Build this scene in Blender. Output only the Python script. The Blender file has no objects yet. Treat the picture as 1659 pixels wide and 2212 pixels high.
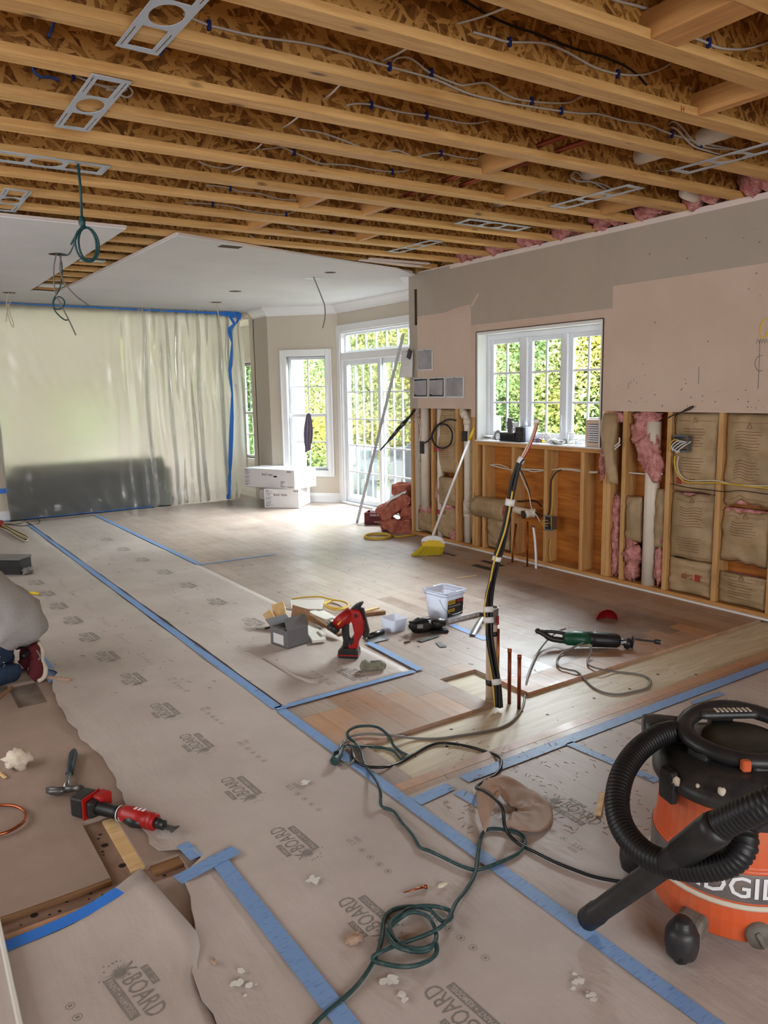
import bpy, bmesh, math, random
import numpy as np
from mathutils import Vector, Matrix, Euler, noise

sc = bpy.context.scene
COL = sc.collection
random.seed(7)

# ------------------------------------------------------------------ camera
IMW, IMH, FPX = 1659.0, 2212.0, 1670.2
CAMH = 1.567
YAW, PITCH, ROLL = math.radians(33.79), math.radians(-8.92), math.radians(-1.02)
f_ = Vector((math.sin(YAW)*math.cos(PITCH), math.cos(YAW)*math.cos(PITCH), math.sin(PITCH)))
r0 = Vector((math.cos(YAW), -math.sin(YAW), 0)); u0 = r0.cross(f_)
r_ = r0*math.cos(ROLL)+u0*math.sin(ROLL); u_ = -r0*math.sin(ROLL)+u0*math.cos(ROLL)
CAM = Vector((0, 0, CAMH))
cd = bpy.data.cameras.new('camera'); co = bpy.data.objects.new('camera', cd); COL.objects.link(co)
cd.sensor_fit = 'HORIZONTAL'; cd.sensor_width = 36.0; cd.lens = 36.0*FPX/IMW
cd.clip_start = 0.02; cd.clip_end = 300
co.matrix_world = Matrix(((r_.x, u_.x, -f_.x, 0), (r_.y, u_.y, -f_.y, 0), (r_.z, u_.z, -f_.z, CAMH), (0, 0, 0, 1)))
sc.camera = co

# ------------------------------------------------------------------ light
sc.view_settings.view_transform = 'Standard'; sc.view_settings.look = 'None'
sc.view_settings.gamma = 1.0; sc.view_settings.use_curve_mapping = False
sc.view_settings.exposure = 0.95
sc.cycles.use_denoising = True; sc.cycles.use_adaptive_sampling = True; sc.cycles.adaptive_threshold = 0.02
sc.cycles.max_bounces = 7; sc.cycles.diffuse_bounces = 4; sc.cycles.glossy_bounces = 3
sc.cycles.transmission_bounces = 4; sc.cycles.transparent_max_bounces = 12
sc.cycles.caustics_reflective = False; sc.cycles.caustics_refractive = False
sc.cycles.sample_clamp_indirect = 3.0

wd = bpy.data.worlds.new('sky'); sc.world = wd; wd.use_nodes = True
bg = wd.node_tree.nodes['Background']; bg.inputs[0].default_value = (0.80, 0.90, 1.0, 1); bg.inputs[1].default_value = 2.0

def area(name, loc, target, sx, sy, watts, col=(1, 1, 1)):
    l = bpy.data.lights.new(name, 'AREA'); l.shape = 'RECTANGLE'; l.size = sx; l.size_y = sy
    l.energy = watts; l.color = col
    o = bpy.data.objects.new(name, l); COL.objects.link(o)
    o.location = loc
    o.rotation_euler = (Vector(target)-Vector(loc)).to_track_quat('-Z', 'Y').to_euler()
    return o
# open sky above the trees, outside the kitchen window, the sliding door and the bay
area('skylight_kitchen', (8.6, 5.0, 4.9), (3.6, 4.4, 0.3), 3.2, 3.0, 2000, (0.90, 0.95, 1.0))
area('skylight_door', (9.6, 8.6, 5.2), (4.4, 7.4, 0.3), 3.4, 3.2, 2100, (0.88, 0.94, 1.0))
area('skylight_bay', (8.2, 12.2, 5.2), (4.6, 9.0, 0.6), 2.2, 2.2, 500, (0.90, 0.95, 1.0))
# daylight through the windows of the family room beyond the plastic
area('skylight_family_room', (2.6, 19.0, 4.6), (2.8, 12.0, 0.4), 4.2, 3.0, 8500, (0.95, 0.97, 1.0))
area('fill_light_rear', (0.8, -3.3, 1.7), (2.2, 5.0, 1.0), 4.6, 2.2, 145, (0.93, 0.96, 1.0))  # added fill lamp standing in for assumed windows behind the camera
area('fill_light_side', (-2.45, 4.6, 1.7), (4.0, 5.0, 1.2), 4.5, 2.0, 60, (0.93, 0.96, 1.0))  # second added fill lamp, before the left wall, which has no window built

# ------------------------------------------------------------------ from a place in the photograph to a point on a real surface
def ray(x, y):
    return f_ + r_*((x-IMW/2)/FPX) - u_*((y-IMH/2)/FPX)
def FL(x, y, z=0.0):                     # on a level surface at height z
    d = ray(x, y); return CAM + d*((z-CAMH)/d.z)
def WX(x, y, X):                         # on an upright surface at X
    d = ray(x, y); return CAM + d*(X/d.x)
def WY(x, y, Y):
    d = ray(x, y); return CAM + d*(Y/d.y)
def UP(x, y, P):                         # above floor point P
    d = ray(x, y); t = (d.x*P[0]+d.y*P[1])/(d.x**2+d.y**2); return CAM + d*t
def RD(x, y, dist):                      # at a level distance from where the camera stood
    d = ray(x, y); return CAM + d*(dist/math.hypot(d.x, d.y))

# ------------------------------------------------------------------ materials
def S(r, g, b, a=1.0):
    def c(v):
        v /= 255.0
        return v/12.92 if v <= .04045 else ((v+.055)/1.055)**2.4
    return (c(r), c(g), c(b), a)
class NT:
    def __init__(s, name):
        s.m = bpy.data.materials.new(name); s.m.use_nodes = True; s.t = s.m.node_tree; s.t.nodes.clear()
    def n(s, typ, ins=None, **props):
        nd = s.t.nodes.new('ShaderNode'+typ)
        for k, v in props.items(): setattr(nd, k, v)
        for k, v in (ins or {}).items():
            sk = nd.inputs[k]
            if isinstance(v, bpy.types.NodeSocket): s.t.links.new(v, sk)
            else: sk.default_value = v
        return nd
    def out(s, sh):
        o = s.n('OutputMaterial'); s.t.links.new(sh, o.inputs['Surface']); return s.m
    def coords(s, stretch=(1, 1, 1), rnd=True, rot=(0, 0, 0)):
        tc = s.n('TexCoord')
        v = tc.outputs['Object']
        if rnd:
            oi = s.n('ObjectInfo'); mu = s.n('Math', {0: oi.outputs['Random'], 1: 37.0}, operation='MULTIPLY')
            cx = s.n('CombineXYZ', {0: mu.outputs[0], 1: mu.outputs[0], 2: mu.outputs[0]})
            v = s.n('VectorMath', {0: v, 1: cx.outputs[0]}, operation='ADD').outputs[0]
        return s.n('Mapping', {'Vector': v, 'Scale': stretch, 'Rotation': rot}).outputs[0]
    def mix(s, fac, a, b, mode='MIX'):
        m = s.n('MixRGB', {'Fac': fac, 'Color1': a, 'Color2': b}, blend_type=mode); return m.outputs[0]
    def ramp(s, fac, stops):
        r = s.n('ValToRGB', {'Fac': fac}); e = r.color_ramp.elements
        while len(e) < len(stops): e.new(0.5)
        for k, (p, c) in enumerate(stops): e[k].position = p; e[k].color = c
        return r.outputs[0]
    def noise(s, vec, scale, detail=4, rough=.55, dist=0):
        return s.n('TexNoise', {'Vector': vec, 'Scale': scale, 'Detail': detail, 'Roughness': rough, 'Distortion': dist}).outputs['Fac']
    def bump(s, h, strength=.3, dist=.01):
        return s.n('Bump', {'Height': h, 'Strength': strength, 'Distance': dist}).outputs[0]
    def principled(s, col, rough=.6, metal=0, spec=.5, normal=None, **kw):
        d = {'Base Color': col, 'Roughness': rough, 'Metallic': metal, 'Specular IOR Level': spec}
        if normal is not None: d['Normal'] = normal
        d.update(kw)
        return s.n('BsdfPrincipled', d).outputs[0]

MATS = {}
def M(name, col, rough=.6, metal=0, col2=None, sc_=6, stretch=(1, 1, 1), detail=4, bump=0, bsc=80, rnd=0, spec=.4, lo=.35, hi=.65, dist=0, bd=.004, **kw):
    if name in MATS: return MATS[name]
    t = NT(name); v = t.coords(stretch)
    c = col
    if col2 is not None:
        c = t.ramp(t.noise(v, sc_, detail, dist=dist), [(lo, col), (hi, col2)])
    if rnd:
        oi = t.n('ObjectInfo')
        val = t.n('MapRange', {'Value': oi.outputs['Random'], 'To Min': 1-rnd, 'To Max': 1+rnd}).outputs[0]
        c = t.n('HueSaturation', {'Color': c, 'Value': val}).outputs[0]
    nm = None
    if bump:
        nm = t.bump(t.noise(v, bsc, 3), bump, bd)
    MATS[name] = t.out(t.principled(c, rough, metal, spec, nm, **kw))
    return MATS[name]

def osb(name, rot_axis):
    t = NT(name)
    v0 = t.coords()
    warp = t.n('TexNoise', {'Vector': v0, 'Scale': 9.0, 'Detail': 2.0})
    v1 = t.n('VectorMath', {0: v0, 1: t.n('VectorMath', {0: warp.outputs['Color'], 1: (.03, .03, .03)}, operation='MULTIPLY').outputs[0]}, operation='ADD').outputs[0]
    best = None; edge = None
    for a in (0.25, 1.15, 2.2, -0.6):
        rot = (0, a, 0) if rot_axis == 'Y' else (0, 0, a)
        scl = (15, 30, 58) if rot_axis == 'Y' else (15, 58, 30)
        rv = t.n('Mapping', {'Vector': v1, 'Rotation': rot}).outputs[0]
        mv = t.n('Mapping', {'Vector': rv, 'Scale': scl}).outputs[0]
        vo = t.n('TexVoronoi', {'Vector': mv, 'Scale': 1.0, 'Randomness': 1.0})
        sep = t.n('SeparateColor', {'Color': vo.outputs['Color']}).outputs[0]
        best = sep if best is None else t.n('Math', {0: best, 1: sep}, operation='MAXIMUM').outputs[0]
    fine = t.noise(t.n('Mapping', {'Vector': v1, 'Scale': (30, 30, 90)}).outputs[0], 2.0, 4)
    b2 = t.n('Math', {0: best, 1: t.n('Math', {0: fine, 1: .25}, operation='MULTIPLY').outputs[0]}, operation='ADD').outputs[0]
    c = t.ramp(b2, [(.5, S(106, 66, 27)), (.8, S(140, 95, 41)), (.97, S(168, 119, 55)), (1.12, S(200, 152, 84))])
    nm = t.bump(b2, .35, .004)
    MATS[name] = t.out(t.principled(c, .62, 0, .35, nm))
    return MATS[name]

def wood(name, c1, c2, axis='X', rough=.6, rnd=.12, knots=True, gsc=14):
    st = {'X': (1.2, 14, 14), 'Y': (14, 1.2, 14), 'Z': (14, 14, 1.2)}[axis]
    t = NT(name); v = t.coords()
    g = t.noise(t.n('Mapping', {'Vector': v, 'Scale': st}).outputs[0], gsc/6, 5, .6, .6)
    c = t.ramp(g, [(.3, c1), (.7, c2)])
    if knots:
        st2 = {'X': (3.2, 9, 9), 'Y': (9, 3.2, 9), 'Z': (9, 9, 3.2)}[axis]
        vo = t.n('TexVoronoi', {'Vector': t.n('Mapping', {'Vector': v, 'Scale': st2}).outputs[0], 'Scale': .7})
        k = t.ramp(vo.outputs['Distance'], [(.05, (1, 1, 1, 1)), (.11, (0, 0, 0, 1))])
        c = t.mix(t.n('Math', {0: t.n('SeparateColor', {'Color': k}).outputs[0], 1: .75}, operation='MULTIPLY').outputs[0], c, S(72, 42, 20))
    oi = t.n('ObjectInfo')
    val = t.n('MapRange', {'Value': oi.outputs['Random'], 'To Min': 1-rnd, 'To Max': 1+rnd}).outputs[0]
    c = t.n('HueSaturation', {'Color': c, 'Value': val}).outputs[0]
    MATS[name] = t.out(t.principled(c, rough, 0, .35, t.bump(g, .15, .002)))
    return MATS[name]

osb('osb_web', 'Y'); osb('osb_deck', 'Z')
wood('flange', S(194, 146, 84), S(228, 184, 120), 'X')
wood('stud_wood', S(184, 136, 82), S(212, 168, 110), 'Z', rnd=.07)
wood('plate_wood', S(180, 126, 70), S(206, 154, 94), 'Y', rnd=.07)
wood('scrap_pine', S(206, 170, 116), S(232, 202, 150), 'X')
wood('scrap_dark', S(120, 88, 60), S(150, 112, 76), 'X')

def plywood(name, c1, c2, axis, rough=.55):
    t = NT(name); v = t.coords(rnd=False)
    st = {'Z': (1, 2.0, 14), 'Y': (14, 1.6, 14), 'X': (1.6, 14, 14)}[axis] if axis != 'Z' else (14, 1.1, 9)
    g = t.noise(t.n('Mapping', {'Vector': v, 'Scale': st}).outputs[0], 1.1, 4, .55, 1.8)
    c = t.ramp(g, [(.3, c1), (.68, c2)])
    vo = t.n('TexVoronoi', {'Vector': t.n('Mapping', {'Vector': v, 'Scale': (5, 3.2, 5)}).outputs[0], 'Scale': 1.0})
    k = t.ramp(vo.outputs['Distance'], [(.03, (1, 1, 1, 1)), (.07, (0, 0, 0, 1))])
    c = t.mix(t.n('Math', {0: t.n('SeparateColor', {'Color': k}).outputs[0], 1: .8}, operation='MULTIPLY').outputs[0], c, S(60, 40, 26))
    MATS[name] = t.out(t.principled(c, rough, 0, .28, t.bump(g, .1, .002)))
plywood('sheathing', S(150, 84, 30), S(196, 126, 54), 'Z', .5)
plywood('subfloor_ply', S(196, 182, 152), S(222, 211, 186), 'X', .45)

# planks: dusty worn hardwood, each board its own tone
def plankmat(name, stops, rough):
    t = NT(name); oi = t.n('ObjectInfo'); v = t.coords()
    base = t.ramp(oi.outputs['Random'], stops)
    g = t.noise(t.n('Mapping', {'Vector': v, 'Scale': (40, 2.2, 40)}).outputs[0], 1.0, 5, .6, .8)
    c = t.mix(.28, base, t.ramp(g, [(.3, S(120, 90, 70)), (.7, S(226, 206, 186))]), 'OVERLAY')
    tcw = t.n('NewGeometry')
    dust = t.noise(tcw.outputs['Position'], 1.7, 5, .6)
    c = t.mix(t.ramp(dust, [(.38, (0, 0, 0, 1)), (.66, (.6, .6, .6, 1))]), c, S(178, 164, 154))
    rr = t.n('MapRange', {'Value': t.noise(tcw.outputs['Position'], 6.0, 4), 'From Min': .3, 'From Max': .7, 'To Min': rough-.03, 'To Max': rough+.12}).outputs[0]
    rip = t.noise(t.n('Mapping', {'Vector': tcw.outputs['Position'], 'Scale': (22, 7, 1)}).outputs[0], 1.0, 3, .5, .6)
    MATS[name] = t.out(t.principled(c, rr, 0, .5, t.bump(rip, .12, .004)))
plankmat('plank_dusty', [(0, S(150, 136, 128)), (.5, S(158, 144, 135)), (1, S(166, 150, 141))], .35)
plankmat('plank_dark', [(0, S(122, 102, 90)), (.5, S(130, 108, 96)), (1, S(136, 112, 96))], .40)
plankmat('plank_wall', [(0, S(160, 130, 102)), (.5, S(170, 138, 108)), (1, S(150, 116, 86))], .44)
plankmat('plank_bare', [(0, S(150, 118, 96)), (.35, S(176, 138, 106)), (.7, S(190, 142, 100)), (1, S(160, 116, 86))], .42)

def kraft(name, c1, c2, rough=.6, wr=1.0):
    t = NT(name); g = t.n('NewGeometry').outputs['Position']
    c = t.ramp(t.noise(g, 1.6, 6, .62), [(.3, c1), (.7, c2)])
    sp = t.n('TexVoronoi', {'Vector': g, 'Scale': 26.0})
    speck = t.ramp(sp.outputs['Distance'], [(.04, (1, 1, 1, 1)), (.09, (0, 0, 0, 1))])
    c = t.mix(t.n('Math', {0: t.n('SeparateColor', {'Color': speck}).outputs[0], 1: .35}, operation='MULTIPLY').outputs[0], c, S(198, 188, 178))
    w = t.noise(g, 5.0, 5, .6, .5)
    w2 = t.noise(t.n('Mapping', {'Vector': g, 'Scale': (14, 3, 14)}).outputs[0], 1.0, 3)
    h = t.n('Math', {0: w, 1: w2}, operation='ADD').outputs[0]
    MATS[name] = t.out(t.principled(c, rough, 0, .3, t.bump(h, .28*wr, .012)))
kraft('kraft_floor', S(176, 164, 156), S(198, 187, 180), .5, 1.6)
kraft('kraft_old', S(144, 124, 112), S(168, 147, 133), .55, .6)
kraft('kraft_loose', S(160, 132, 112), S(182, 154, 134), .6, 1.0)
M('kraft_face', S(150, 126, 92), .5, col2=S(176, 150, 114), sc_=5, bump=.35, bsc=9, rnd=.08, bd=.02)
M('kraft_print', S(128, 84, 58), .6)
M('red_print', S(160, 52, 40), .6)
M('pink_wool', S(190, 116, 112), .95, col2=S(228, 168, 160), sc_=20, bump=1.0, bsc=70, spec=.1, bd=.02)
M('pink_wool_tan', S(168, 92, 76), .95, col2=S(206, 132, 110), sc_=22, bump=1.0, bsc=70, spec=.1, bd=.02)
M('paint_greige', S(172, 160, 146), .75, col2=S(176, 164, 150), sc_=3)
M('paint_bay', S(200, 190, 174), .75)
M('drywall_paper', S(208, 186, 168), .8, col2=S(202, 178, 160), sc_=2.5)
M('drywall_core', S(220, 206, 198), .9)
M('white_trim', S(228, 228, 228), .4)
M('ceiling_white', S(226, 227, 228), .8, col2=S(220, 221, 222), sc_=2)
M('vinyl_white', S(226, 230, 236), .35)
M('pvc', S(226, 216, 200), .35, col2=S(216, 204, 186), sc_=4)
M('black_rubber', S(26, 26, 28), .45)
M('black_plastic', S(34, 34, 36), .4, col2=S(44, 43, 42), sc_=20)
M('vac_black', S(40, 40, 42), .42, col2=S(70, 66, 60), sc_=14, lo=.45, hi=.8, bump=.1)
M('vac_orange', S(208, 88, 44), .45, col2=S(200, 110, 76), sc_=7, lo=.4, hi=.75)
M('vac_band', S(88, 86, 90), .5, col2=S(120, 110, 104), sc_=9)
M('tool_red', S(168, 28, 26), .42, col2=S(150, 26, 26), sc_=14)
M('tool_green', S(20, 74, 52), .4)
M('steel', S(150, 150, 150), .38, .9)
M('dark_steel', S(84, 84, 86), .42, .7, col2=S(110, 108, 106), sc_=20)
M('galv', S(196, 200, 206), .42, .55)
M('galv_flat', S(178, 186, 196), .5, .15)
M('copper', S(196, 112, 72), .3, .9, col2=S(150, 82, 54), sc_=9)
M('copper_dull', S(134, 66, 40), .4, .7)
M('cable_white', S(212, 208, 200), .5)
M('cable_cream', S(206, 196, 172), .5)
M('cable_yellow', S(206, 170, 60), .5)
M('cable_black', S(24, 24, 26), .4)
M('cable_green', S(38, 66, 66), .5, col2=S(92, 100, 98), sc_=50, lo=.52, hi=.85)
M('cable_teal', S(22, 70, 74), .45)
M('cable_red', S(150, 40, 40), .5)
M('cable_grey', S(120, 116, 112), .45)
M('staple_blue', S(38, 50, 120), .5)
M('strap_blue', S(52, 92, 176), .5)
M('yellow_plastic', S(226, 190, 40), .4)
M('bristle_yellow', S(214, 190, 40), .6, rnd=.1)
M('white_card', S(226, 226, 228), .6)
M('white_plastic', S(230, 230, 232), .4)
M('ink_black', S(30, 30, 32), .6)
M('ink_grey', S(112, 110, 112), .6)
M('ink_logo', S(124, 121, 116), .6, col2=S(150, 140, 131), sc_=60, lo=.3, hi=.8)
M('paper_white', S(222, 220, 218), .7)
M('grey_box', S(110, 110, 112), .6)
M('card_brown', S(150, 112, 78), .7)
M('lens_red', S(126, 8, 18), .12, spec=.6)
M('sweat_grey', S(160, 158, 156), .9, col2=S(170, 168, 166), sc_=120, bump=.06, bsc=220)
M('denim', S(26, 38, 58), .85, col2=S(44, 62, 90), sc_=7, bump=.2, bsc=200)
M('shoe_maroon', S(92, 28, 36), .85, bump=.2, bsc=120)
M('sole_white', S(206, 196, 178), .6)
M('skin', S(196, 142, 116), .5)
M('hair', S(40, 28, 20), .7)
M('sofa_grey', S(40, 40, 43), .9)
M('rag_white', S(218, 206, 186), .9, bump=.5, bsc=40)
M('rag_purple', S(98, 86, 104), .9)
M('crate_red', S(96, 22, 26), .5)
M('mesh_grey', S(96, 96, 96), .6)
M('trash_clear', S(214, 214, 214), .3)
M('siding', S(150, 164, 176), .6)
M('dirty_ply', S(128, 102, 84), .6, col2=S(150, 124, 106), sc_=7, bump=.2)
M('grey_ply', S(150, 140, 130), .5, col2=S(130, 116, 104), sc_=9)
M('deck_grey', S(112, 112, 112), .8)
M('box_grey', S(112, 118, 128), .6)
M('family_wall', S(226, 228, 222), .8)
M('cover_grey', S(82, 84, 90), .7, bump=.4, bsc=6)
M('bark', S(84, 66, 50), .9)
M('foot_grey', S(92, 88, 82), .6, col2=S(120, 114, 104), sc_=20)
M('grip_blue', S(44, 54, 62), .5)
M('lawn', S(96, 120, 52), .9, col2=S(140, 150, 70), sc_=3)
M('tank_bronze', S(120, 94, 62), .4)

# blue painter's tape, with its faint diagonal print
t = NT('tape_blue'); g = t.n('NewGeometry').outputs['Position']
b = t.noise(t.n('Mapping', {'Vector': g, 'Rotation': (0, 0, .9), 'Scale': (60, 420, 60)}).outputs[0], .5, 2)
c = t.ramp(b, [(.56, S(122, 158, 206)), (.68, S(102, 134, 186))])
MATS['tape_blue'] = t.out(t.principled(c, .5, 0, .4))
M('tape_bright', S(46, 120, 214), .5)

# window glass: clear, with a faint reflection
t = NT('glass'); lw = t.n('LayerWeight', {'Blend': .25})
fr = t.n('Math', {0: lw.outputs['Fresnel'], 1: .45}, operation='MULTIPLY').outputs[0]
MATS['glass'] = t.out(t.n('MixShader', {0: fr, 1: t.n('BsdfTransparent', {'Color': (.96, .98, .97, 1)}).outputs[0], 2: t.n('BsdfGlossy', {'Roughness': .03}).outputs[0]}).outputs[0])
# translucent poly sheet
t = NT('poly_sheet')
tr = t.n('BsdfTranslucent', {'Color': (.93, .95, .90, 1)}).outputs[0]
df = t.n('BsdfDiffuse', {'Color': (.86, .87, .84, 1)}).outputs[0]
gl = t.n('BsdfGlossy', {'Roughness': .18, 'Color': (.95, .95, .95, 1)}).outputs[0]
rf = t.n('BsdfRefraction', {'Roughness': .75, 'IOR': 1.2, 'Color': (.93, .96, .99, 1)}).outputs[0]
a1 = t.n('MixShader', {0: .22, 1: tr, 2: df}).outputs[0]
a2 = t.n('MixShader', {0: .5, 1: a1, 2: rf}).outputs[0]
lw = t.n('LayerWeight', {'Blend': .45}).outputs['Fresnel']
a3 = t.n('MixShader', {0: t.n('Math', {0: lw, 1: .5}, operation='MULTIPLY').outputs[0], 1: a2, 2: gl}).outputs[0]
MATS['poly_sheet'] = t.out(a3)
# cloudy plastic of tubs
t = NT('tub_plastic')
a1 = t.n('MixShader', {0: .45, 1: t.n('BsdfDiffuse', {'Color': S(214, 218, 232)}).outputs[0], 2: t.n('BsdfTranslucent', {'Color': S(220, 224, 236)}).outputs[0]}).outputs[0]
a2 = t.n('MixShader', {0: .42, 1: a1, 2: t.n('BsdfTransparent').outputs[0]}).outputs[0]
a3 = t.n('MixShader', {0: .08, 1: a2, 2: t.n('BsdfGlossy', {'Roughness': .15}).outputs[0]}).outputs[0]
MATS['tub_plastic'] = t.out(a3)
# leaves
def leafmat(name, cols):
    t = NT(name)
    v = t.n('NewGeometry'); 
    c = t.ramp(t.noise(v.outputs['Position'], .7, 3), [(.35, cols[0]), (.5, cols[1]), (.65, cols[2])])
    c = t.n('HueSaturation', {'Color': c, 'Value': t.n('MapRange', {'Value': v.outputs['Random Per Island'], 'To Min': .6, 'To Max': 1.35}).outputs[0]}).outputs[0]
    a = t.n('MixShader', {0: .45, 1: t.n('BsdfDiffuse', {'Color': c}).outputs[0], 2: t.n('BsdfTranslucent', {'Color': c}).outputs[0]}).outputs[0]
    MATS[name] = t.out(a)
leafmat('leaf_green', (S(92, 122, 84), S(134, 156, 106), S(180, 186, 120)))
leafmat('leaf_gold', (S(120, 148, 98), S(176, 184, 120), S(214, 190, 104)))

# ------------------------------------------------------------------ geometry helpers
class MB:
    def __init__(s): s.v = []; s.f = []; s.mi = []; s.cur = 0
    def add(s, vs, fs):
        b = len(s.v); s.v += [Vector(p) for p in vs]; s.f += [[i+b for i in q] for q in fs]; s.mi += [s.cur]*len(fs); return s
    def mat(s, i): s.cur = i; return s
    def box(s, x0, x1, y0, y1, z0, z1, mtx=None):
        vs = [Vector((x, y, z)) for x in (x0, x1) for y in (y0, y1) for z in (z0, z1)]
        if mtx: vs = [mtx @ p for p in vs]
        return s.add(vs, [(0, 1, 3, 2), (4, 6, 7, 5), (0, 4, 5, 1), (2, 3, 7, 6), (0, 2, 6, 4), (1, 5, 7, 3)])
    def bar(s, a, b, w, h, up=(0, 0, 1)):            # a straight bar of section w x h
        a, b = Vector(a), Vector(b); d = (b-a).normalized(); up = Vector(up)
        x = d.cross(up)
        if x.length < 1e-4: x = d.cross(Vector((1, 0, 0)))
        x.normalize(); y = x.cross(d)
        vs = [p+x*(sx*w/2)+y*(sy*h/2) for p in (a, b) for sx in (-1, 1) for sy in (-1, 1)]
        return s.add(vs, [(0, 1, 3, 2), (4, 6, 7, 5), (0, 4, 5, 1), (2, 3, 7, 6), (0, 2, 6, 4), (1, 5, 7, 3)])
    def tube(s, pts, r, n=8, caps=True, flat=None):
        pts = [Vector(p) for p in pts]; rs = r if isinstance(r, (list, tuple)) else [r]*len(pts)
        b = len(s.v); N = len(pts); prev = None
        for i, p in enumerate(pts):
            d = (pts[min(i+1, N-1)]-pts[max(i-1, 0)])
            d = d.normalized() if d.length > 1e-9 else Vector((0, 0, 1))
            if prev is None:
                a = Vector((0, 0, 1)) if abs(d.z) < .9 else Vector((1, 0, 0))
                x = d.cross(a).normalized()
            else:
                x = prev-d*prev.dot(d)
                x = x.normalized() if x.length > 1e-6 else d.orthogonal().normalized()
            prev = x; y = d.cross(x)
            for k in range(n):
                a = 2*math.pi*k/n
                s.v.append(p+x*(math.cos(a)*rs[i])+y*(math.sin(a)*rs[i]*(flat or 1)))
        for i in range(N-1):
            for k in range(n):
                s.f.append([b+i*n+k, b+i*n+(k+1) % n, b+(i+1)*n+(k+1) % n, b+(i+1)*n+k]); s.mi.append(s.cur)
        if caps:
            s.f.append([b+k for k in range(n)][::-1]); s.f.append([b+(N-1)*n+k for k in range(n)]); s.mi += [s.cur]*2
        return s
    def lathe(s, prof, n=24, c=(0, 0, 0), axis='Z', arc=2*math.pi, a0=0):
        b = len(s.v); m = len(prof); full = abs(arc-2*math.pi) < 1e-6; cols = n if full else n+1
        for i in range(cols):
            a = a0+arc*i/n
            for (r, z) in prof:
                p = (r*math.cos(a), r*math.sin(a), z)
                if axis == 'X': p = (z, r*math.cos(a), r*math.sin(a))
                if axis == 'Y': p = (r*math.sin(a), z, r*math.cos(a))
                s.v.append(Vector(p)+Vector(c))
        for i in range(n):
            j = (i+1) % cols
            for k in range(m-1):
                s.f.append([b+i*m+k, b+j*m+k, b+j*m+k+1, b+i*m+k+1]); s.mi.append(s.cur)
        return s
    def prism(s, poly, z0, z1, mtx=None):           # polygon in xy, lifted from z0 to z1
        n = len(poly)
        vs = [Vector((p[0], p[1], z0)) for p in poly]+[Vector((p[0], p[1], z1)) for p in poly]
        if mtx: vs = [mtx @ p for p in vs]
        return s.add(vs, [list(range(n))[::-1], list(range(n, 2*n))]+[[i, (i+1) % n, n+(i+1) % n, n+i] for i in range(n)])
    def blob(s, c, r, seed=0, amp=.25, fr=3.0, sub=3, rot=None):
        bm = bmesh.new(); bmesh.ops.create_icosphere(bm, subdivisions=sub, radius=1)
        c = Vector(c); r = Vector(r) if not isinstance(r, (int, float)) else Vector((r, r, r)); b = len(s.v)
        for v in bm.verts:
            d = 1+amp*noise.noise(v.co*fr+Vector((seed*7.3, seed*3.1, seed)))+amp*.5*noise.noise(v.co*fr*2.3+Vector((seed, 5, 9)))
            p = Vector((v.co.x*r.x, v.co.y*r.y, v.co.z*r.z))*d
            if rot: p = rot @ p
            s.v.append(c+p)
        for f in bm.faces: s.f.append([b+v.index for v in f.verts]); s.mi.append(s.cur)
        bm.free(); return s
    def build(s, name, mats, parent=None, smooth=False, bevel=0, origin=None, seg=1, sub=0, recalc=True, solid=0):
        me = bpy.data.meshes.new(name)
        if origin is None and parent is None or (parent is not None and parent.name in WORLD and origin is None):
            if s.v:
                xs = [p.x for p in s.v]; ys = [p.y for p in s.v]; zs = [p.z for p in s.v]
                origin = Vector(((min(xs)+max(xs))/2, (min(ys)+max(ys))/2, min(zs)))
        origin = Vector(origin) if origin is not None else Vector((0, 0, 0))
        me.from_pydata([p-origin for p in s.v], [], s.f)
        if recalc:
            bm = bmesh.new(); bm.from_mesh(me); bmesh.ops.recalc_face_normals(bm, faces=bm.faces); bm.to_mesh(me); bm.free()
        ml = mats if isinstance(mats, (list, tuple)) else [mats]
        for m in ml: me.materials.append(MATS[m])
        if len(ml) > 1: me.polygons.foreach_set('material_index', s.mi)
        if smooth: me.polygons.foreach_set('use_smooth', [True]*len(me.polygons))
        o = bpy.data.objects.new(name, me); COL.objects.link(o); o.location = origin
        if bevel:
            m = o.modifiers.new('edge', 'BEVEL'); m.width = bevel; m.segments = seg; m.limit_method = 'ANGLE'; m.angle_limit = .6
        if solid:
            m = o.modifiers.new('thick', 'SOLIDIFY'); m.thickness = solid; m.offset = 0
        if sub:
            m = o.modifiers.new('round', 'SUBSURF'); m.levels = sub; m.render_levels = sub
        if parent is None: WORLD[o.name] = o.location.copy()
        put(o, parent)
        return o
WORLD = {}
def put(o, parent):
    if parent is None: return
    o.parent = parent
    if parent.name in WORLD:                        # the parent stands in world space: the child keeps its own place
        o.matrix_parent_inverse = Matrix.Translation(-WORLD[parent.name])
        WORLD[o.name] = o.location.copy()
    return o
def tag(o, label=None, cat=None, group=None, kind=None):
    if label: o['label'] = label
    if cat: o['category'] = cat
    if group: o['group'] = group
    if kind: o['kind'] = kind
    return o
def thing(name, label, cat, loc=(0, 0, 0), rotz=None, group=None, kind=None, mtx=None):
    o = bpy.data.objects.new(name, None); COL.objects.link(o); o.empty_display_size = .05
    o.location = loc
    if mtx is not None: o.matrix_world = mtx
    elif rotz is None: WORLD[o.name] = Vector(loc)  # children given in world coordinates
    else: o.rotation_euler = (0, 0, rotz)           # children given in the thing's own coordinates
    return tag(o, label, cat, group, kind)
def struct(name, loc=(0, 0, 0)):
    return thing(name, None, None, loc, None, None, 'structure')
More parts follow.
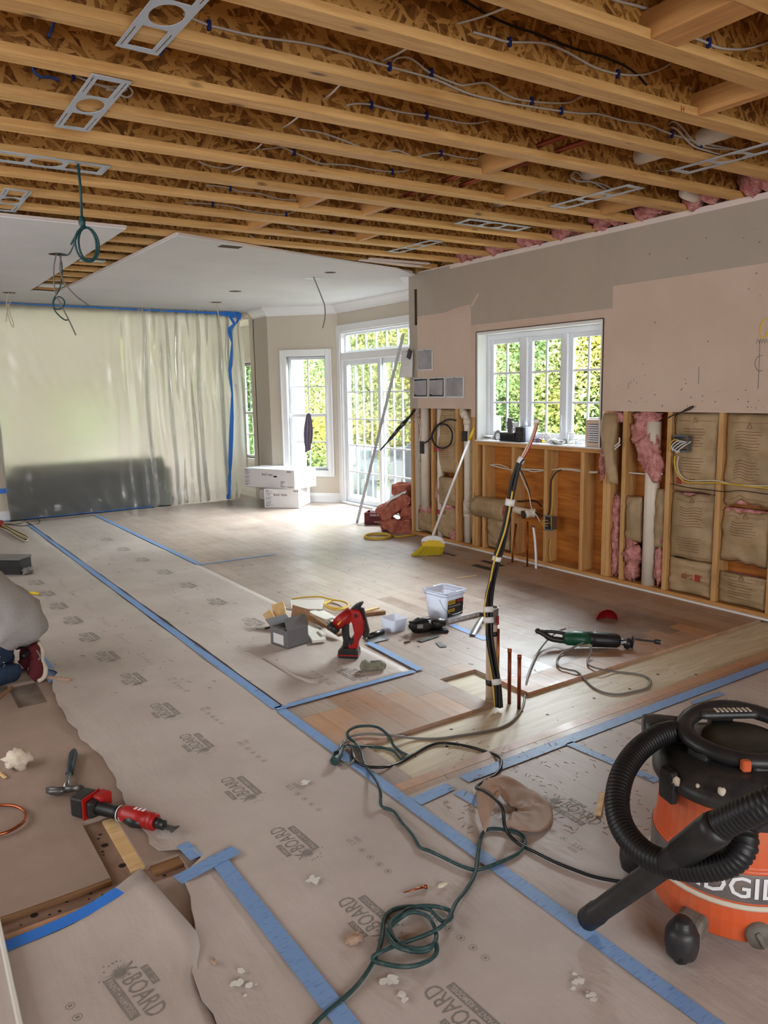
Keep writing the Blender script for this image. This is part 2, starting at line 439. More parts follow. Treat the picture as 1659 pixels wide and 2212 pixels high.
def smooth_path(pts, k=6):
    pts = [Vector(p) for p in pts]; out = []
    for i in range(len(pts)-1):
        p0, p1, p2, p3 = pts[max(i-1, 0)], pts[i], pts[i+1], pts[min(i+2, len(pts)-1)]
        for j in range(k):
            u = j/k
            out.append(.5*((2*p1)+(p2-p0)*u+(2*p0-5*p1+4*p2-p3)*u*u+(3*p1-p0-3*p2+p3)*u**3))
    out.append(pts[-1]); return out
def cable(name, pts, r, mat, label=None, cat='cable', parent=None, group=None, n=6, k=6, flat=None, smooth=True):
    o = MB().tube(smooth_path(pts, k), r, n, flat=flat).build(name, mat, parent, smooth=True)
    if parent is None: tag(o, label, cat, group)
    return o
def copy_tree(o, parent=None):
    c = o.copy(); COL.objects.link(c); c.parent = parent
    if parent is not None: c.matrix_parent_inverse = o.matrix_parent_inverse.copy()
    for ch in list(o.children): copy_tree(ch, c)
    return c
def frame(P, ux, uy=None, uz=(0, 0, 1)):            # local x along ux, z along uz
    ux = Vector(ux).normalized(); uz = Vector(uz).normalized(); uy = uz.cross(ux).normalized(); uz = ux.cross(uy)
    P = Vector(P)
    return Matrix(((ux.x, uy.x, uz.x, P.x), (ux.y, uy.y, uz.y, P.y), (ux.z, uy.z, uz.z, P.z), (0, 0, 0, 1)))

# lettering: flat meshes made from the built-in font, once per string
TXT = {}
def text_mesh(s, size=1.0, wide=1.0, weight=0.0):
    k = (s, wide, weight)
    if k not in TXT:
        cu = bpy.data.curves.new('lettering', 'FONT'); cu.body = s; cu.size = 1.0; cu.align_x = 'CENTER'; cu.align_y = 'CENTER'
        cu.resolution_u = 2; cu.offset = weight
        o = bpy.data.objects.new('lettering', cu); COL.objects.link(o)
        me = bpy.data.meshes.new_from_object(o.evaluated_get(bpy.context.evaluated_depsgraph_get()))
        TXT[k] = ([v.co.copy() for v in me.vertices], [list(p.vertices) for p in me.polygons])
        bpy.data.objects.remove(o); bpy.data.curves.remove(cu); bpy.data.meshes.remove(me)
    vs, fs = TXT[k]
    return [Vector((v.x*size*wide, v.y*size, 0)) for v in vs], fs
for s_, w_, b_ in (('X·BOARD', .66, .006), ('TRIMACO', .8, .01), ('PAINT + REMODEL', .8, .008), ('2.5X', .8, 0), ('Bold. Style.', 1, .01), ('RIDGID', 1.0, .012), ('H', 1, 0), ('C', 1, 0)):
    text_mesh(s_, 1, w_, b_)
def put_text(mb, s, size, mtx, wide=1.0, weight=0.0):
    vs, fs = text_mesh(s, size, wide, weight)
    return mb.add([mtx @ v for v in vs], fs)
# ================================================================== THE SETTING
W = 4.905                      # inner face of the right-hand wall
H = 2.765                      # underside of the joists
JY = lambda n, x=W: 3.146+.4064*n+(W-x)*.024     # far edge of joist n at x

# ---- floor: plywood below, boards and panels on it, cut away in the trenches
fl = struct('floor')
MB().box(-2.7, 6.3, -3.6, 10.78, -.14, -.021).build('subfloor', 'subfloor_ply', fl)
MB().box(-.3, .78, 2.33, 2.88, -.0215, -.0203).build('subfloor_patch', 'dirty_ply', fl); MB().box(.5, .68, 4.15, 4.56, -.0215, -.0203).build('subfloor_patch', 'grey_ply', fl)
MB().box(.2, 6.3, 10.78, 17.2, -.24, -.15).build('family_room_floor', 'plank_dusty', fl)
def panel(x0, x1, y0, y1, m='kraft_old', z=-.0012):
    return MB().box(x0, x1, y0, y1, -.02, z).build('floor_panel', m, fl)
panel(-2.6, 1.6, -3.5, 2.34); panel(-2.6, -.3, 2.34, 2.45); panel(.76, 1.6, 2.34, 2.45)
panel(-2.6, .53, 2.45, 2.86); panel(.645, 1.6, 2.45, 2.86); panel(-2.6, 1.6, 2.86, 4.165)
panel(-2.6, .52, 4.165, 4.545); panel(.665, 1.6, 4.165, 4.545); panel(-2.6, 1.6, 4.545, 10.76)
panel(1.6, 6.2, -3.5, 2.30)
# ragged lower layers along the left-hand trench
MB().box(.15, .53, 2.435, 2.455, -.02, -.004).build('floor_edge', 'scrap_dark', fl)
MB().box(.60, .645, 2.46, 2.84, -.02, -.012).build('floor_edge', 'scrap_pine', fl)
MB().box(.66, .76, 2.40, 2.45, -.02, -.010).build('floor_edge', 'scrap_dark', fl)
MB().box(-.25, .55, 2.315, 2.345, -.018, .004).build('floor_edge', 'plank_bare', fl)
for k in range(16):
    MB().lathe([(0, .0012), (random.choice([.004, .006, .012]), .0006)], 8, (random.uniform(.1, .72), random.uniform(2.35, 2.44), -.02)).build('nail_hole', 'ink_black', fl)
for k in range(6):
    MB().lathe([(0, .0012), (random.choice([.004, .006, .013]), .0006)], 8, (random.uniform(.545, .6), random.uniform(2.5, 2.8), -.02)).build('nail_hole', 'ink_black', fl)
for k in range(46):
    MB().lathe([(0, .0012), (random.choice([.003, .004, .004, .009]), .0006)], 8, (random.uniform(1.8, 4.8), random.uniform(2.43, 2.75), -.0205)).build('nail_hole', 'ink_black', fl)

# hardwood boards, laid along the room; holes: pocket for the stub-ups, slots by the wall
PWD = .127
HOLES = [(2.489, 2.743, 2.775, 3.20)]
rp = random.Random(3)
PL_MESH = {}
def plank(x0, x1, y0, y1, mat, dz=0):
    o = MB().box(x0+.0006, x1-.0006, y0+.0006, y1-.0006, -.0195, 0+dz).build('plank', mat, fl)
    return o
col = 0; x = 1.6
while x < 6.15:
    x1 = x+PWD; xc = x+PWD/2
    y = 2.775 - 0.0
    ymax = 10.76 if xc < 4.87 else min(10.3 if xc < 5.0 else 10.0, 9.46+(5.6-xc)) + .12
    ymin = 2.775 if xc < 4.91 else 6.9 + max(0, xc-4.95)*.9
    y = ymin
    first = True
    while y < ymax-.05:
        ln = rp.uniform(.7, 1.9)
        if first and xc < 4.91: ln = rp.choice([.3, .42, .55, .8]) if xc < 2.74 else rp.uniform(.16, .3) if xc < 4.45 else rp.uniform(.5, 1.3)
        head = first
        first = False
        y1 = min(ymax, y+ln)
        if ymax-y1 < .25: y1 = ymax
        segs = [(y, y1)]
        for hx0, hx1, hy0, hy1 in HOLES:
            if hx0-.01 < xc < hx1+.01:
                ns = []
                for a, b in segs:
                    if b <= hy0 or a >= hy1: ns.append((a, b))
                    else:
                        if hy0-a > .01: ns.append((a, hy0))
                        if b-hy1 > .01: ns.append((hy1, b))
                segs = ns
        for a, b in segs:
            mt_ = 'plank_wall' if xc > 4.45 and b < 6.9 else 'plank_bare' if head and a < 3.3 and xc < 4.91 else 'plank_dark' if (xc > 3.1 and b < 4.9) else 'plank_dusty'
            plank(x, x1, a, b, mt_, rp.uniform(-.0006, 0))
        y = y1
    x = x1
# short boards left of the trench and along its near side
plank(1.6, 1.727, 2.40, 2.775, 'plank_dusty')
x = 1.6
while x < 4.88:
    b = x+rp.uniform(.6, 1.3)
    plank(x, min(b, 4.89), 2.345, 2.402, 'plank_bare'); plank(x, min(b, 4.89), 2.30, 2.344, 'plank_bare', -.0005); x = b
# small slots cut through the floor beside the wall
for (xa, ya), (xb, yb) in (((4.42, 4.93), (4.50, 5.22)), ((4.60, 5.02), (4.66, 5.3)), ((4.55, 5.62), (4.585, 5.92))):
    MB().box(xa, xb, ya, yb, -.004, .0012).build('floor_slot', 'ink_black', fl)
for q in ((1107, 1215), (1139, 1224), (1158, 1228)):
    p = FL(*q); MB().box(p.x-.07, p.x+.07, p.y-.012, p.y+.012, -.004, .0012).build('floor_slot', 'scrap_dark', fl)

# ---- protective paper
def paper(name, rows, mat, z0, label, cat='floor paper', nx=26, wav=.004, curl=.012, curl_side='L', seed=0):
    """rows: (y, x_left, x_right); a gently wrinkled sheet between torn edges"""
    mb = MB(); ny = len(rows)
    for (y, xl, xr) in rows:
        for i in range(nx+1):
            t = (i/nx)**1.6
            x = xl+(xr-xl)*t
            z = z0+wav*max(0, .35+noise.noise(Vector((x*2.2+seed, y*2.2, seed))))+wav*.5*abs(noise.noise(Vector((x*7+seed, y*5, 3))))
            dl = x-xl if curl_side == 'L' else xr-x
            z += curl*math.exp(-dl/.05)*(.5+.9*max(0, noise.noise(Vector((y*3, seed, 1)))+.25))
            mb.v.append(Vector((x, y, z)))
    for j in range(ny-1):
        for i in range(nx):
            a = j*(nx+1)+i; mb.f.append([a, a+1, a+nx+2, a+nx+1]); mb.mi.append(0)
    o = mb.build(name, mat, None, smooth=True, solid=.0008)
    return tag(o, label, cat)
def rowsfrom(pts, xr, step=.06, jag=.012, seed=1):
    rr = random.Random(seed); out = []
    pts = sorted(pts)
    y = pts[0][0]
    while y <= pts[-1][0]+1e-6:
        for (ya, xa), (yb, xb) in zip(pts, pts[1:]):
            if ya <= y <= yb: xl = xa+(xb-xa)*(y-ya)/max(1e-6, yb-ya); break
        out.append((y, xl+rr.uniform(-jag, jag), xr)); y += step
    return out
main = paper('floor_paper', rowsfrom([(.2, .52), (1.88, .60), (1.98, .655), (2.06, .68), (2.2, .71), (2.33, .735), (2.36, .80), (2.46, .80), (2.47, .70), (2.77, .68), (3.2, .725), (3.57, .70), (3.9, .685), (4.27, .705), (4.44, .74), (4.50, .80), (4.60, .76), (4.72, .68), (4.76, .60), (4.80, -2.2), (10.7, -2.2)], 1.6), 'kraft_floor', .002,
             'long kraft paper runner with torn left edge, stretching to the plastic curtain', curl=.016, seed=2, nx=44, wav=.003)
far_paper = main
nail_paper = paper('floor_paper', [(3.36+.12*k, 1.62, 2.43 if 3.36+.12*k < 4.35 else 2.46) for k in range(61)], 'kraft_floor', .0016,
             'kraft paper sheet under the red nail gun, torn on its left', curl=.012, seed=8, wav=.0025)
right_paper = paper('floor_paper', [(-.8+.1*k, 1.6, 4.9) for k in range(32)], 'kraft_floor', .002,
             'kraft paper sheet under the orange shop vacuum', curl=0, seed=11, nx=40, wav=.0025)
corner_rows = []
for k in range(24):
    y = 2.30-.05*k
    xr = .60+.06*min(1, max(0, (2.30-y)/.3)) if y > 1.96 else (.655-(1.96-y)*.55 if y > 1.86 else .60)
    corner_rows.append((y, -.4, xr))
fold = MB(); nx = 22
for j, (y, xl, xr) in enumerate(corner_rows):
    for i in range(nx+1):
        x = xl+(xr-xl)*(i/nx)
        d = math.hypot(x-.60, (y-2.30)*.8)
        lift = .045*math.exp(-(d/.16)**2)+.02*math.exp(-((xr-x)/.05)**2)*max(0, min(1, (y-1.85)/.2))
        yy = y+(.035*max(0, (x-.35)/.25) if j == 0 else 0)
        fold.v.append(Vector((x, yy+.02*(x-.2)*0, .004+lift+.003*noise.noise(Vector((x*6, y*6, 4))))))
for j in range(len(corner_rows)-1):
    for i in range(nx):
        a = j*(nx+1)+i; fold.f.append([a, a+1, a+nx+2, a+nx+1]); fold.mi.append(0)
corner = tag(fold.build('floor_paper', 'kraft_floor', None, smooth=True, solid=.0008), 'kraft paper sheet in the near corner with its taped corner curling up', 'floor paper')

# a rolled torn strip and flaps on the runner's edge
cable_pts = lambda q, z=.006: [FL(x, y, z) for x, y in q]
tag(MB().tube(smooth_path([FL(92, 1462, .012), FL(120, 1466, .014), FL(152, 1469, .010)]), [.004]+[.013]*11+[.008], 8).build('paper_roll', 'kraft_loose', None, smooth=True), 'torn strip of kraft paper rolled up beside the maroon shoe', 'paper scrap')
flap = MB(); q = [(570, 1422), (600, 1440), (640, 1464), (668, 1475), (690, 1478)]
for i, (px, py) in enumerate(q):
    a = FL(px, py, .004)
    for k in range(5):
        t = k/4; flap.v.append(a+Vector((.016*t-.006, .020*t, .003+.006*math.sin(t*2.6)+.014*t*t*(i >= 2)*(.6+.4*math.sin(i*2.1)))))
for i in range(len(q)-1):
    for k in range(4): n_ = i*5+k; flap.f.append([n_, n_+1, n_+6, n_+5]); flap.mi.append(0)
tag(flap.build('paper_flap', 'kraft_floor', None, smooth=True, solid=.001), 'curled torn flap of kraft paper left of the nail gun', 'paper scrap')

# printed marks on the paper
lg = MB()
I4 = Matrix.Identity(4)
def rect(mb, x0, x1, y0, y1, z): mb.add([(x0, y0, z), (x1, y0, z), (x1, y1, z), (x0, y1, z)], [(0, 1, 2, 3)])
put_text(lg, 'X·BOARD', .078, Matrix.Translation((.004, 0, .0006)), .66, .006)
rect(lg, -.088, .088, -.062, -.034, .0005); rect(lg, -.068, .012, .036, .056, .0005)
lg.mat(1)
put_text(lg, 'PAINT + REMODEL', .024, Matrix.Translation((0, -.048, .0010)), .8, .008)
put_text(lg, 'TRIMACO', .019, Matrix.Translation((-.028, .046, .0010)), .8, .01)
lg.mat(0)
rs = random.Random(4)
spl = [(math.cos(2*math.pi*k/44)*r-.088, math.sin(2*math.pi*k/44)*r-.012) for k, r in ((k, .024*(1+rs.random()*.9 if k % 2 else .6)) for k in range(44))]
lg.add([(x_, y_, .0004) for x_, y_ in spl]+[(-.088, -.012, .0004)], [(k, (k+1) % 44, 44) for k in range(44)])
for k in range(14):
    a = rs.uniform(0, 6.3); d = rs.uniform(.04, .06); s_ = rs.uniform(.001, .0028); cx_, cy_ = -.088+d*math.cos(a), -.012+d*math.sin(a)
    rect(lg, cx_-s_, cx_+s_, cy_-s_, cy_+s_, .0004)
lg_o = lg.build('printed_logo', ['ink_logo', 'kraft_floor'], main)
marks = MB()
for k in range(4):
    cx_ = -.09+k*.05
    for r in (.0125,):
        n = 16
        vs = [(cx_+rr*math.cos(2*math.pi*i/n), rr*math.sin(2*math.pi*i/n), .0005) for i in range(n) for rr in (r, r-.0018)]
        marks.add(vs, [(2*i, (2*i+2) % (2*n), (2*i+3) % (2*n), 2*i+1) for i in range(n)])
    rect(marks, cx_-.004, cx_+.004, -.005, .005, .0005)
put_text(marks, '2.5X', .03, Matrix.Translation((.125, 0, .0005)), .8)
for k in range(3): rect(marks, .105, .145, -.022-.006*k, -.0195-.006*k, .0005)
mk_o = marks.build('printed_marks', 'ink_logo', main)
from mathutils.bvhtree import BVHTree
BV = {}
def stamp(src, parent, x, y, deg, z=0):
    # a print takes the shape of the sheet it is printed on
    if parent.name not in BV:
        BV[parent.name] = BVHTree.FromPolygons([v.co+WORLD[parent.name] for v in parent.data.vertices], [list(p.vertices) for p in parent.data.polygons])
    me = src.data.copy(); m = Matrix.Translation((x, y, 0)) @ Matrix.Rotation(math.radians(deg), 4, 'Z')
    for v in me.vertices:
        p = m @ (v.co+WORLD[src.name]); h = BV[parent.name].ray_cast(Vector((p.x, p.y, 1)), Vector((0, 0, -1)))[0]
        v.co = Vector((p.x-x, p.y-y, p.z-.0004+.0007+(h.z if h else .004)))
    c = bpy.data.objects.new(src.name.split('.')[0], me); COL.objects.link(c); c.location = (x, y, 0); put(c, parent); return c
ZP = .0082
for y in (1.351, 1.792, 2.274, 2.735, 3.232, 3.675, 4.214): stamp(lg_o, main, 1.105, y, 93, ZP)
for y in (1.55, 2.03, 2.50, 2.98, 3.45, 3.95): stamp(mk_o, main, 1.285, y, 93, ZP)
for y in (4.68, 5.15, 5.62, 6.08, 6.54, 6.99, 7.45, 7.92): stamp(lg_o, far_paper, 1.09, y, 93, ZP-.001); stamp(mk_o, far_paper, 1.27, y-.2, 93, ZP-.001)
for y in (4.80, 5.461, 6.094, 6.688, 7.349, 7.992, 8.647): stamp(lg_o, nail_paper, 2.10, y, 93, ZP-.001); stamp(mk_o, nail_paper, 1.9, y+.2, 93, ZP-.001)
stamp(lg_o, nail_paper, 2.147, 3.54, -88, ZP); stamp(mk_o, nail_paper, 1.98, 3.62, -88, ZP)
stamp(lg_o, right_paper, 2.07, 1.845, -90, ZP); stamp(mk_o, right_paper, 1.90, 1.80, -90, ZP)
stamp(lg_o, right_paper, 2.94, 2.17, -90, ZP); stamp(lg_o, right_paper, 3.45, 2.02, -90, ZP); stamp(mk_o, right_paper, 2.72, 2.13, -90, ZP)
stamp(lg_o, corner, .461, 1.905, -82, .009); stamp(mk_o, corner, .31, 1.86, -82, .009)
bpy.data.objects.remove(lg_o); bpy.data.objects.remove(mk_o)

# painter's tape
def tape(pts, w, label, z=.0075, mat='tape_blue', up=None):
    mb = MB(); pts = [Vector(p) for p in pts]; n = len(pts)
    for i, p in enumerate(pts):
        d = (pts[min(i+1, n-1)]-pts[max(i-1, 0)]); d.z = 0; d.normalize(); s_ = Vector((-d.y, d.x, 0))*w/2
        zz = z if up is None else z+up[i]
        mb.v += [Vector((p.x+s_.x, p.y+s_.y, zz)), Vector((p.x-s_.x, p.y-s_.y, zz))]
    for i in range(n-1): mb.f.append([2*i, 2*i+1, 2*i+3, 2*i+2]); mb.mi.append(0)
    return tag(mb.build('tape_strip', mat, None, solid=.0006), label, 'tape')
def line(a, b, k=10): return [Vector(a).lerp(Vector(b), i/k) for i in range(k+1)]
tape(line((1.585, 3.36, 0), (1.60, 10.28, 0), 24), .052, 'long blue tape line running from the nail gun paper to the curtain')
tape(line((1.595, .3, 0), (1.59, 3.33, 0), 16), .052, 'blue tape line crossing under the green cord coil end toward the camera')
tape(line((2.47, 6.79, 0), (2.455, 10.56, 0), 12), .05, 'blue tape line along the far right edge of the kraft runner')
tape(line((2.46, 6.78, 0), (3.25, 6.775, 0), 6), .03, 'thin blue tape strip crossing the bare floor in the middle distance', .003)
tape(line((1.575, 3.355, 0), (2.44, 3.37, 0), 8), .04, 'blue tape along the near edge of the nail gun paper')
tape(line(FL(908, 1450), FL(795, 1390), 8), .045, 'blue tape along the right edge of the nail gun paper', .0085)
tape(line((.852, .4, 0), (.852, 2.35, 0), 10), .056, 'blue tape strip running down from the torn corner in the foreground', .013)
tape(line((.70, 2.285, 0), (.925, 2.335, 0), 4), .056, 'short crumpled blue tape piece at the torn corner', .0145)
tape(line((1.62, 2.235, 0), (1.80, 2.25, 0), 5), .06, 'short blue tape piece at the left end of the trench')
tape(line((1.88, 2.262, 0), (4.85, 2.262, 0), 16), .062, 'blue tape line along the near side of the plywood trench')
tape(line((1.80, 2.20, 0), (1.81, 2.04, 0), 4), .05, 'short blue tape strip left of the crumpled kraft bag')
tape(line(FL(1228, 1608), FL(1420, 1690), 6), .045, 'blue tape strip running from the trench toward the shop vacuum')
tape(line(FL(1500, 1520), FL(1560, 1500), 4)[::-1]+[FL(1515, 1540), ], .03, 'small blue tape tail near the right end of the trench tape', .0095)
tape(line(FL(975, 1350), FL(1050, 1382), 5), .05, 'short blue tape strip between the bucket and the white standpipe', .002)
tape(line((.752, 4.42, 0), (.742, 5.1, 0), 8), .075, 'wide worn blue tape strip beside the maroon shoe', .011)
tape(line((.19, 2.285, 0), (.60, 2.305, 0), 8), .05, 'blue tape on the curled edge of the near corner paper', .006, 'tape_bright', [.002+.046*math.exp(-((i-8)/2.8)**2) for i in range(9)])
tape(line(FL(395, 1832), FL(425, 1862), 3), .045, 'small folded blue tape scrap above the torn corner', .016)
# ---- ceiling: I-joists under OSB, with what is left of the white ceiling board
ce = struct('ceiling', (0, 0, H))
MB().box(-2.7, 5.05, -3.6, 10.9, H+.302, H+.33).build('subfloor_deck', 'osb_deck', ce)
FW, FH = .089, .034
def joist_mesh(x0, x1):
    web = MB().box(x0, x1, -FW/2-.005, -FW/2+.005, FH, .302-FH)
    fb = MB().box(x0, x1, -FW, 0, 0, FH); ft = MB().box(x0, x1, -FW, 0, .302-FH, .302)
    return web, fb, ft
ang = math.atan(.024)
J0 = None
for n in range(-14, 18):
    if J0 is None:
        w_, b_, t_ = joist_mesh(-7.4, 0.012)
        j = w_.build('joist', 'osb_web', None, origin=(0, 0, 0)); fb = b_.build('flange', 'flange', None, origin=(0, 0, 0)); ft = t_.build('flange', 'flange', None, origin=(0, 0, 0))
        fb.parent = j; ft.parent = j; J0 = j
    else:
        j = copy_tree(J0)
    j.parent = ce; j.matrix_parent_inverse = Matrix.Translation((0, 0, -H))
    j.location = (W, 3.146+.4064*n, H); j.rotation_euler = (0, 0, -ang)
def block(x, n, w=.038, z0=0.0, h=.10, m='plate_wood'):       # blocking between joist n-1 and joist n
    ya = JY(n-1, x)-.045; yb = JY(n, x)-.04
    return MB().box(x-w/2, x+w/2, ya, yb, H+z0, H+z0+h).build('blocking', m, ce)
for q, n, w in (((1420, 100), -3, .14), ((1562, 236), -2, .05), ((1066, 371), 1, .045), ((1128, 424), 2, .045), ((1312, 462), 2, .04), ((640, 456), 4, .045), ((800, 462), 4, .04), ((534, 502), 6, .045), ((780, 520), 6, .04)):
    block(FL(*q, H).x, n, w, .002)
MB().box(4.97, 5.05, -3.6, 6.9, H-.01, H+.30).build('rim_board', 'osb_web', ce)
MB().box(4.88, 5.3, 6.62, 7.3, H-.012, H+.30).build('rim_board', 'stud_wood', ce)
# white ceiling boards
def board(poly, name='ceiling_board'):
    return MB().prism([(p[0], p[1]) for p in poly], H-.026, H-.013).build(name, ['ceiling_white'], ce)
board([(-2.6, 5.80), (1.711, 5.806), (1.715, 9.62), (-2.6, 9.62)])
board([(2.101, 5.86), (3.089, 6.12), (4.516, 6.42), (4.80, 6.60), (5.75, 7.2), (5.75, 9.75), (5.0, 10.8), (2.02, 10.8), (2.02, 9.66)])
board([(-2.6, 9.62), (1.715, 9.62), (2.02, 9.66), (2.02, 10.8), (-2.6, 10.8)])
board([(-.2, 10.8), (5.6, 10.8), (5.6, 17), (-.2, 17)])
MB().bar((2.101, 5.855, H-.012), (4.80, 6.595, H-.012), .03, .016).build('board_edge', 'drywall_core', ce)
MB().bar((-2.6, 5.80, H-.012), (1.711, 5.80, H-.012), .03, .016).build('board_edge', 'drywall_core', ce)
MB().bar((2.101, 5.86, H-.012), (2.02, 9.66, H-.012), .02, .016).build('board_edge', 'drywall_core', ce)
for a, b in (((4.05, 6.22, H+.01), (4.72, 6.20, H+.01)), ((3.98, 6.27, H-.002), (4.70, 6.30, H-.002))):
    MB().bar(a, b, .05, .013).build('board_offcut', 'drywall_core', ce)
# openings left by lamps, and a small rectangular vent hole
def can(x, y, r=.075, lid='mesh_grey'):
    o = MB().lathe([(r+.012, H-.0275), (r, H-.0285), (r, H-.0262), (r-.01, H-.0262)], 24, (x, y, 0)).build('lamp_opening', 'white_trim', ce, smooth=True)
    MB().lathe([(0.0, H-.0266), (r, H-.0266)], 24, (x, y, 0)).build('opening', lid, o)
for q, lid in (((508, 629), 'bark'), ((508, 649), 'white_trim'), ((675, 602), 'white_trim'), ((467, 653), 'bark'), ((20, 632), 'bark'), ((125, 549), 'bark')):
    p = FL(*q, H-.026); can(p.x, p.y, lid=lid)
p = FL(680, 596, H-.026); can(p.x+.02, p.y-.28, .06, 'bark')
p = FL(497, 533, H-.026); MB().box(p.x-.09, p.x+.09, p.y-.05, p.y+.05, H-.028, H-.0255).build('vent_opening', 'bark', ce)
MB().box(1.78, 2.0, 7.45, 7.62, H+.01, H+.03).build('foil_duct', 'steel', ce)
MB().box(1.76, 2.0, 9.2, 9.4, H-.005, H+.01).build('foil_duct', 'white_card', ce)

# ---- right-hand wall: studs, sheathing, what is left of the board
wr = struct('wall_right', (W, 4.5, 0))
SX0, SX1 = 4.918, 5.058
KY0, KY1, KZ0, KZ1 = 4.19, 5.70, 1.085, 2.09      # kitchen window opening
def wpiece(y0, y1, z0, z1, m, name, x0=W, x1=4.918): return MB().box(x0, x1, y0, y1, z0, z1).build(name, m, wr)
def stud(y, z0=.038, z1=1.40, w=.038): return MB().box(SX0, SX1, y-w, y, z0, z1).build('stud', 'stud_wood', wr, bevel=.002)
for y in (2.36, 2.764, 3.17, 3.582, 3.985, 4.165, 4.125, 5.782, 5.742, 6.045, 6.445, 6.805): stud(y)
for y in (5.635, 5.23, 4.82, 4.404): stud(y, .038, 1.035)
MB().box(SX0, SX1, 4.165, 5.70, 1.035, 1.073).build('sill_plate', 'plate_wood', wr, bevel=.002)
MB().box(SX0-.004, SX1, -3.5, 6.81, -.0, .038).build('sole_plate', 'plate_wood', wr, bevel=.002)
MB().box(4.893, 4.914, -3.5, 6.4, -.002, .012).build('floor_trim', 'white_trim', wr)
# sheathing sheets around the window
for y0, y1, z0, z1 in ((4.165, 5.70, 0, 1.07), (-3.6, 4.165, 0, 2.8), (5.70, 6.95, 0, 2.8), (4.165, 5.70, 2.12, 2.8)):
    MB().box(SX1, SX1+.013, y0, y1, z0, z1).build('sheathing', 'sheathing', wr)
MB().box(SX1+.013, SX1+.03, -3.6, 4.12, -.3, 3.4).build('outer_siding', 'siding', wr); MB().box(SX1+.013, SX1+.03, 5.77, 6.8, -.3, 3.4).build('outer_siding', 'siding', wr)
MB().box(SX1+.013, SX1+.03, 4.12, 5.77, -.3, 1.03).build('outer_siding', 'siding', wr); MB().box(SX1+.013, SX1+.03, 4.12, 5.77, 2.14, 3.4).build('outer_siding', 'siding', wr)
# board: bare paper low down, old greige paint above, cut off level at elbow height
CUT = 1.376
TOP = 2.755
for y0, y1, z0, z1, m in (
        (-3.5, 4.105, CUT, 2.33, 'drywall_paper'), (-3.5, 4.105, 2.33, TOP, 'paint_greige'),
        (4.105, KY0, CUT, 2.165, 'drywall_paper'), (KY0, KY1, KZ1, 2.165, 'drywall_paper'), (4.105, 5.785, 2.165, TOP, 'paint_greige'),
        (KY1, 5.785, 1.30, 2.165, 'drywall_paper'), (5.785, 6.645, CUT, 2.32, 'drywall_paper'), (5.785, 6.645, 2.32, TOP, 'paint_greige'),
        (6.645, 6.70, CUT, 2.235, 'paint_greige'), (6.645, 6.70, 2.60, TOP, 'paint_greige'), (6.70, 6.79, CUT, TOP, 'paint_greige')):
    wpiece(y0, y1, z0, z1, m, 'drywall_board')
wpiece(-3.5, 6.73, TOP-.001, TOP+.012, 'drywall_core', 'drywall_edge')
MB().box(W-.003, W+.004, -3.5, 6.1, TOP-.028, TOP+.004).build('drywall_edge', 'drywall_core', wr)
for a_, b_ in ((-3.5, 4.085), (5.79, 6.79)): MB().box(SX0, SX1, a_, b_, CUT+.02, CUT+.06).build('fire_block', 'stud_wood', wr)
MB().box(SX0+.01, SX1, 6.645, 6.70, 2.2, 2.62).build('slot_back', 'bark', wr)
# torn paint steps
tp_ = MB()
YZX = Matrix(((0, 0, 1, 0), (1, 0, 0, 0), (0, 1, 0, 0), (0, 0, 0, 1)))
ed = [(6.62, 2.318), (6.5, 2.305), (6.3, 2.31), (6.15, 2.325), (6.02, 2.345), (5.9, 2.355), (5.80, 2.36)]
for (ya, za), (yb, zb) in zip(ed, ed[1:]): tp_.prism([(ya, 2.29), (yb, 2.29), (yb, zb), (ya, za)], W-.0008, W, YZX)
tp_.prism([(5.80, 2.34), (5.76, 2.34), (5.67, 2.44), (5.69, 2.45)], W-.0008, W, YZX)
tp_.build('torn_paper', 'drywall_paper', wr)
dots = MB()
rd = random.Random(9)
for k in range(60):
    y = rd.uniform(2.6, 4.1); z = rd.choice([rd.uniform(1.4, 1.55), rd.uniform(1.4, 2.6)]); s_ = rd.uniform(.002, .005)
    dots.box(W-.0008, W, y-s_, y+s_, z-s_, z+s_)
for k in range(24):
    y = rd.uniform(5.8, 6.6); z = rd.uniform(1.4, 2.6); s_ = rd.uniform(.002, .004); dots.box(W-.0008, W, y-s_, y+s_, z-s_, z+s_)
tag(dots.build('screw_marks', 'ink_grey', wr), kind='stuff')
# pencilled notes: a drawn circle-and-line symbol, short strokes and a faint word
def onwall(x, y, dx=.0015): p = WX(x, y, W); return Vector((W-dx, p.y, p.z))
pn = MB()
pn.tube([onwall(1642, 735), onwall(1638, 840)], .0018, 4)
pn.tube(smooth_path([onwall(*q) for q in ((1648, 768), (1636, 772), (1631, 787), (1638, 801), (1648, 800))], 4), .0018, 4)
pn.tube([onwall(1510, 793), onwall(1509, 829)], .002, 4); pn.tube([onwall(1358, 826), onwall(1357, 840)], .0015, 4)
for k, q in enumerate(((1362, 830), (1368, 824), (1374, 831))): pn.tube([onwall(*q), onwall(q[0]+2, q[1]-6)], .0012, 4)
for s0 in (0, 6, 12, 18):
    pn.tube(smooth_path([onwall(1634+s0, 742), onwall(1637+s0, 732), onwall(1640+s0, 740)], 3), .0012, 4)
pn.build('pencil_note', 'ink_grey', wr)
MB().tube(smooth_path([onwall(*q, .002) for q in ((1659, 690), (1650, 692), (1644, 705), (1641, 724), (1652, 728), (1659, 715))], 4), .004, 5).build('marker_loop', 'yellow_plastic', wr)

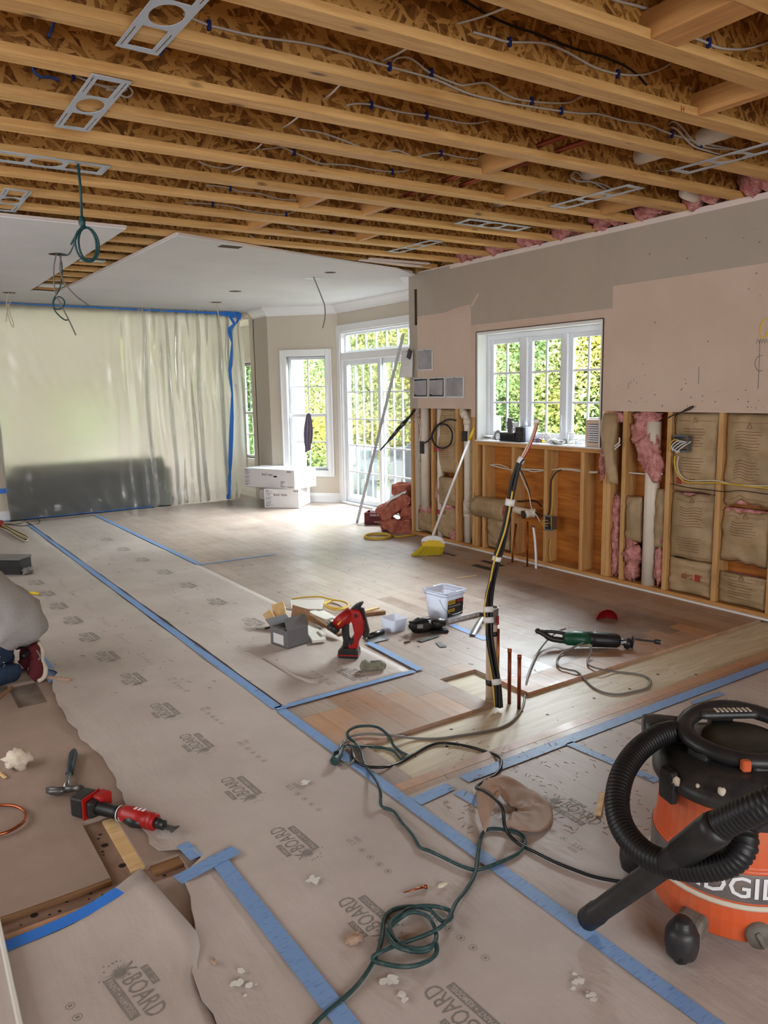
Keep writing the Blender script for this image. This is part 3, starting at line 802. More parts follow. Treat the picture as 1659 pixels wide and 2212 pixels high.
# ---- the other walls
wb = struct('wall_left', (-2.6, 3, 0)); MB().box(-2.7, -2.6, -3.6, 10.9, -.02, 3.0).build('wall_board', 'paint_bay', wb)
wf = struct('wall_back', (-.5, 10.9, 0)); MB().box(-2.7, 1.46, 10.84, 10.98, -.02, 2.75).build('wall_board', 'paint_bay', wf)
MB().box(-2.6, 1.47, 10.825, 10.84, 0, .13).build('baseboard', 'white_trim', wf)
tag(MB().box(1.46, 4.95, 10.84, 10.98, 2.66, 2.75).build('trim_3', 'paint_bay', None), kind='structure')
wn = struct('wall_front', (1, -3.5, 0)); MB().box(-2.7, 5.1, -3.6, -3.5, -.02, 3.0).build('wall_board', 'paint_bay', wn)

def winwall(o, F, L, z0, z1, th, ops, mat='paint_bay', outer='siding'):
    """upright wall in frame F (x along, y outward), with rectangular openings (u0,u1,z0,z1)"""
    us = sorted({0, L, *[u for a in ops for u in a[:2]]}); zs = sorted({z0, z1, *[z for a in ops for z in a[2:]]})
    for a, b in zip(us, us[1:]):
        run = []
        for c, d in zip(zs, zs[1:]):
            if any(q[0] <= (a+b)/2 <= q[1] and q[2] <= (c+d)/2 <= q[3] for q in ops): continue
            if run and abs(run[-1][1]-c) < 1e-6: run[-1][1] = d
            else: run.append([c, d])
        for c, d in run:
            MB().box(a, b, 0, th-.012, c, d, F).build('wall_board', mat, o); MB().box(a, b, th-.012, th, c, d, F).build('wall_board', outer, o)
def fr2(P0, P1):                       # frame whose x runs P0->P1 and whose y points out of the room
    P0 = Vector((*P0, 0)); P1 = Vector((*P1, 0)); ux = (P1-P0).normalized()
    uy = Vector((-ux.y, ux.x, 0))
    return Matrix(((ux.x, uy.x, 0, P0.x), (ux.y, uy.y, 0, P0.y), (0, 0, 1, 0), (0, 0, 0, 1))), (P1-P0).length
def sash(o, F, u0, u1, z0, z1, y0, y1, cols, rows, st=.045, label='sash'):
    s_ = MB().box(u0, u0+st, y0, y1, z0, z1, F).box(u1-st, u1, y0, y1, z0, z1, F).box(u0+st, u1-st, y0, y1, z0, z0+st, F).box(u0+st, u1-st, y0, y1, z1-st, z1, F).build('sash', 'vinyl_white', o, bevel=.003)
    ym = (y0+y1)/2
    MB().box(u0+st, u1-st, ym-.003, ym+.003, z0+st, z1-st, F).build('pane', 'glass', s_)
    for k in range(1, cols):
        u = u0+st+(u1-u0-2*st)*k/cols; MB().box(u-.009, u+.009, ym-.008, ym+.008, z0+st, z1-st, F).build('muntin', 'vinyl_white', s_)
    for k in range(1, rows):
        z = z0+st+(z1-z0-2*st)*k/rows; MB().box(u0+st, u1-st, ym-.0075, ym+.0075, z-.009, z+.009, F).build('muntin', 'vinyl_white', s_)
    return s_
def casing(o, F, u0, u1, z0, z1, w=.09, sill=True):
    def c(a, b, c_, d): 
        MB().box(a, b, -.018, 0, c_, d, F).build('casing', 'white_trim', o, bevel=.004)
        return
    c(u0, u0+w, z0, z1); c(u1-w, u1, z0, z1); c(u0+w, u1-w, z1-w, z1)
    if sill: c(u0+w, u1-w, z0, z0+w)
    t_ = .018
    e = MB().box(u0-.004, u0+t_, -.028, -.016, z0, z1, F).box(u1-t_, u1+.004, -.028, -.016, z0, z1, F).box(u0+t_, u1-t_, -.028, -.016, z1-t_, z1+.004, F)
    e.build('casing_edge', 'white_trim', o, bevel=.004)
def jamb(o, F, u0, u1, z0, z1, y1):
    t_ = .02
    MB().box(u0-t_, u0, -.001, y1, z0, z1, F).box(u1, u1+t_, -.001, y1, z0, z1, F).box(u0-t_, u1+t_, -.001, y1, z1, z1+t_, F).box(u0-t_, u1+t_, -.001, y1, z0-t_, z0, F).build('jamb', 'white_trim', o)

# right-hand stub between the breakfast bay and the family room
wc = struct('wall_far', (5.3, 9.6, 0))
MB().box(4.87, 5.02, 10.15, 10.62, -.02, 2.75).build('wall_board', 'paint_bay', wc)
MB().box(4.87, 5.34, 10.60, 10.76, -.2, 2.75).build('wall_board', 'paint_bay', wc)
Fb, Lb = fr2((5.58, 9.42), (4.87, 10.15)); 
def flip(F): return F
# bay panel with the double-hung window: u measured from the stub corner
Fp = Matrix(((.697, .717, 0, 4.87), (-.717, .697, 0, 10.15), (0, 0, 1, 0), (0, 0, 0, 1)))
WU0, WU1, WZ0, WZ1 = .175, .925, .37, 2.15
OP = (WU0+.09, WU1-.09, WZ0+.09, WZ1-.09)
winwall(wc, Fp, 1.018, -.02, 2.75, .15, [OP])
w2 = struct('window_2', (5.25, 9.78, .4)); casing(w2, Fp, WU0, WU1, WZ0, WZ1); jamb(w2, Fp, *OP, .10)
zm = 1.24
sash(w2, Fp, OP[0], OP[1], zm-.02, OP[3], .085, .115, 2, 2, .042)
sash(w2, Fp, OP[0], OP[1], OP[2], zm+.02, .05, .08, 2, 2, .042)
# sliding door wall with transom
Fd = Matrix(((0, 1, 0, 5.58), (-1, 0, 0, 9.42), (0, 0, 1, 0), (0, 0, 0, 1)))      # u runs toward the camera
DW = 1.95
DO = (.075, DW-.075, 0, 2.37)
winwall(wc, Fd, DW, -.02, 2.75, .15, [DO])
d1 = struct('door_1', (5.6, 8.5, 0)); 
for a, b, c_, d in ((-.02, .075, 0, 2.46), (DW-.075, DW+.02, 0, 2.46), (.075, DW-.075, 2.37, 2.46)):
    MB().box(a, b, -.018, 0, c_, d, Fd).build('casing', 'white_trim', d1, bevel=.004)
jamb(d1, Fd, .095, DW-.095, .02, 2.35, .14)
MB().box(.075, DW-.075, 0, .14, 1.985, 2.09, Fd).build('transom_bar', 'white_trim', d1, bevel=.006)
MB().box(.075, DW-.075, -.03, .14, 0, .03, Fd).build('threshold', 'vinyl_white', d1, bevel=.004)
sash(d1, Fd, .095, DW-.095, 2.09, 2.35, .06, .09, 7, 1, .03)
sash(d1, Fd, .095, .99, .03, 1.985, .04, .075, 4, 5, .065)
sash(d1, Fd, .93, DW-.095, .03, 1.985, .085, .12, 4, 5, .065)
# last side of the bay, turning back to the kitchen wall
Fe, Le = fr2((4.915, 6.80), (5.58, 7.47))
MB().box(0, Le, -.15, 0, -.02, 2.75, Fe).build('wall_board', 'paint_bay', wc)
# family room: right wall with window, far wall with windows
w3w = struct('wall_rear', (5.33, 13, -.15))
Ff = Matrix(((0, 1, 0, 5.33), (-1, 0, 0, 17.0), (0, 0, 1, 0), (0, 0, 0, 1)))
f0, f1 = 17-12.395, 17-11.45
FO = (f0+.085, f1-.085, .50, 2.05)
winwall(w3w, Ff, 6.24, -.2, 2.75, .15, [FO], 'family_wall')
w3 = struct('window_3', (5.33, 12, .4)); casing(w3, Ff, f0, f1, .41, 2.14, .085); jamb(w3, Ff, *FO, .10)
sash(w3, Ff, FO[0], FO[1], 1.22, FO[3], .085, .115, 2, 2, .042); sash(w3, Ff, FO[0], FO[1], FO[2], 1.26, .05, .08, 2, 2, .042)
Fg = Matrix(((1, 0, 0, .3), (0, 1, 0, 16.0), (0, 0, 1, 0), (0, 0, 0, 1)))
winwall(w3w, Fg, 5.1, -.2, 2.75, .15, [(.35, 1.75, .25, 1.5), (3.0, 4.1, .15, 1.5)], 'family_wall')
MB().box(.2, .32, 10.9, 16.1, -.2, 2.75).build('wall_board', 'family_wall', w3w)
# kitchen window: deep white liner, three casements
w1 = struct('window_1', (W, 4.95, 1.085))
Fk = Matrix(((0, 1, 0, W), (-1, 0, 0, KY1), (0, 0, 1, 0), (0, 0, 0, 1)))
LK = KY1-KY0
MB().box(-.006, .018, -.004, .165, KZ0-.014, KZ1, Fk).box(LK-.018, LK+.006, -.004, .165, KZ0-.014, KZ1, Fk).box(.018, LK-.018, -.004, .165, KZ1-.022, KZ1+.004, Fk).build('liner', 'white_trim', w1)
MB().box(-.01, LK+.02, -.018, .165, KZ0-.014, KZ0, Fk).build('window_sill', 'white_trim', w1, bevel=.003)
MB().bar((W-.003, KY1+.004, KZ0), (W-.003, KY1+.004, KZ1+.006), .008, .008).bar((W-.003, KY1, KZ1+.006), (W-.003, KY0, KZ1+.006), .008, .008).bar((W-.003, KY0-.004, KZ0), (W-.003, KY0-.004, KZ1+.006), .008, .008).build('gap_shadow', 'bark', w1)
MB().box(.018, LK-.018, .11, .165, KZ0, KZ0+.04, Fk).box(.018, LK-.018, .11, .165, KZ1-.07, KZ1-.022, Fk).box(.018, .055, .11, .165, KZ0+.04, KZ1-.07, Fk).box(LK-.055, LK-.018, .11, .165, KZ0+.04, KZ1-.07, Fk).build('frame', 'vinyl_white', w1, bevel=.004)
edges_ = [(.055, .485), (.565, .985), (1.045, 1.455)]
for a, b in ((.485, .565), (.985, 1.045)):
    MB().box(a, b, .10, .165, KZ0+.04, KZ1-.07, Fk).build('mullion', 'vinyl_white', w1, bevel=.004)
for a, b in edges_:
    sash(w1, Fk, a, b, KZ0+.04, KZ1-.07, .125, .155, 2, 3, .042)
hd = MB().tube([Fk @ Vector((1.012, .09, 1.20)), Fk @ Vector((1.01, .075, 1.26)), Fk @ Vector((1.008, .085, 1.33))], [.006, .009, .005], 8).build('window_latch', 'vinyl_white', w1, smooth=True)

# trims: crown and base run as profiles round the bay
def sweep(path, prof, out):
    """path: plan points; prof: (d from the wall into the room, z); out: +1 if the room lies left of the path"""
    n = len(path); P = [Vector((*p, 0)) for p in path]; mb = MB(); m = len(prof)
    for i in range(n):
        d0 = (P[i]-P[i-1]).normalized() if i else (P[1]-P[0]).normalized()
        d1_ = (P[i+1]-P[i]).normalized() if i < n-1 else d0
        n0 = Vector((-d0.y, d0.x, 0))*out; n1 = Vector((-d1_.y, d1_.x, 0))*out
        b = (n0+n1); b = b/max(.2, b.dot(n0))
        for d, z in prof: mb.v.append(P[i]+b*d+Vector((0, 0, z)))
    for i in range(n-1):
        for k in range(m): a, b2 = i*m+k, i*m+(k+1) % m; mb.f.append([a, b2, b2+m, a+m]); mb.mi.append(0)
    mb.f.append(list(range(m))[::-1]); mb.f.append([(n-1)*m+k for k in range(m)]); mb.mi += [0, 0]
    return mb
cz = 2.739
crown = [(0, cz-.115), (.012, cz-.115), (.016, cz-.095), (.03, cz-.085), (.05, cz-.06), (.075, cz-.035), (.085, cz-.02), (.095, cz-.015), (.095, cz), (0, cz)]
tr1 = sweep([(4.87, 10.60), (4.87, 10.15), (5.58, 9.42), (5.58, 7.47), (4.905, 6.79)], crown, -1).build('trim_1', 'white_trim', None); tag(tr1, kind='structure')
tr2 = sweep([(5.33, 16.0), (5.33, 10.78)], crown, -1).build('trim_2', 'white_trim', None); tag(tr2, kind='structure')
base = lambda z0: [(0, z0), (.016, z0), (.016, z0+.10), (.010, z0+.115), (.010, z0+.128), (.004, z0+.135), (0, z0+.135)]
b1 = sweep([(4.87, 10.60), (4.87, 10.15), (5.57, 9.43)], base(0), -1).build('baseboard_far', 'white_trim', None); tag(b1, kind='structure')
MB().bar((5.3, 9.69, .012), (5.555, 9.43, .012), .028, .022).build('baseboard_far', 'white_trim', b1)
b2 = sweep([(5.33, 16.0), (5.33, 10.78)], base(-.15), -1).build('baseboard_rear', 'white_trim', None); tag(b2, kind='structure')

# ---- outside: deck, garden, house corner, covered grill, trees
gd = struct('ground_outside', (10, 8, -.6)); MB().box(5.1, 60, -40, 60, -.75, -.6).build('lawn', 'lawn', gd); MB().box(-20, 5.1, 17, 60, -.75, -.6).build('lawn', 'lawn', gd)
dk = struct('deck_outside', (7, 8.5, -.3))
for k in range(22):
    MB().box(5.62+.14*k, 5.755+.14*k, 6.2, 11.2, -.2, -.16).build('deck_board', 'deck_grey', dk)
hc = struct('house_corner_outside', (5.4, 10.7, 0))
for k in range(26):
    MB().add([(5.06, 10.735, -.5+.125*k), (5.50, 10.735, -.5+.125*k), (5.50, 10.752, -.375+.125*k), (5.06, 10.752, -.375+.125*k), (5.06, 10.765, -.5+.125*k), (5.50, 10.765, -.5+.125*k), (5.50, 10.765, -.375+.125*k), (5.06, 10.765, -.375+.125*k)], [(0, 1, 2, 3), (4, 7, 6, 5), (0, 4, 5, 1), (3, 2, 6, 7), (0, 3, 7, 4), (1, 5, 6, 2)]).build('siding_board', 'siding', hc)
MB().box(5.47, 5.70, 10.66, 10.77, -.6, 2.9).build('corner_board', 'vinyl_white', hc)
for k in range(5): MB().box(5.495+.04*k, 5.515+.04*k, 10.650, 10.66, -.6, 2.9).build('flute', 'vinyl_white', hc)
gr = thing('covered_grill', 'grey fabric-covered grill standing on the deck beyond the sliding door', 'grill', (6.9, 8.75, -.16))
g_ = MB().prism([(-.95, 0), (.80, 0), (.80, 1.35), (.45, 1.42), (.1, 1.32), (-.55, .92), (-.92, .86)], -.32, .32, Matrix(((.10, .995, 0, 6.95), (-.995, .10, 0, 8.75), (0, 0, 1, 0), (0, 0, 0, 1))) @ Matrix(((1, 0, 0, 0), (0, 0, 1, 0), (0, 1, 0, -.16), (0, 0, 0, 1))))
g_.build('cover', 'cover_grey', gr, bevel=.06, seg=3, smooth=True)
bx = thing('deck_box', 'pale grey storage box on the deck in front of the covered grill', 'box', (6.33, 7.85, -.16))
MB().box(6.15, 6.50, 7.3, 8.35, -.16, .62).build('box_body', 'box_grey', bx, bevel=.02); MB().box(6.13, 6.52, 7.28, 8.37, .62, .66).build('lid', 'box_grey', bx, bevel=.015)
bk = thing('deck_bin', 'tall light grey bin outside the double-hung window', 'bin', (6.4, 10.2, -.16))
MB().lathe([(0, 0), (.2, 0), (.23, .8), (.25, .8), (.25, .86), (0, .9)], 20, (6.55, 10.35, -.16)).build('bin_body', 'siding', bk, smooth=True)

def crown_mesh(seed, n, rx, ry, rz, leaf):
    r = np.random.default_rng(seed)
    c = r.normal(size=(60, 3)); c /= np.linalg.norm(c, axis=1)[:, None]; c *= (r.uniform(.25, 1, 60)**.5)[:, None]
    idx = r.integers(0, 60, n)
    p = c[idx]+r.normal(scale=.16, size=(n, 3)); p *= np.array([rx, ry, rz])
    a = r.normal(size=(n, 3)); a /= np.linalg.norm(a, axis=1)[:, None]
    b = np.cross(a, r.normal(size=(n, 3))); b /= np.linalg.norm(b, axis=1)[:, None]
    s = leaf*r.uniform(.6, 1.3, n)[:, None]
    v = np.stack([p-a*s, p+b*s*.45, p+a*s, p-b*s*.45], 1).reshape(-1, 3)
    me = bpy.data.meshes.new('foliage'); me.vertices.add(4*n); me.loops.add(4*n); me.polygons.add(n)
    me.vertices.foreach_set('co', v.astype(np.float32).ravel()); me.loops.foreach_set('vertex_index', np.arange(4*n, dtype=np.int32))
    me.polygons.foreach_set('loop_start', np.arange(0, 4*n, 4, dtype=np.int32)); me.update(); me.validate(); return me
CM = [crown_mesh(1, 17000, 2.0, 2.0, 2.6, .056), crown_mesh(2, 17000, 2.3, 2.1, 2.4, .056)]
kinds = [('leaf_green', 'leafy green tree'), ('leaf_gold', 'yellow-green tree')]
spots = [(11.2, 4.2, 0, 1.0, 'beyond the kitchen window, nearest its far pane'), (12.6, 6.6, 1, 1.1, 'between the kitchen window and the door view'), (11.6, 11.0, 1, 1.0, 'beyond the left end of the deck'),
         (12.4, 12.6, 0, 1.2, 'behind the deck grill'), (9.6, 15.0, 1, 1.0, 'past the house corner'), (8.6, 19.0, 0, 1.2, 'far beyond the family room window'),
         (14.5, 9.2, 0, 1.3, 'at the back of the garden, behind the grill'), (14.8, 5.0, 1, 1.3, 'at the back of the garden, seen through the kitchen window'), (13.0, 2.2, 0, 1.2, 'beyond the right pane of the kitchen window'), (13.5, 16.5, 1, 1.4, 'at the far corner of the garden'), (1.6, 22.5, 0, 1.2, 'added to dim the left back window behind the plastic curtain'), (5.2, 23.0, 1, 1.2, 'added to dim the right back window behind the plastic curtain')]  # last two trees added to cut the brightness through the family room windows
for k, (x, y, kd, s_, where) in enumerate(spots):
    m_, nm = kinds[kd]
    t_ = thing('tree', '%s %s' % (nm, where), 'tree', (x, y, -.6), None, 'trees in the garden')
    for q, (dz, sq) in enumerate(((2.6, 1.0), (.9, .8))):
        me = CM[(k+q) % 2].copy(); me.materials.clear(); me.materials.append(MATS[m_])
        fo = bpy.data.objects.new('foliage', me); COL.objects.link(fo); fo.location = (x+.2*q, y-.3*q, dz+.5); fo.scale = (s_, s_, s_*sq); fo.rotation_euler = (0, 0, k*1.3+q); put(fo, t_); fo['kind'] = 'stuff'
    MB().tube([(x, y, -.62), (x+.05, y, 1), (x-.1, y+.1, 2.6), (x, y, 4.2)], [.14, .12, .09, .04], 8).build('trunk', 'bark', t_, smooth=True)
# ================================================================== IN THE OPEN WALL
YZ = Matrix(((0, 0, 1, 0), (1, 0, 0, 0), (0, 1, 0, 0), (0, 0, 0, 1)))     # (y, z, x) -> world
def batt(y0, y1, z0, z1, label, seed=0, xf=4.945, bulge=.035, ragged=(0, 0), prints=True, mat='kraft_face', logo=None, group=None):
    """kraft-faced glass wool batt between two studs: a creased, bulging face over a pink body"""
    ny, nz = 14, 22; mb = MB(); rr = random.Random(seed)
    def pt(i, j):
        u, v = i/ny, j/nz
        y = y1+(y0-y1)*u; zt = z1-ragged[1]*max(0, noise.noise(Vector((u*4, seed, 2)))+.3); zb = z0+ragged[0]*max(0, noise.noise(Vector((u*4, seed, 7)))+.3)
        z = zb+(zt-zb)*v
        b = bulge*(math.sin(math.pi*u)**.6)*(math.sin(math.pi*min(1, max(0, v))*1.0)**.35)
        cr = .020*noise.noise(Vector((u*2.5+seed, v*5, seed)))+.010*abs(noise.noise(Vector((u*6+seed, v*9, 1))))-.008*abs(noise.noise(Vector((u*3+v*6, seed, 4))))
        return Vector((xf-b-cr+.01, y, z))
    for j in range(nz+1):
        for i in range(ny+1): mb.v.append(pt(i, j))
    for j in range(nz):
        for i in range(ny): a = j*(ny+1)+i; mb.f.append([a, a+1, a+ny+2, a+ny+1]); mb.mi.append(0)
    th = thing('insulation_batt', label, 'insulation', (4.99, (y0+y1)/2, z0), None, group)
    mb.build('kraft_facing', mat, th, smooth=True, solid=.002)
    body = MB()
    body.box(xf+.012, 5.05, y0+.004, y1-.004, z0+.01, z1-.01)
    body.build('wool', 'pink_wool', th, bevel=.012)
    if prints:
        pr = MB()
        def stripe(u0, u1, v, w):
            for k in range(6):
                ua = u0+(u1-u0)*k/6; ub = u0+(u1-u0)*(k+1)/6
                def P(u, vv):
                    i = u*ny; j = vv*nz; i0 = min(int(i), ny-1); j0 = min(int(j), nz-1); a = i-i0; b = j-j0
                    p = pt(i0, j0)*(1-a)*(1-b)+pt(i0+1, j0)*a*(1-b)+pt(i0, j0+1)*(1-a)*b+pt(i0+1, j0+1)*a*b
                    return p+Vector((-.004, 0, 0))
                pr.add([P(ua, v-w), P(ub, v-w), P(ub, v+w), P(ua, v+w)], [(0, 1, 2, 3)])
        hgt = z1-z0; k = .0035/hgt
        top = .80
        while top*hgt > .16:
            n = rr.randint(6, 9)
            for q in range(n):
                v = top-q*.020/hgt
                if v > .08: stripe(.24, .24+rr.uniform(.42, .52), v, k*.55)
            top -= (n*.020+.07)/hgt
        stripe(.10, .90, .9, k*.4); stripe(.1, .9, .06, k*.4)
        pr.build('printed_text', 'kraft_print', th)
        tri = MB()
        def Q(u, vv):
            return pt(min(ny, round(u*ny)), min(nz, round(vv*nz)))+Vector((-.006, 0, 0))
        c = Q(.5, min(.92, .80+.05/hgt)); 
        A = [c+Vector((0, 0, .022)), c+Vector((0, .02, -.014)), c+Vector((0, -.02, -.014))]
        for a, b in ((0, 1), (1, 2), (2, 0)): tri.tube([A[a], A[b]], .0014, 4)
        tri.build('printed_mark', 'kraft_print', th)
    if logo:
        lo = MB(); u, v, up = logo; c = pt(round(u*ny), round(v*nz))+Vector((-.007, 0, 0))
        m = Matrix(((0, 0, 1, c.x), (-1*up, 0, 0, c.y), (0, 1*up, 0, c.z), (0, 0, 0, 1)))
        text_mesh('R-19', 1, .9, .02); put_text(lo, 'R-19', .055, m, .9, .02)
        s_ = -.085
        lo.add([m @ Vector((s_-.022, -.025, 0)), m @ Vector((s_+.022, -.025, 0)), m @ Vector((s_+.022, .025, 0)), m @ Vector((s_-.022, .025, 0))], [(0, 1, 2, 3)])
        lo.build('printed_rating', 'red_print', th)
    return th
batt(2.768, 3.128, .74, 1.372, 'upper kraft-faced batt in the rightmost stud bay, torn on its left edge', 1, ragged=(.06, 0))
batt(2.768, 3.128, .335, .73, 'middle kraft-faced batt in the rightmost stud bay, with a torn hole showing pink', 2, ragged=(.03, .08))
batt(2.768, 3.128, .045, .265, 'short kraft-faced batt on the sole plate of the rightmost stud bay', 3)
batt(3.174, 3.540, .80, 1.372, 'upper kraft-faced batt beside the grey switch box', 4, logo=(.42, .12, 1))
batt(3.174, 3.540, .30, .80, 'middle kraft-faced batt in the second stud bay from the right, its corner flapping open', 5, ragged=(0, .05))
batt(3.174, 3.540, .045, .30, 'low kraft-faced batt with an upside-down red rating print', 6, prints=False, logo=(.5, .55, -1))
batt(2.40, 2.722, .05, 1.372, 'kraft-faced batt at the right edge of the open wall', 7)
batt(6.055, 6.39, .72, 1.372, 'kraft-faced batt behind the coil of black cable', 8, logo=(.35, .35, 1))
batt(6.055, 6.39, .38, .68, 'crumpled kraft-faced batt halfway down the bay behind the broom', 9, bulge=.05, prints=False)
batt(6.055, 6.39, .045, .36, 'low kraft-faced batt behind the thin standing pipe', 10, prints=False, logo=(.45, .8, 1))
batt(6.47, 6.74, .06, .27, 'short kraft-faced batt under the wide white pipe near the wall end', 11, prints=False)
batt(5.76, 6.0, .045, 1.372, 'kraft-faced batt behind the jointed drain pipe', 12, xf=4.985, prints=False)
batt(5.27, 5.585, .05, .36, 'crumpled kraft-faced batt below the wrapped pipe', 13, bulge=.06, prints=False)
# hanging batt right of the window, peeled out of its bay
hb = thing('hanging_batt', 'kraft-faced batt peeled away and hanging right of the kitchen window', 'insulation', (4.88, 4.06, .8))
g = MB(); rows = 16
for j in range(rows+1):
    v = j/rows; z = 1.36-.55*v; yc = 4.10-.07*v; wd = .15*(1-.55*max(0, v-.35)/.65)+.02*math.sin(v*9)
    for i in range(9):
        u = i/8
        g.v.append(Vector((4.90-.05*math.sin(math.pi*u)-.04*math.sin(v*3)+.012*noise.noise(Vector((u*4, v*7, 3))), yc+wd*(.5-u), z)))
for j in range(rows):
    for i in range(8): a = j*9+i; g.f.append([a, a+1, a+10, a+9]); g.mi.append(0)
g.build('kraft_facing', 'kraft_face', hb, smooth=True, solid=.003)
MB().blob((4.92, 4.17, .98), (.03, .03, .16), 3, .4).blob((4.93, 4.06, 1.33), (.03, .08, .05), 5, .4).build('wool', 'pink_wool', hb, smooth=True)
# loose pink wool
def wool(name, blobs, label, mat='pink_wool', group=None):
    mb = MB()
    for k, (c, r, sd) in enumerate(blobs): mb.blob(c, r, sd, .5, 2.4, 3)
    o = mb.build(name, mat, None, smooth=True); return tag(o, label, 'insulation', group)
wool('pink_insulation', [((4.965, 3.83, 1.24), (.05, .10, .12), 1), ((4.945, 3.76, 1.08), (.05, .09, .14), 2), ((4.955, 3.70, .95), (.05, .07, .12), 3), ((4.97, 3.80, 1.33), (.05, .12, .06), 4)], 'pink wool bursting over the top of the tall white pipe in the open wall')
wool('pink_insulation', [((4.97, 3.885, .14), (.06, .06, .10), 5), ((4.95, 3.87, .26), (.06, .07, .09), 6), ((4.97, 3.90, .40), (.05, .05, .10), 31)], 'pink wool heaped at the foot of the tall white pipe, on its window side')
wool('pink_insulation', [((4.97, 3.63, .20), (.05, .05, .15), 7), ((4.985, 3.62, .40), (.04, .05, .12), 8)], 'pink wool heaped between the tall white pipe and the stud right of it')
wool('pink_insulation', [((4.975, 4.05, .36), (.05, .04, .17), 9), ((4.98, 4.045, .18), (.05, .05, .14), 10), ((4.98, 4.055, .56), (.045, .04, .16), 11)], 'pink wool stuffed in the narrow bay right of the window')
batt(3.80, 3.945, .36, .72, 'folded kraft batt scrap left of the tall white pipe', 14, xf=4.94, bulge=.05, prints=False)
batt(3.59, 3.69, .34, .80, 'narrow kraft batt scrap right of the tall white pipe', 15, xf=4.95, bulge=.03, prints=False)
wool('pink_insulation', [((4.985, 6.60, .29), (.06, .14, .05), 12)], 'pink wool on the short batt below the wide white pipe')
wool('pink_insulation', [((4.985, 6.20, .36), (.06, .14, .04), 13)], 'pink wool between the two stacked batts behind the broom')
wool('pink_insulation', [((4.96, 6.10, .08), (.05, .06, .06), 14)], 'small pink wool wad on the sole plate behind the broom')
wool('pink_insulation', [((4.98, 6.38, .50), (.05, .04, .14), 33)], 'pink wool strip beside the thin standing pipe')
wool('pink_insulation', [((5.0, 6.70, 1.15), (.04, .04, .22), 15)], 'pink wool sliver hanging beside the wide white pipe')
ORD = ['rightmost', 'second from the right', 'third from the right', 'fourth from the right', 'fifth from the right', 'sixth from the right', 'seventh from the right', 'eighth from the right', 'ninth from the right']
for n in range(-1, 8):                      # wool ends between the joists, above the wall
    y = (JY(n-1)+JY(n))/2
    wool('pink_insulation', [((4.90, y-.06, 2.90), (.11, .12, .12), 40+n), ((4.92, y+.08, 2.85), (.10, .09, .09), 60+n)],
         '%s tuft of pink wool between joists on top of the greige wall' % ORD[n+1], group='pink wool between the joists')

# pipes
def pipe(name, pts, r, mat, label, cat='pipe', n=16, collars=(), group=None):
    o = thing(name, label, cat, Vector(pts[0]), None, group)
    MB().tube(pts, r, n).build('pipe_run', mat, o, smooth=True)
    for a, b, rr in collars: MB().tube([a, b], rr, n).build('coupling', mat, o, smooth=True)
    return o
PX = 4.965
pipe('drain_pipe', [(PX, 6.60, .30), (PX, 6.60, 1.40)], .05, 'pvc', 'wide white pipe in the leftmost bay of the open wall')
pipe('drain_pipe', [(PX-.01, 6.335, .04), (PX-.01, 6.335, 1.40)], .033, 'pvc', 'thinner white pipe standing behind the broom handle')
jp = thing('drain_pipe', 'jointed white drain pipe with a side branch, left of the window', 'pipe', (PX, 5.91, .04))
MB().tube([(PX, 5.905, .04), (PX, 5.905, 1.24), (PX, 5.92, 1.29), (PX, 5.975, 1.35), (PX, 5.99, 1.42)], .037, 16).build('pipe_run', 'pvc', jp, smooth=True)
for a, b in ((.30, .34), (.40, .46), (1.22, 1.28)): MB().tube([(PX, 5.905, a), (PX, 5.905, b)], .045, 16).build('coupling', 'pvc', jp, smooth=True)
MB().tube([(PX, 5.905, .33), (PX, 5.905, .44)], .046, 16).build('coupling', 'pvc', jp, smooth=True)
MB().tube([(PX-.01, 5.90, .40), (PX-.02, 5.80, .44), (PX-.02, 5.25, .44)], .03, 14).build('branch', 'pvc', jp, smooth=True)
MB().tube([(PX, 5.94, 1.30), (PX-.005, 5.97, 1.35)], .044, 16).build('coupling', 'pvc', jp, smooth=True)
MB().box(4.922, 4.928, 5.87, 5.94, 1.06, 1.16).build('clamp', 'black_plastic', jp)
pipe('drain_pipe', [(4.97, 3.735, .03), (4.97, 3.735, 1.30)], .054, 'pvc', 'tall white pipe wrapped in pink wool, right of the window')
MB().box(4.902, 4.912, 6.56, 6.62, .90, 1.03).build('pipe_plate', 'black_plastic', None)
tag(bpy.data.objects['pipe_plate'], 'small black plate on the front of the wide white pipe', 'plate')
wp = thing('wrapped_pipe', 'kraft batt rolled round the horizontal drain below the kitchen window', 'insulation', (4.94, 5.45, .33))
rl = MB(); 
for j in range(13):
    y = 5.70-.46*j/12
    for k in range(20):
        a = 2*math.pi*k/20; rr = .105+.008*noise.noise(Vector((math.cos(a)*2, math.sin(a)*2, j*.6)))+(.006 if j in (9, 10) else 0)
        rl.v.append(Vector((4.92+rr*math.cos(a), y, .44+rr*.95*math.sin(a))))
for j in range(12):
    for k in range(20): rl.f.append([j*20+k, j*20+(k+1) % 20, (j+1)*20+(k+1) % 20, (j+1)*20+k]); rl.mi.append(0)
rl.build('kraft_facing', 'kraft_face', wp, smooth=True, solid=.003)
MB().lathe([(0, 0), (.10, 0), (.10, .006), (0, .006)], 20, (4.92, 5.255, .44), 'Y').build('wool', 'pink_wool_tan', wp)
MB().blob((4.92, 5.71, .44), (.08, .03, .08), 4, .4).build('wool', 'pink_wool', wp, smooth=True)
pr = MB()
for k in range(9):
    a = math.radians(150+k*7); r_c = .1145
    for q in range(5):
        y = 5.60-.045*q; pr.add([(4.92+r_c*math.cos(a+d), yy, .44+r_c*.95*math.sin(a+d)) for d, yy in ((0, y), (0, y-.040), (.02, y-.040), (.02, y))], [(0, 1, 2, 3)])
pr.build('printed_text', 'kraft_print', wp)
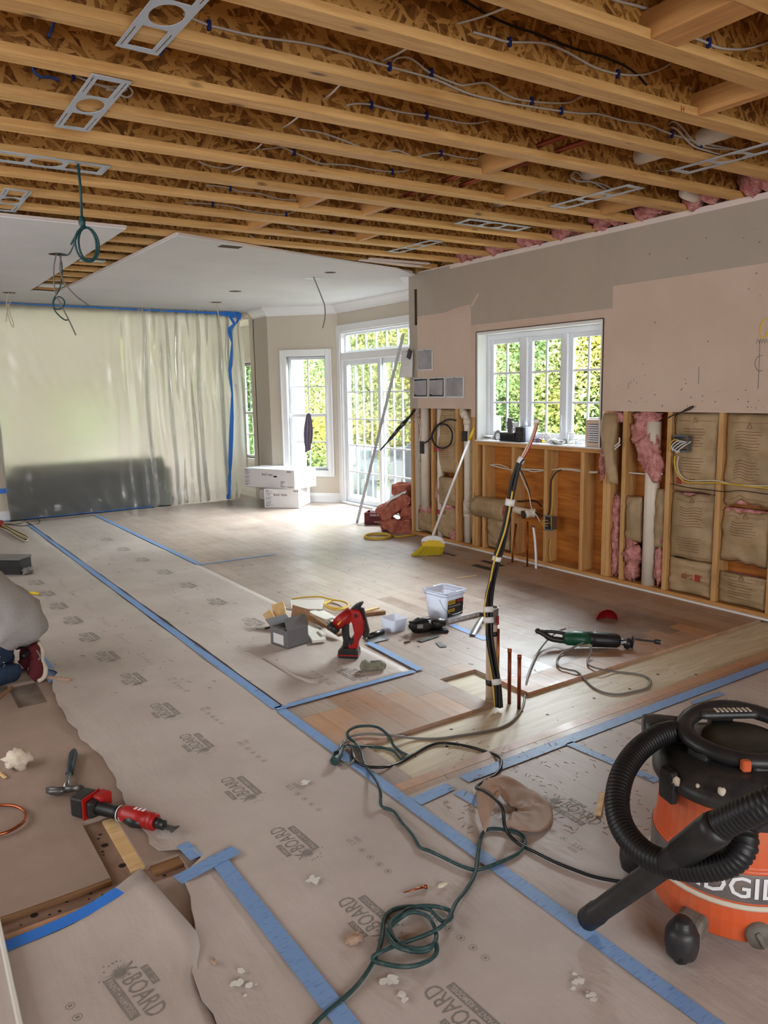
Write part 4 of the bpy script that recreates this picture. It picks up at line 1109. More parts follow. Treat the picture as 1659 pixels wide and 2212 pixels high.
el = thing('pipe_elbow', 'white elbow drain with black cap right of the wrapped pipe', 'pipe', (4.93, 5.1, .40))
MB().tube(smooth_path([(4.95, 5.24, .46), (4.94, 5.10, .455), (4.93, 4.99, .455)], 3), .034, 16).build('pipe_run', 'pvc', el, smooth=True)
MB().tube(smooth_path([(4.96, 4.96, .455), (4.93, 4.985, .455), (4.88, 5.0, .45)], 3), .04, 16).build('elbow', 'pvc', el, smooth=True)
MB().tube([(4.872, 5.02, .44), (4.862, 5.025, .438)], .038, 16).build('cap', 'black_plastic', el, smooth=True)
a = FL(1139, 1224); pipe('copper_riser', [(a.x, a.y, -.02), (a.x-.004, a.y, .41)], .008, 'copper_dull', 'dull copper riser standing in front of the black drain cap', n=8)
a = FL(1107, 1215); pipe('copper_riser', [(a.x, a.y, -.02), (a.x, a.y, .10), (a.x+.06, a.y+.02, .35)], .009, 'copper_dull', 'short dull riser pipe left of the drain cap', n=8)
a = FL(1158, 1228); o = cable('supply_tube', [(a.x, a.y, -.02), (a.x, a.y+.005, .12), (a.x+.01, a.y+.03, .26), (a.x+.02, a.y+.06, .36)], .011, 'white_plastic', 'grey-white flexible tube standing up from the floor below the window', 'pipe', n=10)
MB().tube([(a.x+.02, a.y+.058, .352), (a.x+.022, a.y+.063, .368)], .012, 10).build('end_cap', 'black_plastic', o)

# electrical boxes and wall wiring
def jbox(c, w, h, d, mat, label, wires):
    o = thing('electrical_box', label, 'electrical box', c); x, y, z = c
    MB().box(x, x+d, y-w/2, y-w/2+.004, z-h/2, z+h/2).box(x, x+d, y+w/2-.004, y+w/2, z-h/2, z+h/2).box(x, x+d, y-w/2, y+w/2, z-h/2, z-h/2+.004).box(x, x+d, y-w/2, y+w/2, z+h/2-.004, z+h/2).box(x+d-.004, x+d, y-w/2, y+w/2, z-h/2, z+h/2).build('box_body', mat, o, bevel=.002)
    for za, zb in ((z+h/2, z+h/2+.012), (z-h/2-.012, z-h/2)): MB().box(x-.003, x+.001, y-w/2-.004, y+w/2+.004, za, zb).build('flange', mat, o)
    for pts, r, m in wires: cable('wire', pts, r, m, parent=o, n=5, k=4)
    return o
b = WX(1190, 1150, 4.88)
jbox((4.885, 4.73, .40), .085, .115, .07, 'steel', 'small grey metal box with yellow wires on a stud below the window', [
    ([(4.90, 4.74, .42), (4.87, 4.77, .42), (4.875, 4.80, .40), (4.90, 4.755, .385)], .003, 'cable_yellow'), ([(4.90, 4.72, .40), (4.865, 4.755, .395), (4.87, 4.79, .375), (4.90, 4.74, .37)], .003, 'cable_yellow')])
jbox((4.865, 3.43, 1.155), .12, .10, .07, 'mesh_grey', 'dark grey switch box stuffed with white cables in the open wall', [
    ([(4.89, 3.44-.02*k, 1.17), (4.855, 3.47-.02*k, 1.18-.01*k), (4.85, 3.50-.012*k, 1.15-.015*k), (4.852, 3.50-.02*k, 1.10)], .005, 'cable_white' if k else 'cable_yellow') for k in range(5)])
def wc_(name, px, X, r, mat, label, cat='cable', group=None):
    return cable(name, [WX(x, y, X) for x, y in px], r, mat, label, cat, None, group)
wc_('wall_cable', [(1458, 985), (1457, 1000), (1462, 1020), (1478, 1040), (1510, 1043), (1545, 1043), (1580, 1046), (1620, 1051), (1665, 1055)], 4.89, .006, 'cable_yellow', 'yellow cable running from the switch box to the right across the batts')
wc_('wall_cable', [(1466, 985), (1463, 1005), (1470, 1026), (1490, 1038), (1545, 1038), (1590, 1047), (1665, 1050)], 4.893, .005, 'cable_cream', 'cream cable just above the yellow one beside the switch box')
wc_('wall_cable', [(1450, 1045), (1490, 1054), (1545, 1060), (1570, 1062), (1600, 1060), (1660, 1068)], 4.893, .003, 'cable_black', 'thin black wire stapled across the right-hand batts')
wc_('wall_cable', [(1460, 948), (1459, 925), (1458, 900), (1470, 892), (1490, 880), (1498, 878), (1490, 884), (1465, 893), (1447, 900), (1444, 903), (1455, 896)], 4.885, .004, 'cable_black', 'black cord looping above the switch box over the drywall edge')
wc_('wall_cable', [(1303, 985), (1318, 972), (1330, 962), (1338, 955), (1338, 945)], 4.86, .006, 'cable_white', 'bunch of white cable ends poking out beside the hanging batt')
wc_('wall_cable', [(1306, 983), (1322, 975), (1334, 965), (1340, 960)], 4.862, .006, 'cable_white', 'second white cable end under the bunch beside the hanging batt')
wc_('wall_cable', [(1358, 1021), (1380, 1023), (1398, 1024), (1432, 1024)], 4.945, .006, 'cable_white', 'white cable crossing the tall white pipe')
wc_('wall_cable', [(1054, 1003), (1070, 1007), (1090, 1012), (1104, 1014), (1130, 1013), (1150, 1014), (1170, 1015), (1190, 1015), (1215, 1012), (1250, 1015), (1275, 1019), (1292, 1019)], 4.985, .006, 'cable_white', 'white cable threaded through the studs below the window')
wc_('wall_cable', [(1056, 1005), (1075, 1003), (1095, 1009), (1105, 1016), (1135, 1015), (1152, 1019), (1172, 1017), (1200, 1014), (1230, 1015), (1250, 1018), (1270, 1021), (1292, 1021)], 4.98, .006, 'cable_cream', 'cream cable twisted beside the white one below the window')
wc_('wall_cable', [(1122, 1010), (1133, 1032), (1143, 1060), (1147, 1090), (1155, 1105), (1165, 1112), (1180, 1113), (1187, 1105), (1189, 1080), (1190, 1050), (1192, 1035), (1200, 1022), (1212, 1015)], 4.935, .005, 'cable_black', 'black cable drooping in a loop between the studs below the window')
wc_('wall_cable', [(1120, 1013), (1131, 1040), (1142, 1065), (1147, 1092), (1152, 1103), (1160, 1115), (1167, 1128)], 4.93, .005, 'cable_white', 'white cable end hanging inside the black cable loop')
wc_('wall_cable', [(1117, 1083), (1130, 1083), (1145, 1081), (1160, 1084), (1170, 1095)], 4.96, .008, 'cable_black', 'short thick black cable stub between two studs below the window')
wc_('wall_cable', [(1195, 1035), (1194, 1080), (1191, 1110), (1190, 1136)], 4.925, .004, 'cable_yellow', 'yellow cable dropping into the small metal box')
wc_('wall_cable', [(1190, 1165), (1187, 1195), (1191, 1213)], 4.93, .004, 'cable_yellow', 'yellow cable leaving the underside of the small metal box')
wc_('wall_cable', [(893, 905), (903, 908), (908, 925), (906, 950), (903, 985), (900, 995), (905, 1000), (916, 1001)], 4.925, .005, 'cable_white', 'white cable curving down the end stud to the wide pipe')
wc_('wall_cable', [(893, 900), (906, 905), (910, 925), (908, 960), (905, 990), (901, 1000), (904, 1015), (903, 1050), (902, 1110), (903, 1147)], 4.928, .005, 'cable_cream', 'cream cable running down the end stud to the floor')
wc_('wall_cable', [(916, 1003), (906, 1007), (904, 1020), (908, 1027), (918, 1026)], 4.925, .004, 'cable_cream', 'short cream cable bent into the wide white pipe')
wc_('wall_cable', [(945, 997), (958, 996), (972, 1000), (985, 994)], 4.94, .005, 'cable_white', 'white cable crossing behind the thin standing pipe')
blk = [WX(x, y, 4.885) for x, y in ((908, 959), (920, 955), (930, 947), (938, 930), (948, 918), (962, 917), (974, 928), (977, 943), (972, 960), (958, 968), (944, 965), (935, 952), (934, 935), (943, 920), (955, 912), (968, 906), (984, 908))]
cable('cable_coil', blk, .0085, 'cable_black', 'coil of black cable hanging in the open wall above the broom', 'cable', n=8)
# black bundle pulled out of the wall end towards the perforated bar
bd = thing('cable_bundle', 'black taped cable bundle leaning from the wall end onto the perforated bar', 'cable', WX(820, 975, 5.1))
P0, P1 = WX(897, 885, 4.89), Vector((4.86, 7.32, 1.06))
q = smooth_path([P0, WX(885, 900, 4.89), WX(868, 917, 4.875), WX(850, 940, 4.87), WX(822, 972, 4.865)], 5)
MB().tube(q, [.012]*6+[.016]*6+[.02]*5+[.010]*4, 8).build('sheath', 'cable_black', bd, smooth=True)
cable('wire', [P0+Vector((-.02, .01, .0)), WX(876, 915, 4.87), WX(858, 932, 4.86), WX(850, 941, 4.86)], .006, 'cable_black', parent=bd)
MB().tube([q[9], q[10]], .0215, 8).build('tape_band', 'cable_grey', bd, smooth=True); MB().tube([q[13], q[14]], .021, 8).build('tape_band', 'cable_grey', bd, smooth=True)
# perforated steel bar leaning from the floor to the wall end
pa, pb = FL(771, 1129), Vector((4.878, 6.86, 2.16))
pbz = thing('perforated_bar', 'long perforated steel bar leaning against the end of the wall', 'metal bar', pa)
d = (pb-pa).normalized(); sd = d.cross(Vector((.6, .8, 0))).normalized()
MB().bar(pa, pb, .030, .003, Vector((-.55, -.83, .1))).build('bar', 'galv', pbz)
MB().bar(pa+d.cross(Vector((-.55, -.83, .1))).normalized()*.016, pb+d.cross(Vector((-.55, -.83, .1))).normalized()*.016, .003, .02, Vector((-.55, -.83, .1))).build('bar', 'galv', pbz)
hl = MB(); L = (pb-pa).length; ux = d; uy = Vector((-.55, -.83, .1)).normalized(); uz = ux.cross(uy).normalized(); uy = uz.cross(ux)
k = .04
while k < L-.03:
    c = pa+ux*k+uy*.0022; n = 8
    hl.add([c+ux*(.007*math.cos(2*math.pi*i/n))+uz*(.005*math.sin(2*math.pi*i/n)) for i in range(n)], [tuple(range(n))]); k += .038
tag(hl.build('hole', 'white_trim', pbz), kind='stuff')

# ================================================================== ON THE WALL: papers
def sheet(y0, y1, z0, z1, label, dark, mat='ink_grey', dx=.004, curl=.0, blank=False, group=None):
    o = thing('pinned_sheet', label, 'paper', (W-dx, (y0+y1)/2, z0), None, group)
    mb = MB(); n = 8
    for i in range(n+1):
        for j in range(n+1):
            u, v = i/n, j/n
            mb.v.append(Vector((W-dx-curl*(1-v)**2*(.4+u), y0+(y1-y0)*u, z0+(z1-z0)*v)))
    for i in range(n):
        for j in range(n): a = i*(n+1)+j; mb.f.append([a, a+1, a+n+2, a+n+1]); mb.mi.append(0)
    mb.build('paper', 'paper_white', o, smooth=True, solid=.0006)
    if dark:
        m_ = MB(); e = .012
        for (a, b, c, d_) in dark: 
            k = 6
            for i in range(k):
                for j in range(k):
                    def Pp(u, v): return Vector((W-dx-curl*(1-v)**2*(.4+u)-.0012, y0+(y1-y0)*u, z0+(z1-z0)*v))
                    ua, ub = a+(b-a)*i/k, a+(b-a)*(i+1)/k; va, vb = c+(d_-c)*j/k, c+(d_-c)*(j+1)/k
                    m_.add([Pp(ua, va), Pp(ub, va), Pp(ub, vb), Pp(ua, vb)], [(0, 1, 2, 3)])
        m_.build('print', mat, o)
    MB().lathe([(0, -.006), (.006, -.004), (.004, 0)], 8, (W-dx, (y0+y1)/2, z1-.012), 'X').build('pin', 'ink_black', o)
    return o
M('ink_photo', S(170, 168, 170), .7, col2=S(146, 144, 148), sc_=5)
sheet(6.38, 6.655, 1.765, 1.985, 'printed sheet pinned highest, with a faint grey plan', [(.06, .94, .06, .94)], 'ink_photo')
sheet(6.69, 6.89, 1.70, 1.985, 'thick clipped stack of papers hanging over the wall end', [(.25, .85, .93-.07*k, .935-.07*k) for k in range(8)], 'ink_grey', .03, .03)
MB().bar((W-.045, 6.71, 1.985), (W-.045, 6.75, 1.90), .06, .012, (1, 0, 0)).build('binder_clip', 'black_plastic', None); tag(bpy.data.objects['binder_clip'], 'black binder clip on the papers at the wall end', 'clip')
for y0, y1, wh in ((6.46, 6.72, 'left'), (6.185, 6.452, 'middle'), (5.885, 6.178, 'right')):
    s_ = sheet(y0, y1, 1.482, 1.692, {'left': 'grey photocopy pinned first of the low row of three, nearest the wall end', 'middle': 'smaller grey photocopy pinned in the middle of the low row of three', 'right': 'wide grey photocopy pinned last of the low row of three, nearest the window'}[wh], [(.06, .94, .08, .94)], 'ink_black' if wh != 'right' else 'ink_photo', .004, .004)
    if wh != 'right':
        MB().add([(W-.0085, y0+.03, 1.482+.03), (W-.0085, y1-.025, 1.482+.03), (W-.0085, y1-.02, 1.692-.03), (W-.0085, y0+.022, 1.692-.025)], [(0, 1, 2, 3)]).build('print', 'ink_photo', s_)
# ================================================================== UNDER THE OPEN CEILING
def JW(x, y, n, off=.052):                          # on the web of joist n (its side toward the camera)
    d = ray(x, y)
    # Y = 3.146+.4064 n -off + (W-X)*.024
    t = (3.146+.4064*n-off+W*.024)/(d.y+.024*d.x); return CAM+d*t
def ccable(px, n, label, mat='cable_white', r=.0075, staples=(), off=.055):
    o = cable('ceiling_cable', [JW(x, y, n, off) for x, y in px], r, mat, label, 'cable', n=6, k=5, flat=.6)
    for x, y in staples:
        p = JW(x, y, n, off); MB().box(p.x-.007, p.x+.007, p.y-.010, p.y+.006, p.z-.017, p.z+.017).build('staple', 'staple_blue', o, bevel=.002)
    return o
ccable([(395, 30), (415, 40), (451, 55), (480, 62), (560, 80), (690, 100), (830, 141), (850, 147), (940, 172), (1020, 205), (1130, 228), (1250, 245), (1290, 246), (1350, 262), (1400, 270), (1450, 290), (1520, 310), (1600, 325)], -1, 'longest white cable, sweeping from the near lamp plate across the joist to the right wall', staples=((451, 55), (841, 144), (1212, 240), (1451, 291)))
ccable([(850, 133), (858, 126), (880, 124), (900, 135), (930, 158), (990, 183), (1012, 183), (1040, 179), (1058, 183), (1090, 203), (1120, 215), (1180, 222), (1225, 222), (1248, 212), (1262, 204)], -1, 'white cable wavering above the longest one in the same joist bay', staples=((931, 157), (1148, 218)))
ccable([(1022, 70), (1060, 80), (1100, 91), (1170, 93), (1215, 108), (1250, 127), (1285, 146), (1335, 160), (1385, 162), (1425, 150), (1446, 138)], -2, 'white cable dipping in the second nearest joist bay below the black one', staples=((1100, 91), (1334, 160)))
ccable([(993, -5), (1060, 35), (1110, 57), (1150, 70), (1200, 90), (1250, 108), (1300, 122), (1345, 140), (1375, 160), (1397, 184)], -2, 'black cable running diagonally over the second nearest joist web', 'cable_black', .006)
ccable([(748, 228), (770, 224), (800, 226), (830, 234), (870, 243), (920, 250), (960, 258), (1000, 266), (1030, 266), (1055, 261)], 0, 'white cable with two blue staples in the bay below the longest cable', staples=((802, 227), (921, 250)))
ccable([(648, 280), (680, 284), (710, 292), (740, 303), (770, 315), (800, 328), (830, 328), (858, 325), (880, 334), (897, 340), (925, 333), (952, 331), (985, 338), (1020, 343), (1045, 342), (1058, 337)], 1, 'wavy white cable ending near the blocking in the middle of the ceiling', staples=((952, 331),))
ccable([(565, 323), (590, 320), (608, 318), (620, 322), (635, 329), (660, 340), (690, 353), (720, 355), (760, 358), (800, 366), (847, 371), (870, 370), (885, 366)], 2, 'white cable hanging in shallow waves one bay beyond the wavy one', staples=((635, 329), (847, 371)))
ccable([(430, 349), (445, 356), (470, 362), (490, 363), (510, 355)], 3, 'short white cable bowed between two joists on the left half of the ceiling')
ccable([(446, 401), (470, 402), (497, 407), (520, 414), (560, 418), (590, 427), (620, 432), (660, 431)], 4, 'white cable running to the wooden blocking in the far ceiling', staples=((497, 407),))
ccable([(400, 438), (430, 439), (459, 441), (500, 446), (540, 456), (575, 460), (600, 463), (618, 463), (640, 456)], 5, 'white cable with two staples just past the far blocking', staples=((459, 441), (618, 463)))
ccable([(620, 488), (645, 498), (665, 503), (690, 499), (705, 498), (730, 508), (760, 518), (774, 514), (776, 508), (768, 504)], 6, 'white cable ending in a small loop near the edge of the ceiling board', staples=((714, 501),))
ccable([(1500, 83), (1520, 90), (1550, 103), (1580, 107), (1610, 106), (1640, 98), (1670, 86)], -3, 'white cable sagging right of the wide timber blocking', staples=((1530, 93),))
ccable([(1310, -6), (1340, 4), (1380, 14), (1410, 24), (1440, 37)], -3, 'white cable entering the wide timber blocking at the top edge')
ccable([(1446, 268), (1450, 263), (1460, 265), (1475, 278), (1490, 297), (1510, 314), (1545, 321), (1590, 323)], -1, 'doubled white cable loop tied above the right-hand lamp plate', staples=((1513, 316),))
ccable([(1450, 275), (1462, 280), (1480, 300), (1500, 317), (1530, 327), (1555, 334)], -1, 'lower white cable of the tied loop by the right-hand lamp plate', off=.065)
ccable([(1232, 381), (1240, 372), (1250, 375), (1262, 388), (1280, 393), (1300, 398), (1322, 408)], 1, 'white cable loop above the lamp plate in the right centre', off=.06)
ccable([(1233, 384), (1250, 392), (1275, 393), (1296, 402), (1310, 412)], 1, 'second white cable of the loop above the right centre lamp plate', off=.068)
ccable([(945, 520), (965, 532), (985, 540), (1015, 541), (1038, 535)], 6, 'white cable sagging beside the farthest lamp plate')
ccable([(1418, 368), (1435, 370), (1455, 366), (1470, 356)], 0, 'thin white wire end left of the right-hand lamp plate', r=.004)
for (a, b, n, lb) in (((988, 50), (1094, 16), -2, 'white cable crossing up through the second joist near the black cable'), ((828, 130), (893, 96), -1, 'white cable rising behind the joist near the start of the wavering one'), ((700, 215), (735, 183), 0, 'short white cable slanting between joists in the upper middle'), ((612, 275), (645, 252), 1, 'short white cable slanting between joists left of the wavy one'), ((500, 371), (530, 358), 3, 'short white cable slanting beside the bowed one'), ((548, 324), (566, 310), 2, 'tiny white cable slanting left of the shallow waves')):
    p = JW(*a, n); q = JW(*b, n); q = q+Vector((.0, -.20, .02)); p = p+Vector((0, .01, 0))
    d = ray(*b); t = (p.z+.02-CAMH)/d.z; q = CAM+d*t
    cable('ceiling_cable', [p, (p+q)/2+Vector((0, 0, -.004)), q], .006, 'cable_white', lb, flat=.6)
# pipes that run through the joists along the house
for px, z, r, m, nm, lb in (((1293, 266), 2.93, .014, 'copper_dull', 'copper_pipe', 'dull copper pipe passing through the joists, left of a pair'), ((1334, 280), 2.93, .014, 'copper_dull', 'copper_pipe', 'dull copper pipe passing through the joists, right of a pair')):
    p = JW(*px, -1); z = p.z; pipe(nm, [(p.x, 2.74, z), (p.x, 5.9, z)], r, m, lb, n=10)
p = JW(1514, 297, -1); pipe('vent_pipe', [(p.x, 2.40, p.z), (p.x, 4.5, p.z)], .045, 'pvc', 'white pipe end passing through the joists near the right wall')
p = FL(1470, 203, 2.95)
cable('copper_branch', [FL(1461, 207, 2.90), FL(1500, 190, 2.95), FL(1520, 188, 2.96), FL(1545, 198, 2.96), FL(1565, 205, 2.95), FL(1570, 180, 3.0)], .011, 'copper', 'bent copper branch by the blocking at upper right', 'pipe', n=8)
p = FL(1430, 466, 2.88); pipe('vent_pipe', [(4.70, JY(1, 4.7)-.2, 2.84), (4.93, JY(1, 4.9)-.16, 2.83)], .045, 'pvc', 'white pipe stub above the greige wall between wool tufts', n=12)
# red letters on a joist face
rl = MB()
for ch, q in (('H', (1474, 237)), ('C', (1512, 246))):
    p = JW(*q, -2, .0895); m = Matrix(((1, 0, 0, p.x), (0, 0, -1, p.y-.002), (0, 1, 0, p.z), (0, 0, 0, 1)))
    put_text(rl, ch, .035, m)
tag(rl.build('joist_letters', 'red_print', ce))

# metal mounting plates for lamps
def plate_mesh():
    """long flat plate with a round hole, two windows and four slots"""
    cu = bpy.data.curves.new('plate', 'CURVE'); cu.dimensions = '2D'; cu.fill_mode = 'BOTH'; cu.extrude = .0012
    def spl(pts):
        s_ = cu.splines.new('POLY'); s_.points.add(len(pts)-1); s_.use_cyclic_u = True
        for i, (x, y) in enumerate(pts): s_.points[i].co = (x, y, 0, 1)
    spl([(-.30, -.085), (.30, -.085), (.30, .085), (-.30, .085)])
    spl([(.078*math.cos(2*math.pi*i/32), .078*math.sin(2*math.pi*i/32)*.78) for i in range(32)])
    for s_ in (-1, 1):
        spl([(s_*.10, -.05), (s_*.265, -.05), (s_*.265, .05), (s_*.10, .05)])
        for t_ in (-1, 1): spl([(s_*.12, t_*.066), (s_*.28, t_*.066), (s_*.28, t_*.072), (s_*.12, t_*.072)])
    o = bpy.data.objects.new('plate', cu); COL.objects.link(o)
    me = bpy.data.meshes.new_from_object(o.evaluated_get(bpy.context.evaluated_depsgraph_get()))
    bpy.data.objects.remove(o); return me
PM = plate_mesh(); PM.materials.clear(); PM.materials.append(MATS['galv_flat'])
def lamp_plate(cx_, cy_, deg, label, L=1.0, Wd=1.0, z=H-.004):
    o = bpy.data.objects.new('lamp_plate', PM); COL.objects.link(o); o.location = (cx_, cy_, z); o.rotation_euler = (0, 0, math.radians(deg)); o.scale = (L, Wd, 1)
    return tag(o, label, 'mounting plate', 'metal lamp plates under the joists')
lamp_plate(.94, 2.60, 91, 'nearest metal lamp plate, crossing the joist at upper left', 1.02, .88)
lamp_plate(.925, 3.53, 90, 'metal lamp plate with cables coiled behind it, second from the top', 1.14, .88)
lamp_plate(.93, 4.465, -.5, 'metal lamp plate lying along a joist with a green cable through it', 1.0, 1.18)
lamp_plate(.90, 5.42, 90, 'metal lamp plate at the left edge above the ceiling board', 1.03, .88)
lamp_plate(4.03, 4.50, -1, 'metal lamp plate lying along a far joist in the middle distance', 1.0, 1.1)
lamp_plate(4.02, 5.48, 92, 'farthest metal lamp plate, beside the edge of the ceiling board', 1.0, .85)
lamp_plate(4.03, 3.54, 91, 'metal lamp plate crossing joists in the right centre', 1.06, .95)
lamp_plate(3.99, 2.58, 90, 'metal lamp plate nearest the top of the greige wall', 1.05, .95)
# cables round the second plate, blue straps
for k, (pts, lb) in enumerate((([(60, 133), (75, 143), (110, 150), (150, 160), (190, 175), (240, 192), (270, 196)], 'white cable entering the second lamp plate from the left, lower'), ([(110, 141), (140, 152), (185, 158), (230, 170), (265, 180), (285, 195), (283, 207), (270, 210), (252, 200)], 'white cable looping out right of the second lamp plate'), ([(200, 180), (240, 188), (262, 186), (273, 190), (268, 196), (230, 194)], 'white cable bent round inside the second lamp plate'))):
    ccable(pts, 1, lb, staples=((158, 166),) if k == 0 else ((182, 160),) if k == 1 else (), off=.06)
def strap(px, n, label, w=.03):
    mb = MB(); mb.tube(smooth_path([JW(x, y, n, .06) for x, y in px], 4), w*.5, 6, flat=.35)
    return tag(mb.build('blue_strap', 'strap_blue', None, smooth=True), label, 'strap')
strap([(119, 37), (114, 58), (105, 80)], 0, 'blue strap hanging between joists at upper left')
strap([(72, 136), (72, 152), (88, 166), (110, 167), (128, 174)], 1, 'bent blue strap holding cables left of the second lamp plate', .026)
strap([(362, 95), (354, 108), (347, 120)], 0, 'blue strap end below the nearest lamp plate', .02)
strap([(88, 222), (78, 230)], 2, 'small blue strap end left of the second lamp plate', .02)
# cables that hang from the ceiling
top = FL(168, 352, H)
gk = thing('green_cable', 'dark green cable hanging from a lamp plate, coiled and tied with a knot', 'cable', top)
kz = 2.49
MB().tube([(top.x, top.y, H+.02), (top.x+.004, top.y, 2.65), (top.x, top.y, kz)], .007, 8).build('drop', 'cable_teal', gk, smooth=True)
MB().blob((top.x, top.y, kz-.02), (.016, .016, .035), 4, .3).build('knot', 'cable_teal', gk, smooth=True)
for k, (rx, rz, dx) in enumerate(((.045, .085, .02), (.050, .088, .015))):
    pts = [(top.x+dx+rx*math.sin(2*math.pi*i/24)*(1+.2*k), top.y-.01*k+.006*i/24, kz-.045-rz+rz*math.cos(2*math.pi*i/24)) for i in range(25)]
    MB().tube(pts, .006, 6).build('loop', 'cable_teal', gk, smooth=True)
hole = FL(125, 549, H-.026)
e = smooth_path([(top.x, top.y, kz-.04), (top.x-.03, top.y+.15, 2.38), UP(170, 500, (1.2, 5.2)), UP(150, 548, (1.40, 6.5)), (hole.x+.02, hole.y-.01, H-.03), (hole.x+.01, hole.y, H)], 6)
MB().tube(e, .006, 6).build('lead', 'cable_teal', gk, smooth=True)
def hang(name, p, px, r, mat, label, z0=H):
    pts = [Vector((p.x, p.y, z0))]+[UP(x, y, (p.x, p.y)) for x, y in px]
    return cable(name, pts, r, mat, label, 'cable', n=6)
hang('hanging_cable', hole+Vector((0, 0, 0)), [(119, 560), (116, 590), (119, 630), (130, 655), (148, 690), (164, 724)], .006, 'cable_grey', 'longest grey cable hanging from the round ceiling hole by the opened strip')
hang('hanging_cable', hole+Vector((.03, .0, 0)), [(131, 560), (130, 585), (140, 612), (165, 640), (192, 660)], .006, 'cable_grey', 'grey cable from the round hole curving away to the right')
hang('hanging_cable', hole+Vector((.02, .04, 0)), [(134, 580), (130, 620), (118, 642), (114, 658), (122, 668), (136, 664), (139, 650), (128, 641), (117, 648), (116, 665), (126, 680), (140, 691), (149, 690)], .006, 'cable_teal', 'dark teal cable twisted into a small loop below the round hole')
h5 = FL(20, 632, H-.026)
hang('hanging_cable', h5, [(14, 650), (16, 675), (22, 695), (28, 707), (29, 698), (22, 680), (17, 655)], .006, 'cable_cream', 'cream cable doubled into a loop at the left edge of the ceiling board')
hang('hanging_cable', h5+Vector((.03, 0, 0)), [(24, 645), (16, 670), (13, 695)], .005, 'cable_cream', 'cream cable end beside the doubled loop at the left edge')
hang('hanging_cable', FL(467, 653, H-.026), [(470, 670), (475, 700), (478, 727)], .006, 'cable_cream', 'cream cable hanging in front of the plastic curtain')
hang('hanging_cable', FL(675, 598, H-.026), [(684, 615), (694, 640), (701, 660), (702, 685), (697, 709)], .006, 'cable_grey', 'grey cable bowing down from the lamp opening before the bay window')
cable('ceiling_loop', [JW(x, y, 7, .06) for x, y in ((540, 509), (560, 520), (580, 521), (583, 512))], .006, 'cable_white', 'white cable loop just above the edge of the white ceiling board')
cable('ceiling_loop', [JW(x, y, 7, .06) for x, y in ((590, 525), (600, 521), (601, 513))], .006, 'cable_white', 'short white cable hook beside the loop above the ceiling board')

# ================================================================== PLASTIC CURTAIN AND WHAT STANDS BEHIND IT
CY = 10.80
def cfold(x, z):
    t = (x-1.5)/3.3
    right = max(0, min(1, (t-.38)/.25))
    v = .012*noise.noise(Vector((x*1.2, z*.6, 2)))
    v += right*(.045*math.sin(x*16+1.2*math.sin(z*1.3)+.8*x)*(.25+.75*min(1, max(0, (2.65-z)/.5)))++.0*x+.018*math.sin(x*41+z*.9+2*noise.noise(Vector((x*2, z, 1)))))
    v += (1-right)*.005*noise.noise(Vector((x*9+z*3, z*4, 7)))*(1+2*max(0, .9-z))
    lower = max(0, (.75-z)/.75)
    v += .022*lower*noise.noise(Vector((x*5-z*3, z*7+x*4, 4)))
    return v
cur = thing('plastic_curtain', 'translucent plastic dust curtain taped across the room opening', 'curtain', (3.1, CY, 0))
nx, nz = 190, 90; g = MB()
for j in range(nz+1):
    z = .004+2.735*j/nz
    for i in range(nx+1):
        x0_, x1_ = 1.46-.04*math.sin(z*1.1), 4.74-.13*max(0, (z-.05)/2.7)*0+.14*math.sin(min(1, (2.74-z)/2.6)*math.pi)*.35-.30*max(0, 1-z/.5)*.35
        x = x0_+(x1_-x0_)*i/nx
        g.v.append(Vector((x, CY+cfold(x, z)-.10*(x-1.5)/3.3*.0, z)))
for j in range(nz):
    for i in range(nx): a = j*(nx+1)+i; g.f.append([a, a+1, a+nx+2, a+nx+1]); g.mi.append(0)
sheet_o = g.build('plastic_sheet', 'poly_sheet', cur, smooth=True)
def ctape(pts, w, mat='tape_bright', y=-.012):
    mb = MB(); n = len(pts)
    P = [Vector((p[0], CY+y+cfold(p[0], p[1])*1.0, p[1])) for p in pts]
    for i in range(n):
        d = (P[min(i+1, n-1)]-P[max(i-1, 0)]); s_ = Vector((-d.z, 0, d.x)).normalized()*w[i]/2
        mb.v += [P[i]+s_, P[i]-s_]
    for i in range(n-1): mb.f.append([2*i, 2*i+1, 2*i+3, 2*i+2]); mb.mi.append(0)
    return mb.build('tape_edge', mat, cur, solid=.001)
ctape([(1.4+.33*i, 2.722-.002*i) for i in range(11)], [.010+.002*i for i in range(11)])
ctape([(4.28, 2.70), (4.5, 2.70), (4.72, 2.69)], [.02, .06, .10])
redge = [(498, 684), (505, 700), (497, 712), (502, 740), (502, 770), (498, 800), (502, 850), (501, 900), (500, 950), (499, 1000), (499, 1020), (496, 1040), (490, 1070), (488, 1080)]
rp_ = [WY(x, y, CY) for x, y in redge]
ctape([(p.x, max(.02, p.z)) for p in rp_], [.05, .05, .10, .02, .06, .05, .03, .06, .07, .06, .03, .06, .06, .05])
for a, b, wd in (((518, 676), (515, 690), .06), ((515, 690), (508, 699), .03)):
    p, q = WY(*a, CY), WY(*b, CY); ctape([(p.x, p.z), (q.x, q.z)], [wd, wd])
ft = tape([(1.62+.12*i, CY-.035+.012*math.sin(i*1.3), 0) for i in range(15)], .06, 'bright blue tape along the foot of the plastic curtain', .012, 'tape_bright')
tape([(1.36, 10.80, 0), (1.47, 10.79, 0)], .05, 'bright blue tape piece on the wall end left of the curtain', .01, 'tape_bright')
tt = MB(); tt.box(1.36, 1.475, 10.815, 10.826, .36, .42, None).build('curtain_tape', 'tape_bright', None); tag(bpy.data.objects['curtain_tape'], 'bright blue tape patch holding the curtain to the wall end', 'tape')
sf = thing('sofa', 'charcoal sofa with its back against the plastic curtain', 'sofa', (2.6, 11.35, -.15))
